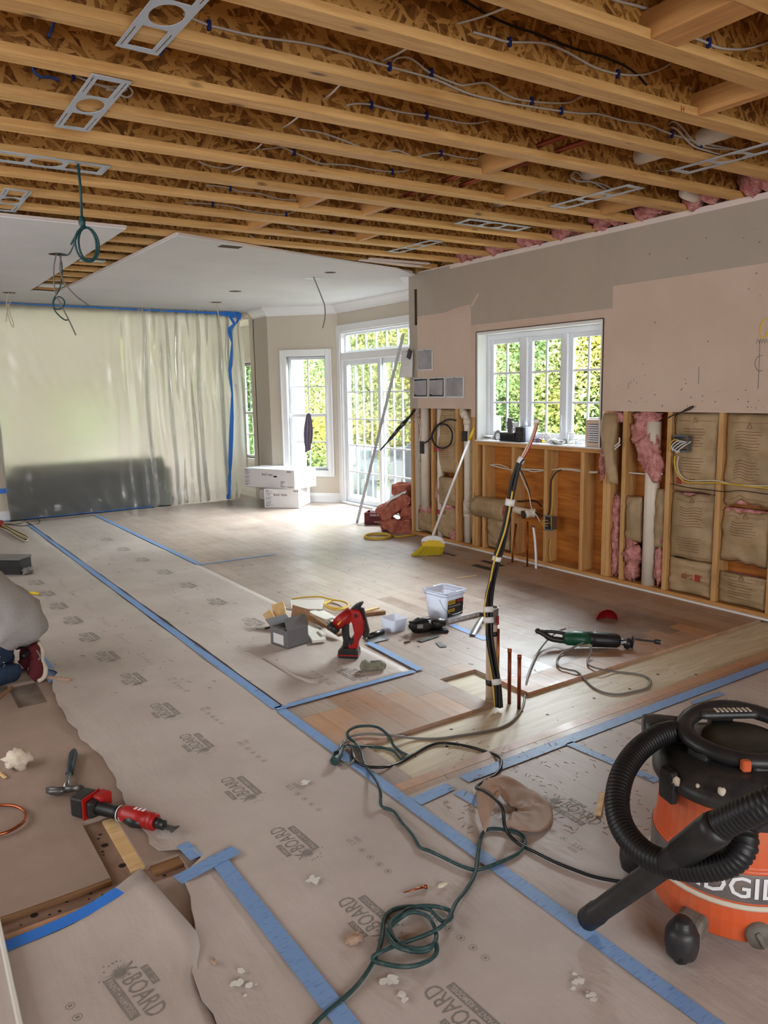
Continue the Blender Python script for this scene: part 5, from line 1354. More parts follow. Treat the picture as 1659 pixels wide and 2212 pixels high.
MB().box(1.55, 3.55, 10.90, 11.15, -.05, .68).build('backrest', 'sofa_grey', sf, bevel=.07, seg=3, smooth=True)
MB().box(1.55, 3.55, 11.1, 11.85, -.05, .30).build('seat', 'sofa_grey', sf, bevel=.05, seg=2)
for x in (1.45, 3.40): MB().box(x, x+.24, 10.92, 11.85, -.05, .55).build('armrest', 'sofa_grey', sf, bevel=.06, seg=3, smooth=True)
for x in (1.6, 3.5):
    for y in (10.98, 11.75): MB().box(x-.03, x+.03, y-.03, y+.03, -.15, -.04).build('leg', 'bark', sf)
for k in range(2):
    MB().box(1.75+.85*k, 2.55+.85*k, 11.15, 11.8, .30, .44).build('cushion', 'sofa_grey', sf, bevel=.05, seg=3)

# ================================================================== THE BAY: cartons, cloth, wool heap, crate, hose, broom
def carton(name, P0, ux, L, Wd, Hh, z, label, hole=False):
    m = frame((P0[0], P0[1], z), ux); o = thing(name, label, 'box', None or (0, 0, 0), None, 'white cartons by the bay window', None, m)
    MB().box(0, L, 0, Wd, 0, Hh).build('carton_body', 'white_card', o, bevel=.004)
    MB().box(.0, L, Wd*.49, Wd*.51, Hh, Hh+.0008).build('lid_seam', 'ink_grey', o)
    pr = MB(); fm = lambda x, z_: Matrix(((1, 0, 0, x), (0, 0, -1, -.0008), (0, 1, 0, z_), (0, 0, 0, 1)))
    put_text(pr, 'Bold. Style.', .045 if Hh > .25 else .04, fm(L*.48, Hh*.70), 1, .01)
    for k in range(16):
        if k in (5, 10): continue
        pr.box(.02, .02+.06+.05*random.Random(k).random(), -.0009, 0, Hh*.86-k*Hh*.047, Hh*.86-k*Hh*.047+.0035)
    pr.box(.02, .07, -.0009, 0, Hh*.90, Hh*.93); pr.box(.02, .07, -.0009, 0, Hh*.10, Hh*.125)
    for k in range(3): pr.box(L*.86+.025*k, L*.86+.012+.025*k, -.0009, 0, Hh*.86, Hh*.94)
    if hole:
        for k in range(4): pr.box(L*.73, L*.73+.08-.02*k, -.0009, 0, Hh*.36-k*.018, Hh*.36-k*.018+.006)
        pr.box(L*.73, L*.82, -.0009, 0, Hh*.1, Hh*.125); pr.box(L*.85, L*.97, -.0009, 0, Hh*.1, Hh*.125)
    pr.build('printing', 'ink_black', o)
    if hole:
        hm = MB(); hm.prism([(.032*math.cos(a)*(1 if abs(math.cos(a)) < .5 else 1.1), .012*math.sin(a)) for a in [2*math.pi*i/20 for i in range(20)]], 0, .001, Matrix(((1, 0, 0, L*.63), (0, 0, -1, 0), (0, 1, 0, Hh*.62), (0, 0, 0, 1)))).build('hand_hole', 'ink_black', o)
    return o
carton('carton', (4.485, 9.652), Vector((.348, -.352, 0)), .495, .53, .262, .003, 'lower white carton standing on the floor before the bay window')
carton('carton', (4.411, 10.13), Vector((.39, -.92, 0)), .92, .47, .262, .266, 'upper white carton overhanging the one below, with a hand hole', True)
rg = MB(); P = Fp @ Vector((.565, .03, 1.27)); n = 10
for j in range(15):
    v = j/14; wd = .03+.038*math.sin(min(1, v*1.3)*2.4)*(1 if v < .85 else .5)
    for i in range(n+1):
        u = i/n-.5
        rg.v.append(Fp @ Vector((.565-.02*v+u*wd*2, .028-.03*abs(math.sin(u*9))*(.3+v)-.01, 1.275-.54*v-.04*abs(u)*(1-v)+(.05*u if v > .8 else 0))))
for j in range(14):
    for i in range(n): a = j*(n+1)+i; rg.f.append([a, a+1, a+n+2, a+n+1]); rg.mi.append(0)
tag(rg.build('cloth', 'rag_purple', None, smooth=True, solid=.004), 'mauve cloth hanging over the sash rail of the double-hung window', 'cloth')
# wool heap at the wall end
def slab(name, c, size, rot, label, seed, mat='pink_wool_tan'):
    m = Matrix.Translation(c) @ Euler(rot).to_matrix().to_4x4(); mb = MB(); bm = bmesh.new(); bmesh.ops.create_cube(bm, size=1)
    bmesh.ops.subdivide_edges(bm, edges=bm.edges, cuts=17, use_grid_fill=True)
    for v in bm.verts:
        p = Vector((v.co.x*size[0], v.co.y*size[1], v.co.z*size[2]))
        p += Vector((noise.noise(p*6+Vector((seed, 0, 0))), noise.noise(p*6+Vector((0, seed, 0))), noise.noise(p*6+Vector((0, 0, seed)))))*.055
        p += Vector((noise.noise(p*22+Vector((seed, 3, 0))), noise.noise(p*22+Vector((3, seed, 0))), noise.noise(Vector((p.x*8, p.y*8, p.z*40))+Vector((0, 3, seed)))))*.018
        p.z -= .10*(p.x/size[0])**2*size[0]*.6
        mb.v.append(m @ p)
    for f in bm.faces: mb.f.append([v.index for v in f.verts]); mb.mi.append(0)
    bm.free(); o = mb.build(name, mat, None, smooth=True); return tag(o, label, 'insulation')
slab('wool_batt', (4.89, 7.04, .072), (.34, .25, .13), (0, .03, -.7), 'pink wool batt lying lowest in the heap at the wall end', 1)
slab('wool_batt', (4.89, 7.08, .285), (.36, .24, .15), (.1, -.62, -.75), 'pink wool batt draped slanting over the heap, its paper side up', 2)
slab('wool_batt', (4.99, 6.99, .21), (.16, .18, .22), (0, .1, -.7), 'square pink wool block at the right of the heap', 3)
slab('wool_batt', (5.04, 7.15, .45), (.24, .18, .12), (0, .05, -.7), 'pink wool batt on top at the back of the heap', 4)
m = Matrix.Translation((4.868, 7.095, .375)) @ Euler((.1, -.62, -.75)).to_matrix().to_4x4()
sl = MB()
for i in range(9):
    for j in range(7):
        u, v = i/8-.5, j/6-.5; sl.v.append(m @ Vector((u*.34, v*.21, -.10*u*u*1.2+.012*noise.noise(Vector((u*5, v*5, 3))))))
for i in range(8):
    for j in range(6): a = i*7+j; sl.f.append([a, a+1, a+8, a+7]); sl.mi.append(0)
tag(sl.build('facing_scrap', 'paper_white', None, smooth=True, solid=.003), 'pale paper facing lying on the slanting pink batt', 'insulation')
cr = FL(787, 1133)
cm = frame((cr.x, cr.y, 0), Vector((.72, -.69, 0)))
co_ = thing('crate', 'dark red wooden crate with white lettering beside the wool heap', 'crate', (0, 0, 0), None, None, None, cm)
for z in (.005, .075): MB().box(0, .32, 0, .012, z, z+.066).build('slat', 'crate_red', co_, bevel=.002); MB().box(0, .32, .20, .212, z, z+.066).build('slat', 'crate_red', co_, bevel=.002)
for x in (0, .308): MB().box(x, x+.012, .012, .20, .005, .141).build('end_board', 'crate_red', co_, bevel=.002)
MB().box(.012, .308, .012, .20, .005, .014).build('bottom_board', 'crate_red', co_)
ct = MB(); text_mesh('FARM FRESH', 1, .8, .01); put_text(ct, 'FARM FRESH', .035, Matrix(((1, 0, 0, .15), (0, 0, -1, -.0012), (0, 1, 0, .112), (0, 0, 0, 1))), .8, .01)
text_mesh('vegetables', 1, .9, .01); put_text(ct, 'vegetables', .024, Matrix(((1, 0, 0, .16), (0, 0, -1, -.0012), (0, 1, 0, .035), (0, 0, 0, 1))), .9, .01)
ct.build('lettering', 'white_card', co_)
cn = MB(); cn.blob((.10, .10, .12), (.05, .05, .05), 3, .3).blob((.16, .12, .11), (.05, .05, .05), 6, .3).build('crate_filling', 'trash_clear', co_, smooth=True)
hp = [Vector((4.50+.14*math.cos(a)+.003*k, 6.86+.14*math.sin(a), .012+.011*(k % 2))) for k in range(3) for a in [2*math.pi*i/28 for i in range(28)]]
hp += [Vector(p) for p in (FL(860, 1160, .01), FL(890, 1156, .01), FL(915, 1150, .01))]
tag(MB().tube(hp, .010, 8).build('hose_coil', 'cable_yellow', None, smooth=True), 'coil of pale yellow hose on the floor before the wool heap', 'hose')
# broom
bz = thing('broom', 'yellow angle broom with a white handle leaning on the wall left of the window', 'broom', FL(920, 1200))
bb = FL(922, 1200); tp2 = Vector((4.885, 5.72, 1.20)); nk = UP(935, 1157, (bb.x+.02, bb.y-.01)); 
ax = (tp2-nk).normalized()
MB().tube([nk, nk.lerp(tp2, .88)], .0125, 10).build('handle', 'white_plastic', bz, smooth=True)
MB().tube([nk.lerp(tp2, .88), nk.lerp(tp2, .95), tp2], [.015, .013, .008], 10).build('grip', 'yellow_plastic', bz, smooth=True)
hx = Vector((math.cos(YAW), -math.sin(YAW), 0))
MB().prism([(-.115, -.012), (-.10, .02), (-.04, .045), (.04, .045), (.09, .025), (.12, -.025), (.11, -.045), (-.02, -.012)], -.02, .02, frame(nk-Vector((0, 0, .045)), hx) @ Matrix(((1, 0, 0, 0), (0, 0, -1, 0), (0, 1, 0, 0), (0, 0, 0, 1)))).build('head', 'white_plastic', bz, bevel=.012, seg=3, smooth=True)
MB().prism([(-.112, -.02), (-.03, .018), (.06, .010), (.118, -.04), (.11, -.055), (-.10, -.045)], -.023, .023, frame(nk-Vector((0, 0, .055)), hx) @ Matrix(((1, 0, 0, 0), (0, 0, -1, 0), (0, 1, 0, 0), (0, 0, 0, 1)))).build('head_rim', 'yellow_plastic', bz, bevel=.004)
bs = MB(); rr = random.Random(2)
for k in range(260):
    u = rr.uniform(-1, 1); w_ = rr.uniform(-1, 1)
    a = nk-Vector((0, 0, .095))+hx*(u*.105)+Vector((-hx.y, hx.x, 0))*(w_*.018)
    b_ = Vector((bb.x, bb.y, .004))+hx*(u*.15-.004)+Vector((-hx.y, hx.x, 0))*(w_*.035)
    b_.z = .004+.02*max(0, u)*.3
    bs.bar(a, b_, .0035, .0035)
tag(bs.build('bristles', 'bristle_yellow', bz), kind='stuff')

# ================================================================== ON THE WINDOW SILL
SZ = KZ1*0+1.085
def sp(x, y): return FL(x, y, SZ)
a = sp(1050, 943); st = thing('plate_stack', 'stack of flat white parts at the left end of the window sill', 'parts', (4.98, 5.63, SZ))
for k, (dx, dy, w_) in enumerate(((0, 0, .11), (.005, -.01, .10), (.0, .015, .09))):
    MB().box(4.945+dx, 4.945+dx+.09, 5.56+dy, 5.56+dy+w_, SZ+.014*k+.001, SZ+.014*k+.013).build('flat_plate', 'paper_white' if k != 1 else 'ink_grey', st, bevel=.002)
wd_ = thing('wire_roll', 'small roll of grey wire beside the flat white parts on the sill', 'wire', (4.98, 5.47, SZ))
for k in range(4): MB().lathe([(.036+.004*k+.005*math.cos(b), .005*math.sin(b)) for b in [2*math.pi*i/6 for i in range(7)]], 20, (4.97, 5.47, SZ+.036+.008*k*.3), 'X').build('wire_turn', 'cable_grey', wd_, smooth=True)
bx_ = thing('socket_tray', 'dark grey ribbed tray on the sill with a notched part standing on it', 'tray', (4.96, 5.31, SZ))
MB().box(4.925, 5.00, 5.21, 5.40, SZ, SZ+.075).build('tray_body', 'black_plastic', bx_, bevel=.003)
for k in range(7): MB().box(4.921, 4.926, 5.225+.025*k, 5.240+.025*k, SZ+.01, SZ+.055).build('rib', 'ink_black', bx_)
MB().box(4.922, 5.003, 5.205, 5.405, SZ+.072, SZ+.082).build('tray_rim', 'mesh_grey', bx_)
nt = MB(); nt.prism([(0, 0), (.055, 0), (.055, .03), (.066, .04), (.055, .05), (.066, .062), (.055, .074), (.066, .086), (.055, .10), (.055, .13), (0, .13), (0, .10), (-.012, .086), (0, .074), (-.012, .062), (0, .05), (-.012, .04), (0, .03)], 0, .03, Matrix(((0, 0, 1, 4.95), (-1, 0, 0, 5.325), (0, 1, 0, SZ+.083), (0, 0, 0, 1)))).build('notched_part', 'mesh_grey', None, bevel=.002)
tag(bpy.data.objects['notched_part'], 'notched grey part standing upright on the ribbed tray', 'part')
cl_ = MB().box(4.965, 4.995, 5.225, 5.255, SZ+.083, SZ+.175).box(4.955, 4.965, 5.215, 5.262, SZ+.14, SZ+.165).box(4.955, 4.965, 5.215, 5.262, SZ+.10, SZ+.115).build('switch_stack', 'white_plastic', None, bevel=.003); tag(cl_, 'white switch body standing beside the notched part on the tray', 'switch')
cb = thing('patterned_box', 'dark box with a pale hexagon pattern open at the top on the sill', 'box', (4.96, 5.14, SZ))
MB().box(4.93, 5.01, 5.09, 5.195, SZ, SZ+.135).build('carton_body', 'black_plastic', cb, bevel=.002)
hx_ = MB()
for r in range(3):
    for c_ in range(2):
        cy_, cz_ = 5.117+.055*c_+(.027 if r % 2 else 0), SZ+.025+.042*r
        if cy_ > 5.18: continue
        for i in range(6):
            a0, a1 = math.pi/6+i*math.pi/3, math.pi/6+(i+1)*math.pi/3
            hx_.tube([(4.9292, cy_+.026*math.cos(a0), cz_+.026*math.sin(a0)), (4.9292, cy_+.026*math.cos(a1), cz_+.026*math.sin(a1))], .0008, 4)
hx_.build('pattern', 'ink_grey', cb)
MB().box(4.955, 5.02, 5.02, 5.09, SZ, SZ+.135).build('side_panel', 'tub_plastic', cb)
pb_ = MB().prism([(0, 0), (.09, .02), (.05, .06)], -.002, .002, Matrix(((0, 0, 1, 4.97), (-1, 0, 0, 5.17), (0, 1, 0, SZ+.135), (0, 0, 0, 1)))).build('plastic_bag', 'tub_plastic', cb)
jn = thing('wire_nuts', 'heap of dark wire pieces with a yellow clip on the sill', 'wires', (4.97, 4.93, SZ))
for k in range(14):
    r0_ = random.Random(k); a = Vector((4.945+r0_.random()*.06, 4.87+r0_.random()*.13, SZ+.006+r0_.random()*.03))
    MB().tube(smooth_path([a, a+Vector((r0_.uniform(-.02, .02), r0_.uniform(-.04, .04), r0_.uniform(0, .02))), a+Vector((r0_.uniform(-.02, .02), r0_.uniform(-.05, .05), 0))], 3), .004, 5).build('wire_piece', r0_.choice(['cable_black', 'rag_purple', 'cable_grey', 'cable_red']), jn, smooth=True)
MB().blob((4.95, 4.865, SZ+.02), (.012, .018, .014), 2, .2, sub=2).build('clip', 'yellow_plastic', jn, smooth=True)
wl = MB(); wl.tube([(4.96+.01*math.sin(i), 4.84+.045*math.cos(2*math.pi*i/16), SZ+.05+.04*math.sin(2*math.pi*i/16)) for i in range(17)], .003, 5); tag(wl.build('wire_ring', 'cable_white', jn, smooth=True))
cl2 = thing('clear_bag', 'clear bag of small metal parts on the sill, right of the wire heap', 'bag', (4.97, 4.72, SZ))
MB().blob((4.97, 4.76, SZ+.022), (.04, .05, .022), 4, .5).blob((4.965, 4.68, SZ+.02), (.04, .06, .02), 8, .5).build('bag_body', 'trash_clear', cl2, smooth=True)
for k in range(7): MB().box(4.935, 4.95, 4.63+.02*k, 4.645+.02*k, SZ+.012, SZ+.026).build('metal_part', 'dark_steel', cl2)
sw = thing('wall_plate', 'small white square switch frame propped on the sill', 'frame', (4.99, 4.57, SZ))
MB().box(4.985, 4.997, 4.54, 4.552, SZ, SZ+.10).box(4.985, 4.997, 4.61, 4.622, SZ, SZ+.10).box(4.985, 4.997, 4.552, 4.61, SZ+.085, SZ+.10).box(4.985, 4.997, 4.552, 4.61, SZ, SZ+.028).build('frame_body', 'white_plastic', sw, bevel=.003)
wr_ = MB(); wr_.tube(smooth_path([(4.94, 4.56, SZ+.02), (4.95, 4.52, SZ+.045), (4.955, 4.47, SZ+.05), (4.95, 4.43, SZ+.03), (4.945, 4.40, SZ+.01)], 5), .008, 8); tag(wr_.build('white_hook', 'white_plastic', None, smooth=True), 'curved white plastic hook lying on the sill', 'hook')
tag(MB().box(4.92, 4.98, 4.40, 4.62, SZ, SZ+.006).build('flat_sheet', 'paper_white', None), 'flat pale card lying near the right end of the sill', 'card')
lv = thing('louvered_vent', 'white framed vent with louvres propped at the right end of the sill', 'vent', (4.93, 4.26, SZ))
MB().box(4.915, 4.945, 4.20, 4.225, SZ, SZ+.22).box(4.915, 4.945, 4.335, 4.36, SZ, SZ+.22).box(4.915, 4.945, 4.225, 4.335, SZ+.185, SZ+.22).box(4.915, 4.945, 4.225, 4.335, SZ, SZ+.035).build('frame_body', 'drywall_paper', lv, bevel=.003)
for k in range(8): MB().box(4.920, 4.938, 4.225, 4.335, SZ+.042+.018*k, SZ+.052+.018*k).build('louvre', 'white_plastic', lv)
MB().box(4.94, 4.946, 4.225, 4.335, SZ+.03, SZ+.19).build('backing', 'ink_grey', lv)
MB().box(4.95, 4.985, 4.22, 4.36, SZ, SZ+.235).build('rear_frame', 'white_plastic', lv, bevel=.004)
# ================================================================== ON THE FLOOR
def floor_z(x, y):
    if x > 1.73 and 2.405 < y < 2.77: return -.020
    if 2.49 < x < 2.74 and 2.77 < y < 3.2: return -.020
    if 1.6 < x and y > 3.4 and x > 2.47: return 0.0
    return .006
def on_floor(px, lift=.006, zs=None):
    out = []
    for k, (x, y) in enumerate(px):
        p = FL(x, y, 0); z = floor_z(p.x, p.y)+lift+(zs.get(k, 0) if zs else 0); out.append(FL(x, y, z))
    return out
XZ = Matrix(((1, 0, 0, 0), (0, 0, 1, 0), (0, 1, 0, 0), (0, 0, 0, 1)))
def local(P, deg=0):                                # x to the photograph's right, y away, z up
    return Matrix.Translation(P) @ Euler((0, 0, -YAW+math.radians(deg))).to_matrix().to_4x4()
def lthing(name, label, cat, P, deg=0, group=None): return thing(name, label, cat, (0, 0, 0), None, group, None, local(P, deg))
def prof(pts, s, ox, oz, y0, y1): return MB().prism([((x-ox)*s, (oz-z)*s) for x, z in pts], y0, y1, XZ)

# ---- cords
R_ = .0065
cA = [(668, 2225), (700, 2192), (735, 2163), (770, 2130), (796, 2095), (815, 2060), (825, 2025), (830, 1985), (850, 1965), (890, 1958), (930, 1966), (955, 1990), (975, 1982), (968, 1965), (930, 1957), (890, 1961), (850, 1985), (842, 2005), (860, 2035), (900, 2050), (935, 2040), (942, 2015), (925, 1980), (890, 1970), (862, 1985), (838, 2010), (850, 2040), (890, 2055), (925, 2052), (940, 2035), (942, 2060), (915, 2080), (870, 2088), (815, 2078), (805, 2068), (825, 2055), (862, 2040), (930, 2015), (965, 1990), (985, 1950), (1005, 1925), (1025, 1890), (1032, 1850), (1037, 1815), (1045, 1797), (1062, 1790), (1095, 1793), (1125, 1803), (1134, 1820), (1120, 1842), (1080, 1862), (1035, 1878), (1000, 1872), (960, 1853), (928, 1838), (908, 1830), (893, 1805), (870, 1778), (850, 1752), (824, 1741), (822, 1715), (815, 1690), (797, 1665), (786, 1648), (780, 1625), (768, 1605), (752, 1592), (752, 1580), (770, 1570), (800, 1568), (820, 1573), (840, 1590), (850, 1610), (868, 1625), (881, 1632), (868, 1640), (850, 1622), (815, 1614), (770, 1612), (745, 1612), (735, 1620)]
zA = {k: .008+.006*(k % 3) for k in range(10, 40)}; zA.update({k: .06 for k in (67, 68, 69)}); zA.update({60: .03, 61: .04, 66: .04, 70: .04})
gcord = thing('extension_cord', 'dark green extension cord coiled in the foreground and looping to its socket end', 'cord', on_floor([(735, 1630)])[0])
MB().tube(smooth_path(on_floor(cA, R_, zA), 4), R_, 6).build('cord', 'cable_green', gcord, smooth=True)
pe = on_floor([(738, 1618), (722, 1645)], .02)
MB().tube([pe[0], pe[0].lerp(pe[1], .35), pe[0].lerp(pe[1], .4), pe[1]], [.012, .014, .021, .021], 8).build('socket_end', 'cable_green', gcord, bevel=.003)
d_ = (pe[1]-pe[0]).normalized(); MB().box(-.012, .012, -.002, .002, -.006, .010, Matrix.Translation(pe[0].lerp(pe[1], .7)+Vector((0, 0, .02)))).build('socket_slot', 'ink_black', gcord)
cable('vacuum_cord', on_floor([(1352, 1906), (1290, 1895), (1250, 1882), (1200, 1862), (1160, 1842), (1115, 1818), (1092, 1790), (1086, 1750), (1072, 1728), (1045, 1708), (1029, 1702), (1040, 1690), (1066, 1677), (1082, 1655), (1078, 1635), (1045, 1622), (1000, 1610), (955, 1605), (925, 1612), (890, 1632), (862, 1648), (830, 1657), (790, 1655), (765, 1640), (760, 1620), (752, 1608)], .007, {6: .03, 7: .09, 8: .10, 9: .07, 10: .03}), .0065, 'cable_black', 'black cord from the shop vacuum running across the crumpled bag to the tangle', 'cord', n=6)
cable('grey_cable', on_floor([(752, 1600), (735, 1612), (735, 1640), (752, 1650), (765, 1640), (757, 1618), (740, 1606), (760, 1590), (800, 1585), (850, 1589), (900, 1595), (950, 1595), (1000, 1588), (1050, 1580), (1090, 1568), (1115, 1550), (1130, 1525), (1135, 1495), (1140, 1462), (1150, 1435), (1165, 1405), (1185, 1380), (1205, 1364), (1222, 1358)], .006, {21: .03, 22: .06, 23: .09}), .006, 'cable_grey', 'grey cord running from the green saw across the trench to the tangle', 'cord', n=6)
cable('grey_cable', on_floor([(1283, 1357), (1286, 1366), (1270, 1382), (1240, 1398), (1212, 1412), (1203, 1428), (1210, 1441), (1230, 1447), (1246, 1451), (1262, 1467), (1280, 1484), (1305, 1496), (1335, 1500), (1370, 1494), (1398, 1486), (1406, 1472), (1396, 1462), (1370, 1455), (1330, 1451), (1295, 1445), (1272, 1436), (1270, 1424), (1277, 1410), (1275, 1397)], .006, {0: .09, 1: .08, 2: .05, 3: .02, 22: .02, 23: .04}), .006, 'cable_grey', 'loop of grey cord lying before the green saw, across the trench edge', 'cord', n=6)

# ---- standpipe with bundled cables, stubs
S0 = Vector((2.571, 2.869, -.02))
spz = thing('standpipe', 'white standpipe with a metal can on top, rising from the floor pocket', 'pipe', S0)
MB().tube([S0, S0+Vector((0, 0, .40))], .030, 20).build('pipe_run', 'drywall_paper', spz, smooth=True)
MB().tube([S0+Vector((0, 0, .075)), S0+Vector((0, 0, .105))], .031, 20).build('tape_band', 'black_plastic', spz, smooth=True)
MB().tube([S0+Vector((0, 0, .34)), S0+Vector((0, 0, .365))], .0315, 20).build('tape_band', 'black_plastic', spz, smooth=True)
MB().lathe([(.0, .41), (.031, .41), (.033, .415), (.033, .475), (.035, .478), (.035, .486), (.031, .488), (.026, .482), (0, .482)], 20, S0).build('can', 'steel', spz, smooth=True)
MB().tube([S0+Vector((.012, -.032, .0)), S0+Vector((.014, -.034, .38))], .007, 8).build('copper_line', 'copper', spz, smooth=True)
MB().box(-.012, .012, -.0345, -.032, .40, .445, Matrix.Translation(S0) @ Euler((0, 0, .35)).to_matrix().to_4x4()).build('red_label', 'cable_red', spz)
bdl = thing('cable_bundle', 'tall bundle of black and yellow cables taped to the standpipe, rising above the window sill', 'cable', Vector((2.50, 2.73, -.02)))
bp = [(1078, 1527), (1074, 1480), (1066, 1430), (1058, 1380), (1055, 1335), (1054, 1310), (1056, 1285), (1063, 1250), (1070, 1218), (1078, 1190), (1090, 1145), (1099, 1100), (1106, 1060), (1113, 1030), (1122, 1000), (1128, 990)]
def bpt(x, y):
    k = max(0, min(1, (1527-y)/220)); base_ = Vector((2.50, 2.73, 0)).lerp(Vector((2.555, 2.815, 0)), k); return UP(x, y, base_)
ctr = [bpt(*q) for q in bp]
offs = [(-.011, -.004, 'cable_black', .0085), (.009, -.008, 'cable_black', .0085), (.0, .010, 'cable_black', .0085), (-.018, .004, 'cable_yellow', .005), (.018, .002, 'cable_yellow', .005), (.004, -.016, 'cable_black', .007)]
hx = Vector((math.cos(YAW), -math.sin(YAW), 0)); hy = Vector((math.sin(YAW), math.cos(YAW), 0))
for k, (a, b, m_, r) in enumerate(offs):
    pts = []
    for i, p in enumerate(ctr):
        th_ = .25*i+.2*k*(i/9); ca, sa = math.cos(th_*.5), math.sin(th_*.5)
        pts.append(p+hx*(a*ca-b*sa)+hy*(a*sa+b*ca)+hx*(.003*math.sin(i*1.7+k)))
    if m_ == 'cable_yellow': pts = pts[:11+2*(k % 2)]
    cable('strand', pts, r, m_, parent=bdl, n=6)
for k in range(4):
    q = [bpt(1126+1.5*k, 990), bpt(1135+2*k, 972), bpt(1146+1.5*k, 950), bpt(1153+1.5*k, 930), bpt(1158+1.6*k, 909)]
    cable('strand', q, .0055, ('cable_cream', 'cable_red', 'cable_cream', 'cable_red')[k], parent=bdl, n=6)
for y0, y1, r in ((1478, 1466, .026), (1345, 1333, .028), (1322, 1310, .027), (1211, 1202, .024), (1092, 1078, .025), (1000, 988, .018), (913, 906, .014)):
    def cx_at(y):
        for (xa, ya), (xb, yb) in zip(bp+[(1160, 909)], (bp+[(1160, 909)])[1:]):
            if yb <= y <= ya: return xa+(xb-xa)*(ya-y)/max(1, ya-yb)
        return 1160
    MB().tube([bpt(cx_at(y0), y0), bpt(cx_at(y1), y1)], r*.95, 12).build('tape_band', 'paper_white', bdl, smooth=True)
for q, h_, lb in (((1100, 1520), .33, 'copper stub pipe standing left of a pair by the white standpipe'), ((1121, 1531), .33, 'copper stub pipe standing right of the pair, nearest the trench')):
    p = FL(*q, -.02); t2 = UP(q[0]-2, q[1]-(118 if q[0] == 1100 else 116), p)
    c_ = thing('copper_stub', lb, 'pipe', p); MB().tube([p, (p.x, p.y, t2.z)], .0095, 12).build('pipe_run', 'copper_dull', c_, smooth=True); MB().tube([(p.x, p.y, t2.z-.02), (p.x, p.y, t2.z+.002)], .0108, 12).build('cap', 'copper', c_, smooth=True)

# ---- nail gun (profile in steps of half a millimetre)
N = lthing('nail_gun', 'red cordless nail gun standing on its battery on the kraft paper', 'nail gun', (2.27, 3.79, .008), -10)
pf = lambda pts, y0, y1: prof(pts, .0005, 1145, 885, y0, y1)
pf([(1022, 885), (1022, 800), (1045, 765), (1255, 765), (1268, 800), (1268, 885)], -.042, .042).build('battery', 'black_plastic', N, bevel=.008, seg=2)
pf([(1018, 850), (1018, 838), (1270, 838), (1270, 850)], -.044, .044).build('battery_seam', 'tool_red', N)
pf([(1150, 790), (1255, 790), (1262, 700), (1292, 640), (1336, 570), (1342, 430), (1300, 310), (1215, 290), (1180, 320), (1172, 400), (1196, 470), (1218, 580), (1200, 640), (1160, 690), (1140, 740)], -.030, .030).build('body', 'tool_red', N, bevel=.012, seg=3, smooth=True)
pf([(1066, 775), (1072, 720), (1080, 680), (1062, 580), (1075, 490), (1150, 470), (1148, 560), (1152, 640), (1178, 690), (1170, 775)], -.022, .022).build('handle', 'black_plastic', N, bevel=.010, seg=3, smooth=True)
pf([(1150, 700), (1190, 630), (1230, 640), (1215, 690), (1180, 740)], -.0315, .0315).build('control_panel', 'black_plastic', N, bevel=.004)
pf([(1060, 470), (1070, 400), (1120, 330), (1200, 285), (1300, 300), (1310, 380), (1200, 420), (1160, 480)], -.033, .033).build('head', 'tool_red', N, bevel=.014, seg=3, smooth=True)
MB().tube([(.02, 0, .275), (-.03, -.018, .235), (-.062, -.030, .205), (-.062, -.030, .205), (-.085, -.040, .182), (-.092, -.043, .176)], [.034, .036, .036, .031, .033, .030], 20).build('motor_housing', 'tool_red', N, smooth=True)
MB().tube([(-.071, -.034, .196), (-.095, -.044, .173), (-.097, -.045, .171)], [.0375, .0375, .033], 20).build('end_cap', 'black_plastic', N, smooth=True)
MB().bar((-.052, -.062, .214), (-.004, -.040, .256), .006, .009).build('name_plate', 'yellow_plastic', N)
pf([(1285, 290), (1330, 270), (1355, 380), (1375, 470), (1395, 560), (1385, 620), (1340, 650), (1310, 600), (1345, 560), (1350, 440), (1310, 320)], -.016, .016).build('magazine', 'black_plastic', N, bevel=.004)
pf([(1180, 290), (1240, 235), (1320, 205), (1332, 225), (1300, 262), (1290, 310), (1220, 292)], -.022, .022).build('nose', 'black_plastic', N, bevel=.006, seg=2)
pf([(1275, 215), (1330, 200), (1334, 214), (1290, 236)], -.008, .008).build('nose_tip', 'dark_steel', N, bevel=.002)
pf([(1232, 345), (1262, 340), (1265, 380), (1238, 386)], -.0345, -.032).build('screen', 'ink_black', N)
cw = lthing('cap_tool', 'dusty grey-green plastic nosepiece lying before the nail gun', 'tool part', FL(803, 1446, .008), 8)
MB().prism([(-.065, 0), (.075, 0), (.085, .03), (.055, .048), (-.01, .045), (-.03, .058), (-.055, .050), (-.068, .02)], -.022, .022, XZ).build('shell', M('dusty_olive', S(112, 112, 94), .8, col2=S(140, 138, 118), sc_=30), cw, bevel=.008, seg=2) if False else None
M('dusty_olive', S(112, 112, 94), .8, col2=S(140, 138, 118), sc_=30)
MB().prism([(-.065, 0), (.075, 0), (.085, .03), (.055, .048), (-.01, .045), (-.03, .058), (-.055, .050), (-.068, .02)], -.022, .022, XZ).build('shell', 'dusty_olive', cw, bevel=.008, seg=2)
MB().box(-.005, .045, -.012, .012, .0455, .0475).build('slot', 'ink_black', cw)

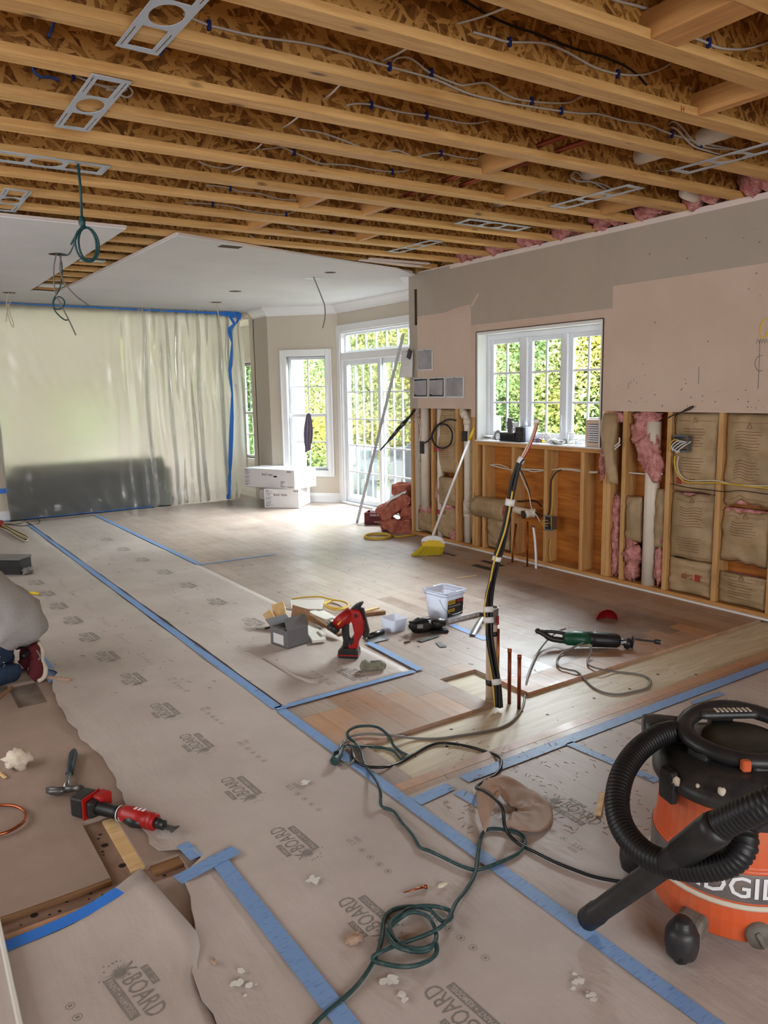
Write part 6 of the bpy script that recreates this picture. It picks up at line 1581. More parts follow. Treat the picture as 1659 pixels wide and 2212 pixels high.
# ---- opened carton with flaps
G = thing('nail_carton', 'small grey carton standing open with two raised flaps', 'box', (0, 0, 0), None, None, None, frame((2.005, 4.305, .008), (.035, -.17, 0)))
L1, L2, HH = .17, .165, .108
MB().box(0, L1, 0, .003, 0, HH).box(0, L1, L2-.003, L2, 0, HH).box(0, .003, .003, L2-.003, 0, HH).box(L1-.003, L1, .003, L2-.003, 0, HH).box(0, L1, 0, L2, 0, .003).build('carton_body', 'grey_box', G)
MB().add([(.0, .0, HH), (.0, L2, HH), (-.05, L2, HH+.035), (-.05, .0, HH+.035)], [(0, 1, 2, 3)]).build('flap', 'grey_box', G, solid=.003)
MB().add([(.0, L2, HH), (L1, L2, HH), (L1, L2+.02, HH+.10), (.0, L2+.02, HH+.10)], [(0, 1, 2, 3)]).build('flap', 'card_brown', G, solid=.003)
MB().add([(L1, .0, HH), (L1, L2, HH), (L1-.03, L2, HH+.075), (L1-.03, .0, HH+.075)], [(0, 1, 2, 3)]).build('flap', 'grey_box', G, solid=.003)
MB().add([(0, 0, HH), (L1*.75, 0, HH), (L1*.7, .07, HH-.012), (.02, .06, HH-.01)], [(0, 1, 2, 3)]).build('flap', 'grey_box', G, solid=.003)
MB().box(.03, .13, -.0012, 0, .012, .075).build('label_sticker', 'paper_white', G)

# ---- offcuts behind the carton
def stick(name, a, b, w, h, mat, label, up=(0, 0, 1), group='wood offcuts by the nail gun'):
    o = MB().bar(a, b, w, h, up).build(name, mat, None, bevel=.002); return tag(o, label, 'wood offcut', group)
A_ = lambda x, y, z: FL(x, y, z)
def upr(x, y, x2, y2): b_ = FL(x, y, .01); return b_, UP(x2, y2, (b_.x+.02, b_.y+.05))
b_ = FL(610, 1348, .02)
stick('wood_offcut', Vector((b_.x, b_.y, .015)), UP(600, 1304, (b_.x+.03, b_.y+.10)), .085, .03, 'scrap_pine', 'wide pale pine offcut standing tilted behind the carton', (-.5, -.8, .3))
stick('wood_offcut', FL(598, 1357, .02), UP(577, 1324, (FL(598, 1357).x-.02, FL(598, 1357).y+.10)), .06, .03, 'scrap_pine', 'narrow pine offcut left of the wide pale one', (-.5, -.8, .3))
M('painted_white', S(222, 220, 212), .6)
for a, b, w, h, m_, lb in (((652, 1330, .03), (690, 1385, .02), .09, .018, 'painted_white', 'widest white painted board piece in the offcut pile'),
                          ((660, 1322, .075), (735, 1372, .03), .03, .02, 'scrap_dark', 'brown-edged strip lying on top of the white boards'),
                          ((672, 1322, .06), (712, 1338, .055), .07, .016, 'painted_white', 'white board piece on the upper right of the offcut pile'),
                          ((690, 1322, .045), (730, 1345, .02), .075, .016, 'painted_white', 'white board piece with nail marks at the right of the offcut pile'),
                          ((668, 1335, .05), (702, 1352, .04), .03, .022, 'scrap_dark', 'short brown strip crossing the white boards'),
                          ((690, 1365, .03), (700, 1374, .03), .03, .02, 'painted_white', 'small white block at the front of the offcut pile')):
    stick('wood_offcut', FL(*a), FL(*b), w, h, m_, lb)
pn_ = MB(); A1, A2, A3, A4 = FL(630, 1316, .012), FL(695, 1317, .012), FL(700, 1297, .05), FL(627, 1297, .05)
pn_.add([A1, A2, A3, A4], [(0, 1, 2, 3)]); tag(pn_.build('panel_piece', 'painted_white', None, solid=.012), 'pale flat panel piece leaning at the back of the offcut pile', 'wood offcut')
cable('yellow_coil', [FL(x, y, .015+.006*(k % 3)) for k, (x, y) in enumerate(((630, 1294), (660, 1290), (690, 1289), (712, 1294), (735, 1298), (752, 1305), (745, 1314), (720, 1317), (702, 1308), (704, 1300), (728, 1297), (750, 1303), (744, 1312), (718, 1313), (703, 1305), (715, 1298)))], .006, 'cable_yellow', 'yellow cable coil lying behind the offcut pile', 'cable')
stick('wood_offcut', FL(785, 1327, .012), FL(832, 1322, .012), .035, .024, 'scrap_dark', 'dark wood strip lying right of the nail gun')
stick('wood_offcut', FL(787, 1321, .03), FL(818, 1313, .03), .02, .016, 'scrap_pine', 'pale wood splinter on the dark strip right of the nail gun')
stick('wood_shim', FL(986, 1249, .003), FL(1029, 1243, .003), .012, .005, 'scrap_pine', 'thin wood shim lying alone beyond the bucket', group=None)
stick('wood_shim', FL(1292, 1762, .008), FL(1302, 1712, .008), .022, .006, 'scrap_pine', 'flat pine splint lying left of the vacuum hose', group=None)
kn = thing('putty_knife', 'small scraper lying left of the carton', 'scraper', FL(570, 1357, .008)); MB().bar(FL(553, 1358, .012), FL(572, 1358, .012), .014, .004).build('blade', 'steel', kn); MB().bar(FL(572, 1358, .014), FL(592, 1352, .014), .014, .012).build('handle', 'black_plastic', kn, bevel=.003)
cu_ = thing('caulk_tube', 'black-tipped tube and foil lying behind the nail gun', 'tube', FL(805, 1372, .02)); MB().tube([FL(797, 1375, .02), FL(827, 1364, .02)], .018, 12).build('tube_body', 'black_plastic', cu_, smooth=True)
fo = MB(); fo.add([FL(783, 1372, .012), FL(820, 1360, .014), FL(842, 1380, .006), FL(800, 1390, .006)], [(0, 1, 2, 3)]); fo.build('foil', 'steel', cu_, solid=.001)

# ---- tubs, holster, brackets
def tub(name, c, deg, s0, s1, h, label, cat='bucket'):
    o = lthing(name, label, cat, c, deg)
    def ring(s, z, r=.025, n=5):
        out = []
        for q, (sx, sy) in enumerate(((1, 1), (-1, 1), (-1, -1), (1, -1))):
            for i in range(n+1):
                a = math.pi/2*(q+i/n); out.append(Vector((sx*(s-r)+r*math.cos(a), sy*(s-r)+r*math.sin(a), z)))
        return out
    mb = MB(); rings = [ring(s0*.98, .002), ring(s0, .006), ring(s0+(s1-s0)*.86, h*.86), ring(s1, h), ring(s1-.004, h), ring(s0+(s1-s0)*.86-.004, h*.86), ring(s0-.004, .010)]
    for r in rings: mb.v += r
    m_ = len(rings[0])
    for i in range(len(rings)-1):
        for k in range(m_): mb.f.append([i*m_+k, i*m_+(k+1) % m_, (i+1)*m_+(k+1) % m_, (i+1)*m_+k]); mb.mi.append(0)
    mb.f.append([k for k in range(m_)]); mb.f.append([6*m_+k for k in range(m_)]); mb.mi += [0, 0]
    mb.build('tub_body', 'tub_plastic', o, smooth=False)
    return o, ring
bk_, ring = tub('bucket', (3.245, 4.11, 0), 42, .088, .104, .20, 'square clear plastic bucket with a black and yellow label')
rm = MB(); rr_ = ring(.110, .197)
for a, b in zip(rr_, rr_[1:]+rr_[:1]): rm.tube([a, b], .007, 6)
rm.build('rim', 'tub_plastic', bk_, smooth=True)
rm = MB(); rr_ = ring(.107, .176)
for a, b in zip(rr_, rr_[1:]+rr_[:1]): rm.tube([a, b], .004, 6)
rm.build('rim', 'tub_plastic', bk_, smooth=True)
lf = lambda mb, x0, x1, z0, z1, d, mat: mb.add([(x0, -.089-.016*z0/.2-d, z0), (x1, -.089-.016*z0/.2-d, z0), (x1, -.089-.016*z1/.2-d, z1), (x0, -.089-.016*z1/.2-d, z1)], [(0, 1, 2, 3)])
mb = MB(); lf(mb, -.072, .082, .025, .145, .001, 0); mb.build('label_sticker', 'ink_black', bk_)
mb = MB(); lf(mb, -.068, .0, .116, .142, .0016, 0); lf(mb, -.068, -.002, .062, .082, .0016, 0); mb.build('label_band', 'yellow_plastic', bk_)
mb = MB(); lf(mb, .014, .078, .12, .14, .0016, 0); mb.build('label_band', 'cable_red', bk_)
mb = MB(); lf(mb, -.066, .055, .092, .108, .0016, 0); lf(mb, -.02, .06, .032, .046, .0016, 0); mb.build('label_band', 'ink_grey', bk_)
mb = MB()
for k in range(6): lf(mb, -.06+.0095*k, -.0545+.0095*k, .121, .137, .002, 0)
for k in range(5): lf(mb, -.06+.011*k, -.053+.011*k, .067, .077, .002, 0)
mb.build('label_lettering', 'ink_black', bk_)
MB().tube(smooth_path([(-.103, -.05, .15), (-.112, -.10, .10), (-.06, -.118, .055), (.03, -.118, .05), (.10, -.10, .075), (.112, -.04, .12)], 5), .002, 6).build('handle', 'steel', bk_, smooth=True)
MB().blob((-.03, .01, .045), (.05, .055, .05), 2, .5).build('contents', 'rag_white', bk_, smooth=True)
MB().blob((.03, -.01, .085), (.05, .02, .02), 5, .4, rot=Euler((0, -.4, 0)).to_matrix()).build('contents', 'painted_white', bk_, smooth=True)
tb_, _r = tub('small_tub', FL(853, 1366)+Vector((.03, .05, 0)), 38, .062, .070, .085, 'small milky plastic tub between the nail gun and the black pouch', 'tub')
MB().blob((0, 0, .03), (.045, .045, .022), 3, .3).build('contents', 'painted_white', tb_, smooth=True)
po = lthing('tool_pouch', 'black tool pouch with a drill lying before the bucket', 'tool pouch', FL(925, 1370), 12)
MB().blob((-.03, .05, .045), (.085, .055, .05), 7, .3).build('pouch_body', 'black_rubber', po, smooth=True)
MB().tube([(.04, .04, .05), (.10, .045, .055), (.105, .045, .055), (.125, .045, .055)], [.03, .034, .026, .026], 14).build('motor_end', 'black_plastic', po, smooth=True)
MB().bar((.02, .03, .012), (.14, .02, .010), .07, .018).build('pouch_flap', 'black_rubber', po, bevel=.006)
MB().tube(smooth_path([(-.08, .03, .08), (-.03, 0, .10), (.02, .03, .095)], 4), .008, 8).build('strap', 'black_rubber', po, smooth=True)
MB().box(-.075, -.035, -.012, -.004, .045, .075).build('clear_window', 'steel', po, bevel=.003)
stick('bracket', FL(967, 1343, .016), FL(1040, 1325, .016), .006, .035, 'galv', 'long grey steel bracket lying before the bucket', group=None); bpy.data.objects['bracket']['category'] = 'bracket'
hbk = MB()
for k in range(5):
    c = FL(972+13*k, 1342-3.3*k, .018)-hy*.0045; hbk.add([c+hx*(.005*math.cos(a))+Vector((0, 0, .005*math.sin(a))) for a in [2*math.pi*i/8 for i in range(8)]], [tuple(range(8))])
hbk.build('hole', 'paper_white', bpy.data.objects['bracket'])
pb2 = thing('pry_bar', 'bent dark steel pry bar with a nail slot, leaning by the standpipe', 'pry bar', FL(1025, 1372))
MB().tube(smooth_path([FL(1020, 1372, .008), FL(1028, 1357, .020), FL(1036, 1343, .035), FL(1042, 1334, .045)], 4), .020, 8, flat=.3).build('bar', 'dark_steel', pb2, bevel=0)
MB().box(-.02, .02, -.012, .012, 0, .065, local(FL(1042, 1343, 0))).build('claw', 'black_plastic', pb2, bevel=.004)
stick('metal_strip', FL(905, 1385, .005), FL(945, 1372, .006), .045, .004, 'dark_steel', 'flat dark scraper blade before the black pouch', group=None); bpy.data.objects['metal_strip']['category'] = 'blade'
tag(MB().add([FL(941, 1388, .003), FL(952, 1387, .003), FL(965, 1397, .003), FL(950, 1398, .003)], [(0, 1, 2, 3)]).build('metal_tab', 'dark_steel', None, solid=.003), 'small grey metal tab lying alone before the bucket', 'metal piece')
tag(MB().tube([FL(873, 1388, .006), FL(886, 1385, .006)], .005, 8).build('marker_stub', 'bark', None, smooth=True), 'short brown marker stub before the small tub', 'marker')

# ---- green reciprocating saw (steps of 0.54 mm)
Gs = lthing('power_saw', 'green and black corded saw lying on the hardwood near the trench', 'saw', FL(1265, 1400, 0), -6)
sx = lambda x, z, y=0.0: ((x-690)*.00054, y, (530-z)*.00054)
MB().tube([sx(440, 430), sx(480, 425), sx(560, 415), sx(640, 420), sx(740, 425)], [.03, .046, .053, .053, .050], 14, flat=.85).build('body', 'tool_green', Gs, smooth=True)
MB().tube([sx(730, 425), sx(800, 425), sx(900, 430), sx(1030, 438), sx(1062, 440)], [.052, .052, .050, .047, .036], 14, flat=.9).build('boot', 'black_rubber', Gs, smooth=True)
MB().tube(smooth_path([sx(480, 450, .0), sx(400, 440), sx(310, 425), sx(240, 385), sx(180, 350), sx(145, 335)], 4), [.022]*12+[.018]*8+[.012], 10, flat=.8).build('handle', 'black_plastic', Gs, smooth=True)
MB().tube(smooth_path([sx(480, 380, .02), sx(400, 365, .025), sx(300, 352, .02), sx(200, 345, .005)], 4), .012, 8).build('handle_guard', 'black_plastic', Gs, smooth=True)
MB().lathe([(.010, -.006), (.017, -.006), (.017, .006), (.010, .006), (.010, -.006)], 16, sx(158, 338), 'Y').build('hang_ring', 'black_plastic', Gs, smooth=True)
MB().prism([(.0, 0), (.07, 0), (.08, .02), (.07, .05), (.02, .05)], -.047, -.042, Matrix.Translation(sx(610, 490)) @ XZ).build('side_panel', 'dusty_olive', Gs, bevel=.002)
for y in (-.022, .022): MB().bar(sx(1060, 450, y), sx(1130, 440, y), .006, .012).build('shoe_arm', 'steel', Gs)
MB().box(-.003, .003, -.03, .03, -.045, .028, Matrix.Translation(sx(1205, 440)) @ Euler((0, .1, 0)).to_matrix().to_4x4()).build('shoe', 'dark_steel', Gs)
MB().tube([sx(1060, 440), sx(1180, 445)], .010, 8).build('blade_clamp', 'dark_steel', Gs, smooth=True)
MB().blob(sx(1150, 470), (.03, .025, .03), 4, .5).build('grip', 'black_plastic', Gs, smooth=True)
MB().tube(smooth_path([sx(1190, 412), sx(1280, 425), sx(1380, 435), sx(1440, 440)], 4), .006, 8).build('lead', 'black_rubber', Gs, smooth=True)
MB().tube([sx(1435, 440), sx(1450, 442), sx(1500, 448)], [.010, .015, .014], 8).build('plug', 'black_rubber', Gs)
for y in (-.006, .006): MB().bar(sx(1500, 446, y), sx(1528, 450, y), .002, .006).build('prong', 'steel', Gs)
# ---- half red dome
ln = lthing('red_dome', 'glossy red half dome standing on its cut edge on the dark boards', 'lamp cover', (4.07, 3.38, 0), 0)
MB().lathe([(.072*math.cos(a)+.0005, .055*math.sin(a)) for a in [math.pi/2*i/9 for i in range(10)]], 24, (0, 0, 0), 'Y', math.pi, -math.pi/2).build('shell', 'lens_red', ln, smooth=True, solid=.003)

# ---- crumpled kraft bag
kb = MB()
bc = FL(1110, 1752, .006)
for i in range(13):
    for j in range(25):
        r = .015+.135*i/12; a = -2.0+4.2*j/24
        p = hx*(r*math.cos(a)*.95)+hy*(r*math.sin(a)*1.15)
        z = .012+.05*math.exp(-((a-1.9)/.7)**2)*(r/.15)+.035*math.exp(-((a+1.9)/.5)**2)*(r/.15)+.008*noise.noise(Vector((r*30, a*3, 2)))+.03*max(0, .6-abs(a))*r/.15*.0
        kb.v.append(Vector((bc.x, bc.y, 0))+p+Vector((0, 0, z)))
for i in range(12):
    for j in range(24): a = i*25+j; kb.f.append([a, a+1, a+26, a+25]); kb.mi.append(0)
b0 = len(kb.v)
for i in range(9):
    for j in range(15):
        u, v = i/8, j/14
        pa = FL(1082+4*u, 1702+6*u, .10-.015*u); pb3 = FL(1030-4*u+22*u*u, 1712+88*u, .02)
        p = pa.lerp(pb3, v); p.z += .05*math.sin(v*3.1)*(1-u*.6)+.010*noise.noise(Vector((u*6, v*8, 5)))
        kb.v.append(p)
for i in range(8):
    for j in range(14): a = b0+i*15+j; kb.f.append([a, a+1, a+16, a+15]); kb.mi.append(0)
tag(kb.build('kraft_bag', 'kraft_loose', None, smooth=True, solid=.0015), 'crumpled brown kraft bag lying open right of the tape cross', 'paper bag')
# ---- left-hand tools
hm_ = thing('hammer', 'claw hammer with a blue-grey rubber grip on the bare floor at left', 'hammer', FL(142, 1705))
q = [FL(158, 1628, .018), FL(152, 1660, .018), FL(149, 1668, .018)]
MB().tube([FL(160, 1622, .018), FL(158, 1630, .018), FL(153, 1655, .018), FL(150, 1670, .018)], [.012, .019, .015, .016], 10).build('grip', 'grip_blue', hm_, smooth=True)
MB().tube([FL(150, 1670, .018), FL(145, 1690, .018), FL(143, 1702, .02)], [.010, .011, .012], 10).build('shaft', 'steel', hm_, smooth=True)
MB().tube([FL(141, 1706, .024), FL(158, 1703, .024), FL(166, 1704, .024), FL(168, 1704, .024), FL(181, 1703, .024)], [.014, .012, .012, .017, .016], 10).build('striking_head', 'dark_steel', hm_, smooth=True)
for s_ in (-1, 1): MB().tube([FL(143, 1706, .024), FL(128, 1708-1.5*s_, .022), FL(112, 1708-3*s_, .018), FL(101, 1707-3.5*s_, .014)], [.013, .012, .011, .006], 8).build('claw', 'dark_steel', hm_, smooth=True)
mt = thing('multi_tool', 'red and black cordless multi-tool lying across the floor cut, blade to the right', 'power tool', FL(270, 1790))
def tz(x, y, z=.035): return FL(x, y, z)
dm = (tz(340, 1792)-tz(200, 1757)).normalized()
mm = frame(tz(178, 1757, .0), dm)
MB().box(-.02, .045, -.04, .045, .004, .085, mm).build('battery', 'black_plastic', mt, bevel=.010, seg=2)
MB().box(.043, .05, -.042, .047, .002, .087, mm).build('battery_seam', 'tool_red', mt)
MB().box(.05, .10, .0, .06, .03, .085, mm).build('foot', 'tool_red', mt, bevel=.010, seg=2)
MB().box(.05, .085, -.035, .035, .008, .075, mm).build('base', 'black_plastic', mt, bevel=.012, seg=2)
MB().tube([mm @ Vector((.07, 0, .042)), mm @ Vector((.10, 0, .040)), mm @ Vector((.16, 0, .038)), mm @ Vector((.20, 0, .040))], [.030, .025, .024, .028], 12).build('grip', 'black_rubber', mt, smooth=True)
MB().tube([mm @ Vector((.195, 0, .042)), mm @ Vector((.22, 0, .042)), mm @ Vector((.27, 0, .042)), mm @ Vector((.32, 0, .040))], [.028, .032, .034, .029], 14).build('body', 'tool_red', mt, smooth=True)
MB().tube([mm @ Vector((.228, -.016, .034)), mm @ Vector((.26, -.018, .034)), mm @ Vector((.30, -.016, .033))], [.018, .024, .018], 12).build('vent_panel', 'black_plastic', mt, smooth=True)
MB().tube([mm @ Vector((.315, 0, .040)), mm @ Vector((.345, .0, .038)), mm @ Vector((.35, 0, .038))], [.030, .031, .024], 14).build('head', 'tool_red', mt, smooth=True)
MB().tube([mm @ Vector((.345, 0, .038)), mm @ Vector((.385, 0, .034))], [.021, .018], 10).build('chuck', 'black_plastic', mt, smooth=True)
MB().prism([(.375, -.012), (.42, -.014), (.43, -.022), (.436, -.022), (.436, .022), (.43, .022), (.42, .014), (.375, .012)], .028, .031, mm).build('blade', 'dark_steel', mt)
for k, xx in enumerate((.185, .200)): MB().lathe([(.0292-.001*k, -.0015), (.0305, 0), (.0292, .0015)], 16, (0, 0, 0), 'X').build('band', 'paper_white', mt) if False else MB().tube([mm @ Vector((xx, 0, .040)), mm @ Vector((xx+.003, 0, .040))], .029, 14).build('band', 'paper_white', mt)
pl = MB()
for k in range(3): pl.box(.255+.018*k, .266+.018*k, -.008, .008, .0745, .0757, mm)
pl.build('lettering', 'paper_white', mt)
rg_ = MB().blob(FL(38, 1640, .035), (.05, .045, .036), 9, .75, 3.2, 3).build('crumpled_tissue', 'rag_white', None, smooth=True); tag(rg_, 'crumpled off-white tissue on the floor at the left edge', 'tissue')
cable('copper_loop', [FL(x, y, .012) for x, y in ((-60, 1745), (-20, 1741), (10, 1739), (35, 1742), (52, 1752), (56, 1764), (48, 1778), (25, 1793), (0, 1802), (-50, 1812))], .006, 'copper', 'bent copper tube curving in from the left edge', 'pipe', n=8)
stick('wood_shim', FL(-5, 1667, .006), FL(12, 1680, .006), .014, .006, 'scrap_pine', 'short wooden shim below the crumpled tissue', group=None)
stick('wood_batten', FL(-25, 1530, .05), UP(26, 1484, FL(10, 1510)), .012, .016, 'scrap_dark', 'thin splintered batten sticking up at the left edge near the floor hole', group=None)
sr = thing('screw', 'brass-coloured screw lying beside the green cord', 'screw', FL(897, 1921, .012)); MB().tube([FL(872, 1928, .012), FL(915, 1916, .012)], [.002, .004], 8).build('shank', 'copper', sr, smooth=True); MB().tube([FL(914, 1916.3, .012), FL(921, 1914.5, .012)], [.004, .009], 10).build('head', 'copper', sr, smooth=True)
tag(MB().blob(FL(765, 2027, .016), (.03, .018, .012), 3, .7).build('paper_scrap', 'kraft_loose', None, smooth=True), 'torn brown paper scrap by the printed mark left of the coil', 'paper scrap')
tag(MB().blob(FL(955, 1912, .012), (.016, .010, .006), 5, .6, sub=2).build('paper_scrap', 'rag_white', None, smooth=True), 'small pale scrap right of the brass screw', 'paper scrap')
tag(MB().blob(FL(462, 2078, .012), (.008, .012, .006), 6, .5, sub=2).build('paper_scrap', 'kraft_loose', None, smooth=True), 'tiny brown scrap right of the curled corner', 'paper scrap')
st_ = MB()
for (x, y, r) in ((515, 2125, .05), (845, 2120, .03), (870, 2150, .025), (675, 1900, .02), (660, 1690, .02), (1245, 2120, .035), (1270, 2150, .02)):
    p = FL(x, y, .0112); rr = random.Random(x)
    for k in range(7):
        a = rr.uniform(0, 6.3); d = rr.uniform(0, r); s_ = rr.uniform(.004, .016); c = p+Vector((d*math.cos(a), d*math.sin(a), 0)); n = 7
        st_.add([c+Vector((s_*math.cos(2*math.pi*i/n)*rr.uniform(.5, 1.2), s_*math.sin(2*math.pi*i/n)*rr.uniform(.4, 1), .0001*k)) for i in range(n)], [tuple(range(n))])
tag(st_.build('plaster_smudges', 'painted_white', None), 'dried white plaster smudges on the foreground paper', 'plaster', kind='stuff')
db = MB(); rr = random.Random(77)
for k in range(420):
    if k < 200: p = FL(rr.uniform(960, 1420), rr.uniform(1600, 1800), .0105)
    elif k < 300: p = FL(rr.uniform(100, 620), rr.uniform(1150, 1500), .009)
    else: p = Vector((rr.uniform(1.7, 4.4), rr.uniform(2.8, 6.5), .0025))
    a = rr.uniform(0, 3.1); l = rr.uniform(.004, .016); db.bar(p-Vector((math.cos(a), math.sin(a), 0))*l, p+Vector((math.cos(a), math.sin(a), 0))*l, rr.uniform(.001, .003), .0015)
tag(db.build('wood_debris', 'scrap_dark', None), 'scattered splinters and sawdust on paper and boards', 'debris', kind='stuff')
tb = thing('trim_board', 'pale painted board edge at the lower left corner', 'board', FL(20, 2100)); MB().bar(FL(-6, 1985, .02), FL(48, 2240, .02), .012, .05).build('board_body', 'painted_white', tb, bevel=.002)
# far left: tool box, papers, pliers, cable ends
bx2 = thing('tool_case', 'dark grey case with a pale lid at the left edge behind the person', 'case', FL(10, 1243))
mc = frame(FL(45, 1243), -hx+hy*.12); MB().box(0, .5, -.18, 0, 0, .135, mc).build('case_body', 'black_plastic', bx2, bevel=.004); MB().box(-.005, .505, -.185, .005, .135, .155, mc).build('lid', 'cable_grey', bx2, bevel=.004)
pp = MB(); pp.blob(FL(58, 1233, .03), (.05, .06, .035), 6, .6).build('crumpled_foil', 'cable_grey', None, smooth=True); tag(bpy.data.objects['crumpled_foil'], 'crumpled grey foil bag beside the dark case', 'bag')
pz = thing('pliers', 'pliers with yellow handle lying behind the person', 'pliers', FL(65, 1282)); MB().tube([FL(61, 1280, .015), FL(72, 1281, .015), FL(84, 1283, .012)], [.010, .013, .009], 8).build('handle', 'yellow_plastic', pz, smooth=True); MB().bar(FL(40, 1276, .015), FL(62, 1280, .015), .014, .01).build('jaws', 'dark_steel', pz)
for k, (m_, dz, lb) in enumerate((('cable_yellow', 0, 'yellow'), ('cable_black', .01, 'black'), ('cable_cream', .018, 'olive'))):
    cable('cable_end', [FL(x, y+2*k, .012+dz) for x, y in ((-30, 1118), (0, 1128), (25, 1142), (50, 1154), (60, 1160), (55, 1164), (35, 1155), (10, 1140), (-30, 1128))], .007, m_, '%s doubled cable end poking in at the left edge below the curtain' % lb, 'cable')
cable('thin_wire', [FL(x, y, .008) for x, y in ((-5, 1129), (20, 1132), (42, 1131), (55, 1124), (70, 1117), (82, 1121), (86, 1128), (78, 1132), (50, 1136), (25, 1134), (5, 1131))], .004, 'cable_black', 'thin dark wire loop on the floor at the left foot of the curtain', 'wire')
rd_ = MB().box(-.3, 0, -.2, 0, 0, .08, frame(FL(9, 1137), hx)).build('red_case', 'cable_red', None, bevel=.01); tag(rd_, 'red case corner at the left edge near the curtain foot', 'case')

# ================================================================== THE PERSON
def skin(name, verts, edges, radii, mat, parent, root=0, sub=2, folds=0):
    me = bpy.data.meshes.new(name); me.from_pydata([Vector(v) for v in verts], edges, []); o = bpy.data.objects.new(name, me); COL.objects.link(o)
    m = o.modifiers.new('skin', 'SKIN'); m.use_smooth_shade = True
    for i, r in enumerate(radii):
        sv = me.skin_vertices[0].data[i]; sv.radius = r if isinstance(r, tuple) else (r, r); sv.use_root = (i == root)
    s_ = o.modifiers.new('round', 'SUBSURF'); s_.levels = sub; s_.render_levels = sub
    dg = bpy.context.evaluated_depsgraph_get(); me2 = bpy.data.meshes.new_from_object(o.evaluated_get(dg)); bpy.data.objects.remove(o)
    if folds:
        for v in me2.vertices:
            p = v.co; k_ = folds*(1-2*abs(noise.noise(Vector((p.x*7+p.z*6, p.y*4, p.z*8-p.x*5))))**.6+.5*noise.noise(p*13)); v.co = p+v.normal*k_
    me2.materials.clear(); me2.materials.append(MATS[mat]); me2.polygons.foreach_set('use_smooth', [True]*len(me2.polygons))
    n = bpy.data.objects.new(name, me2); COL.objects.link(n); put(n, parent); return n
pe_ = thing('person', 'person in a grey sweatshirt and paint-spotted jeans kneeling with back turned at left', 'person', (.45, 4.62, 0))
# pelvis, spine, shoulders, neck, head, arms; legs folded under
pv = (.50, 4.62, .33)
bv = [pv, (.42, 4.62, .44), (.28, 4.64, .55), (.10, 4.66, .60), (.0, 4.67, .60), (-.10, 4.68, .58), (-.20, 4.69, .55),
      (.04, 4.47, .55), (-.02, 4.36, .34), (-.14, 4.36, .12), (-.20, 4.37, .07), (.04, 4.85, .55), (-.02, 4.96, .34), (-.14, 4.94, .12), (-.20, 4.93, .07),
      (.46, 4.52, .27), (.12, 4.48, .09), (.30, 4.50, .075), (.60, 4.52, .07), (.46, 4.73, .27), (.12, 4.77, .09), (.30, 4.75, .075), (.60, 4.73, .07)]
be = [(0, 1), (1, 2), (2, 3), (3, 4), (4, 5), (5, 6), (3, 7), (7, 8), (8, 9), (9, 10), (3, 11), (11, 12), (12, 13), (13, 14), (0, 15), (15, 16), (16, 17), (17, 18), (0, 19), (19, 20), (20, 21), (21, 22)]
br = [.13, .13, .14, .13, .055, .09, .085, .06, .045, .035, .032, .06, .045, .035, .032, .085, .06, .05, .035, .085, .06, .05, .035]
skin('body', bv, be, br, 'skin', pe_)
for s_, yy in ((-1, 4.37), (1, 4.93)):
    for k in range(4): MB().tube([(-.21, yy-.024+.016*k, .06), (-.255, yy-.028+.018*k, .045), (-.285+.004*abs(k-1), yy-.03+.02*k, .016)], [.009, .0085, .007], 8).build('finger', 'skin', pe_, smooth=True)
    MB().tube([(-.19, yy-s_*.03, .06), (-.22, yy-s_*.055, .04), (-.25, yy-s_*.06, .02)], [.011, .010, .008], 8).build('thumb', 'skin', pe_, smooth=True)
MB().blob((-.15, 4.685, .60), (.11, .085, .075), 3, .15).build('hair', 'hair', pe_, smooth=True)
# sweatshirt: hips (hem) to shoulders, sleeves
skin('sweatshirt', [(.60, 4.57, .20), (.585, 4.58, .29), (.47, 4.60, .42), (.28, 4.64, .55), (.10, 4.66, .61), (.03, 4.67, .61), (.04, 4.46, .55), (-.02, 4.35, .34), (-.11, 4.355, .17), (.04, 4.86, .55), (-.02, 4.97, .34), (-.11, 4.945, .17)],
     [(0, 1), (1, 2), (2, 3), (3, 4), (4, 5), (4, 6), (6, 7), (7, 8), (4, 9), (9, 10), (10, 11)], [.18, .215, .235, .215, .17, .10, .09, .07, .055, .09, .07, .055], 'sweat_grey', pe_, sub=3, folds=.020)
skin('jeans', [(.53, 4.61, .30), (.46, 4.50, .24), (.14, 4.47, .095), (.32, 4.50, .085), (.60, 4.50, .085), (.46, 4.73, .24), (.14, 4.77, .095), (.32, 4.75, .085), (.60, 4.74, .085)],
     [(0, 1), (1, 2), (2, 3), (3, 4), (0, 5), (5, 6), (6, 7), (7, 8)], [.14, .115, .085, .075, .055, .115, .085, .075, .055], 'denim', pe_, sub=3, folds=.010)
MB().tube(smooth_path([(.60, 4.66, .17), (.645, 4.62, .185), (.66, 4.56, .19), (.645, 4.50, .185), (.60, 4.46, .17)], 4), .016, 8).build('belt', 'black_rubber', pe_, smooth=True)
pd = MB(); rr = random.Random(12)
for k in range(26):
    s_ = rr.uniform(.001, .0028); pd.blob((rr.uniform(.34, .58), 4.392+rr.uniform(-.004, .01), rr.uniform(.14, .25)), (s_*1.6, s_*.6, s_), k, .3, sub=1)
tag(pd.build('paint_spots', 'rag_white', pe_, smooth=True), kind='stuff')
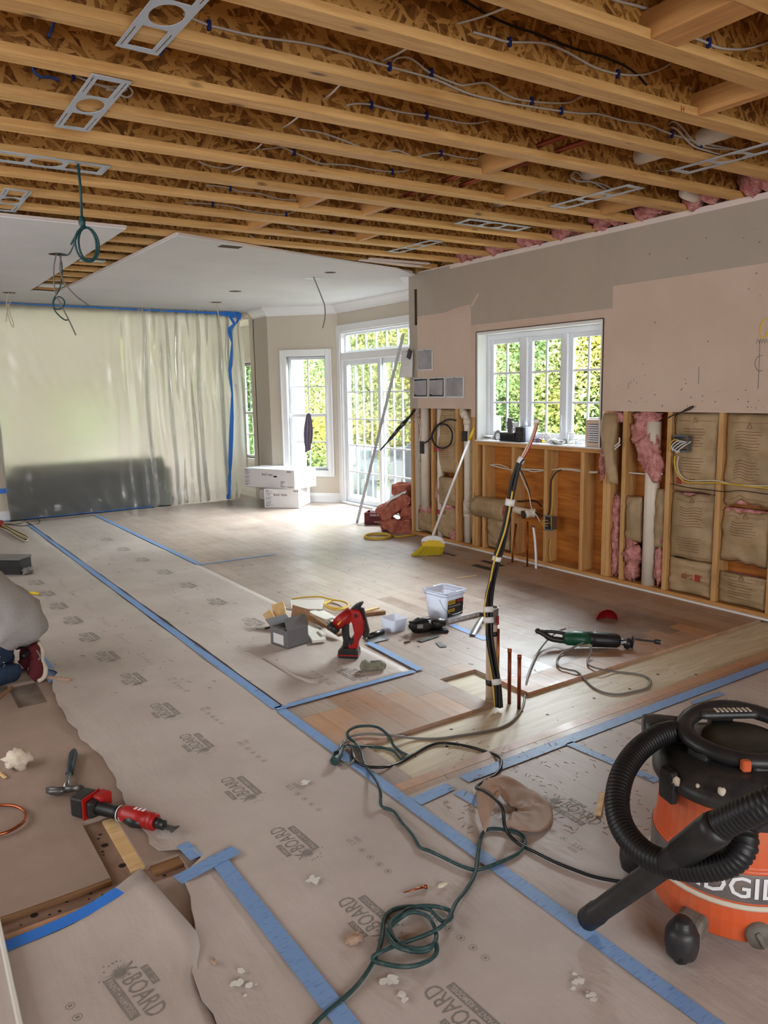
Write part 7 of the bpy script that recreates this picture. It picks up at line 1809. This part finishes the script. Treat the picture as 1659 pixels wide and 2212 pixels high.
# paint spots on the jeans
for yy, dx in ((4.505, 0), (4.74, -.01)):
    sh = MB(); sh.tube(smooth_path([(.66+dx, yy, .215), (.672+dx, yy, .17), (.675+dx, yy, .11), (.668+dx, yy, .055), (.640+dx, yy, .03)], 4), [.030]*2+[.036]*6+[.042]*6+[.036]*3, 12)
    so = sh.build('shoe', 'shoe_maroon', pe_, smooth=True)
    MB().tube(smooth_path([(.692+dx, yy, .225), (.706+dx, yy, .18), (.700+dx, yy, .12), (.712+dx, yy, .07), (.700+dx, yy, .025), (.665+dx, yy, .008)], 4), [.026]*4+[.034]*8+[.04]*8+[.02], 12, flat=.45).build('sole', 'sole_white', so, smooth=True)
    MB().tube(smooth_path([(.675+dx, yy-.034, .19), (.690+dx, yy-.038, .15), (.678+dx, yy-.040, .135)], 4), .005, 6).build('side_stripe', 'cable_grey', so, smooth=True)

# ================================================================== THE SHOP VACUUM
VC = Vector((2.02, 1.19, 0))
M('vac_dome', S(58, 58, 48), .5, col2=S(38, 38, 34), sc_=8)
toC = math.atan2(-VC.y, -VC.x)
V_ = lthing('shop_vacuum', 'large orange and black shop vacuum with a coiled hose at lower right', 'vacuum', VC, 0)
Vm = local(VC)
inv = Vm.inverted()
LV = lambda p: inv @ Vector(p)
pr_ = [(0, .055), (.205, .055), (.222, .065), (.226, .12), (.222, .165), (.228, .17), (.226, .275), (.218, .28), (.208, .40), (.212, .43), (.214, .455), (0, .455)]
MB().lathe(pr_, 48).build('tank', 'vac_orange', V_, smooth=False, bevel=.003)
MB().lathe([(.2285, .185), (.2300, .188), (.2290, .265), (.2275, .268)], 48).build('label_band', 'vac_band', V_, smooth=True)
MB().lathe([(.230, .165), (.236, .168), (.236, .176), (.230, .180)], 48).build('band_rib', 'sole_white', V_, smooth=True)
tx = MB(); vs, fs = text_mesh('RIDGID', .085, 1.0, .012)
a_c = -math.pi/2+math.radians(-26)   # faces the camera
tx.add([Vector((.2315*math.cos(a_c+v.x/.2315), .2315*math.sin(a_c+v.x/.2315), .228+v.y)) for v in vs], fs); tx.build('lettering', 'white_plastic', V_)
MB().lathe([(.0, .435), (.228, .435), (.234, .443), (.234, .462), (.226, .470), (.205, .500), (.185, .512), (.15, .516), (0, .516)], 48).build('lid', 'vac_black', V_, smooth=True)
for a in (196, 262, 340, 90):
    ca, sa = math.cos(math.radians(a)), math.sin(math.radians(a))
    MB().prism([(-.03, .40), (.03, .40), (.034, .47), (.024, .495), (-.024, .495), (-.034, .47)], -.010, .012, Matrix.Translation((ca*.232, sa*.232, 0)) @ Euler((0, 0, math.radians(a+90))).to_matrix().to_4x4() @ XZ).build('latch', 'vac_black', V_, bevel=.005, seg=2)
MB().lathe([(.0, .50), (.116, .50), (.118, .53), (.108, .548), (.07, .556), (0, .558)], 32, (.02, .02, 0)).build('motor_head', 'vac_dome', V_, smooth=True)
hr = MB()
path = [((.150+.01*math.cos(2*a))*math.cos(a)+.02, .03+.135*math.sin(a), .555+.022*math.sin(a)) for a in [2*math.pi*k/28 for k in range(29)]]
hr.tube(path, .027, 10, flat=.8, caps=False); hr.build('carry_handle', 'black_plastic', V_, smooth=True)
for a in (20, 90, 160, 205, 270, 335):
    c_, s_ = math.cos(math.radians(a)), math.sin(math.radians(a))
    MB().bar((.158*c_+.02, .03+.140*s_, .500), (.152*c_+.02, .03+.135*s_, .550+.022*s_), .07, .04, (c_, s_, 0)).build('handle_post', 'vac_black', V_, bevel=.01, seg=2)
MB().box(-.07, .11, .10, .18, .562, .588).build('top_cover', 'vac_black', V_, bevel=.02, seg=3)
gt = MB()
for k in range(8): gt.box(-.02+.014*k, -.012+.014*k, .103, .13, .588, .590)
tag(gt.build('vent_slots', 'sole_white', V_), kind='stuff')
MB().box(-.05, -.025, -.140, -.118, .518, .550).build('switch', 'vac_orange', V_, bevel=.004)
MB().prism([(-.09, 0), (.09, 0), (.08, .04), (-.08, .04)], -.03, .03, Matrix.Translation((.06, -.205, .465)) @ XZ).build('front_latch', 'vac_black', V_, bevel=.008, seg=2)
# paint drips
dr = MB(); rr = random.Random(5)
for k in range(10):
    a = math.radians(rr.uniform(200, 330)); z = rr.uniform(.45, .50); s_ = rr.uniform(.004, .012); dr.blob((.233*math.cos(a), .233*math.sin(a), z), (s_, s_, s_*1.3), k, .4, sub=2)
dr.build('paint_drips', 'rag_white', V_, smooth=True)
MB().tube([(-.13, .10, .53), (-.215, .115, .535), (-.235, .118, .535)], [.044, .044, .040], 16).build('hose_port', 'vac_black', V_, smooth=True)
# feet with casters: arms out of the tank
for a in (222, 322, 40, 140):
    ar = math.radians(a); ca, sa = math.cos(ar), math.sin(ar); m = Matrix(((ca, -sa, 0, 0), (sa, ca, 0, 0), (0, 0, 1, 0), (0, 0, 0, 1)))
    if a != 322:
        MB().prism([(.19, .05), (.29, .05), (.29, .085), (.25, .11), (.19, .12)], -.038, .038, m @ XZ).build('foot', 'foot_grey', V_, bevel=.016, seg=3)
        MB().lathe([(.040, .022), (.046, .05), (.045, .085), (.036, .103), (.027, .106), (.027, .118), (.020, .126), (.0, .128)], 18, m @ Vector((.295, 0, 0))).build('caster_cap', 'vac_black', V_, smooth=True)
        MB().lathe([(0, -.014), (.030, -.014), (.034, -.008), (.034, .008), (.030, .014), (0, .014)], 18, m @ Vector((.305, 0, .034)), 'X').build('caster', 'black_rubber', V_, smooth=True)
ad = math.radians(264)
MB().tube([(.20*math.cos(ad), .20*math.sin(ad), .10), (.245*math.cos(ad), .245*math.sin(ad), .095)], [.036, .034], 20).build('drain_cap', 'foot_grey', V_, smooth=True)
MB().bar((.246*math.cos(ad)-.012, .246*math.sin(ad), .115), (.248*math.cos(ad)+.012, .248*math.sin(ad), .072), .014, .014).build('drain_tab', 'foot_grey', V_, bevel=.003)
# hose and wand
hpts = [LV((VC.x, VC.y, 0))+Vector((-.235, .117, .535)), LV(RD(1460, 1578, 2.36)), LV(RD(1425, 1588, 2.30)), LV(RD(1378, 1622, 2.22)), LV(RD(1345, 1672, 2.13)), LV(RD(1333, 1735, 2.05)), LV(RD(1347, 1792, 1.98)), LV(RD(1390, 1842, 1.92)), LV(RD(1450, 1868, 1.88)), LV(RD(1520, 1874, 1.85)), LV(RD(1578, 1860, 1.84)), LV(RD(1606, 1826, 1.85)), LV(RD(1606, 1788, 1.88)), LV(RD(1640, 1755, 1.90)), LV(RD(1720, 1735, 1.90)), LV(RD(1800, 1720, 1.86)), LV(RD(1800, 1690, 1.80)), LV(RD(1730, 1708, 1.77)), LV(RD(1650, 1738, 1.75)), LV(RD(1590, 1765, 1.76)), LV(RD(1550, 1785, 1.77))]
def even(pts, step):
    P = smooth_path(pts, 12); out = [P[0]]; acc = 0
    for a, b in zip(P, P[1:]):
        L = (b-a).length; t = step-acc
        while t <= L: out.append(a.lerp(b, t/L)); t += step
        acc = (acc+L) % step
    return out
hp_ = even(hpts, .0036)
MB().tube(hp_, [.0335 if k % 3 else .0295 for k in range(len(hp_))], 18).build('hose', 'black_rubber', V_, smooth=True)
wa, wb_ = LV(RD(1555, 1783, 1.77)), LV(FL(1270, 1985, .034)); wm = wa.lerp(wb_, .24)
MB().tube([wa, wa.lerp(wb_, .03), wm], [.036, .040, .036], 18).build('hose_cuff', 'black_plastic', V_, smooth=True)
MB().tube([wa.lerp(wb_, .18), wa.lerp(wb_, .22), wb_.lerp(wa, .10), wb_.lerp(wa, .095), wb_], [.031, .030, .030, .033, .033], 18).build('wand', 'black_plastic', V_, smooth=True)
wr2 = MB(); wr2.tube([wa.lerp(wb_, .30)+Vector((-.006, -.010, .027)), wb_.lerp(wa, .14)+Vector((-.006, -.010, .027))], .008, 8); wr2.build('wand_rib', 'black_plastic', V_, smooth=True)

# fine print and other marks too small to pick apart
for o in list(bpy.data.objects):
    if o.type == 'MESH' and o.name.split('.')[0] in ('printed_text', 'printed_marks', 'printing', 'hole', 'lettering', 'label_lettering', 'pattern', 'vent_slots', 'pencil_note', 'paint_drips', 'torn_paper', 'joist_letters', 'print', 'printed_mark', 'gap_shadow', 'printed_rating', 'wool', 'printed_logo') and o.parent is not None:
        o['kind'] = 'stuff'
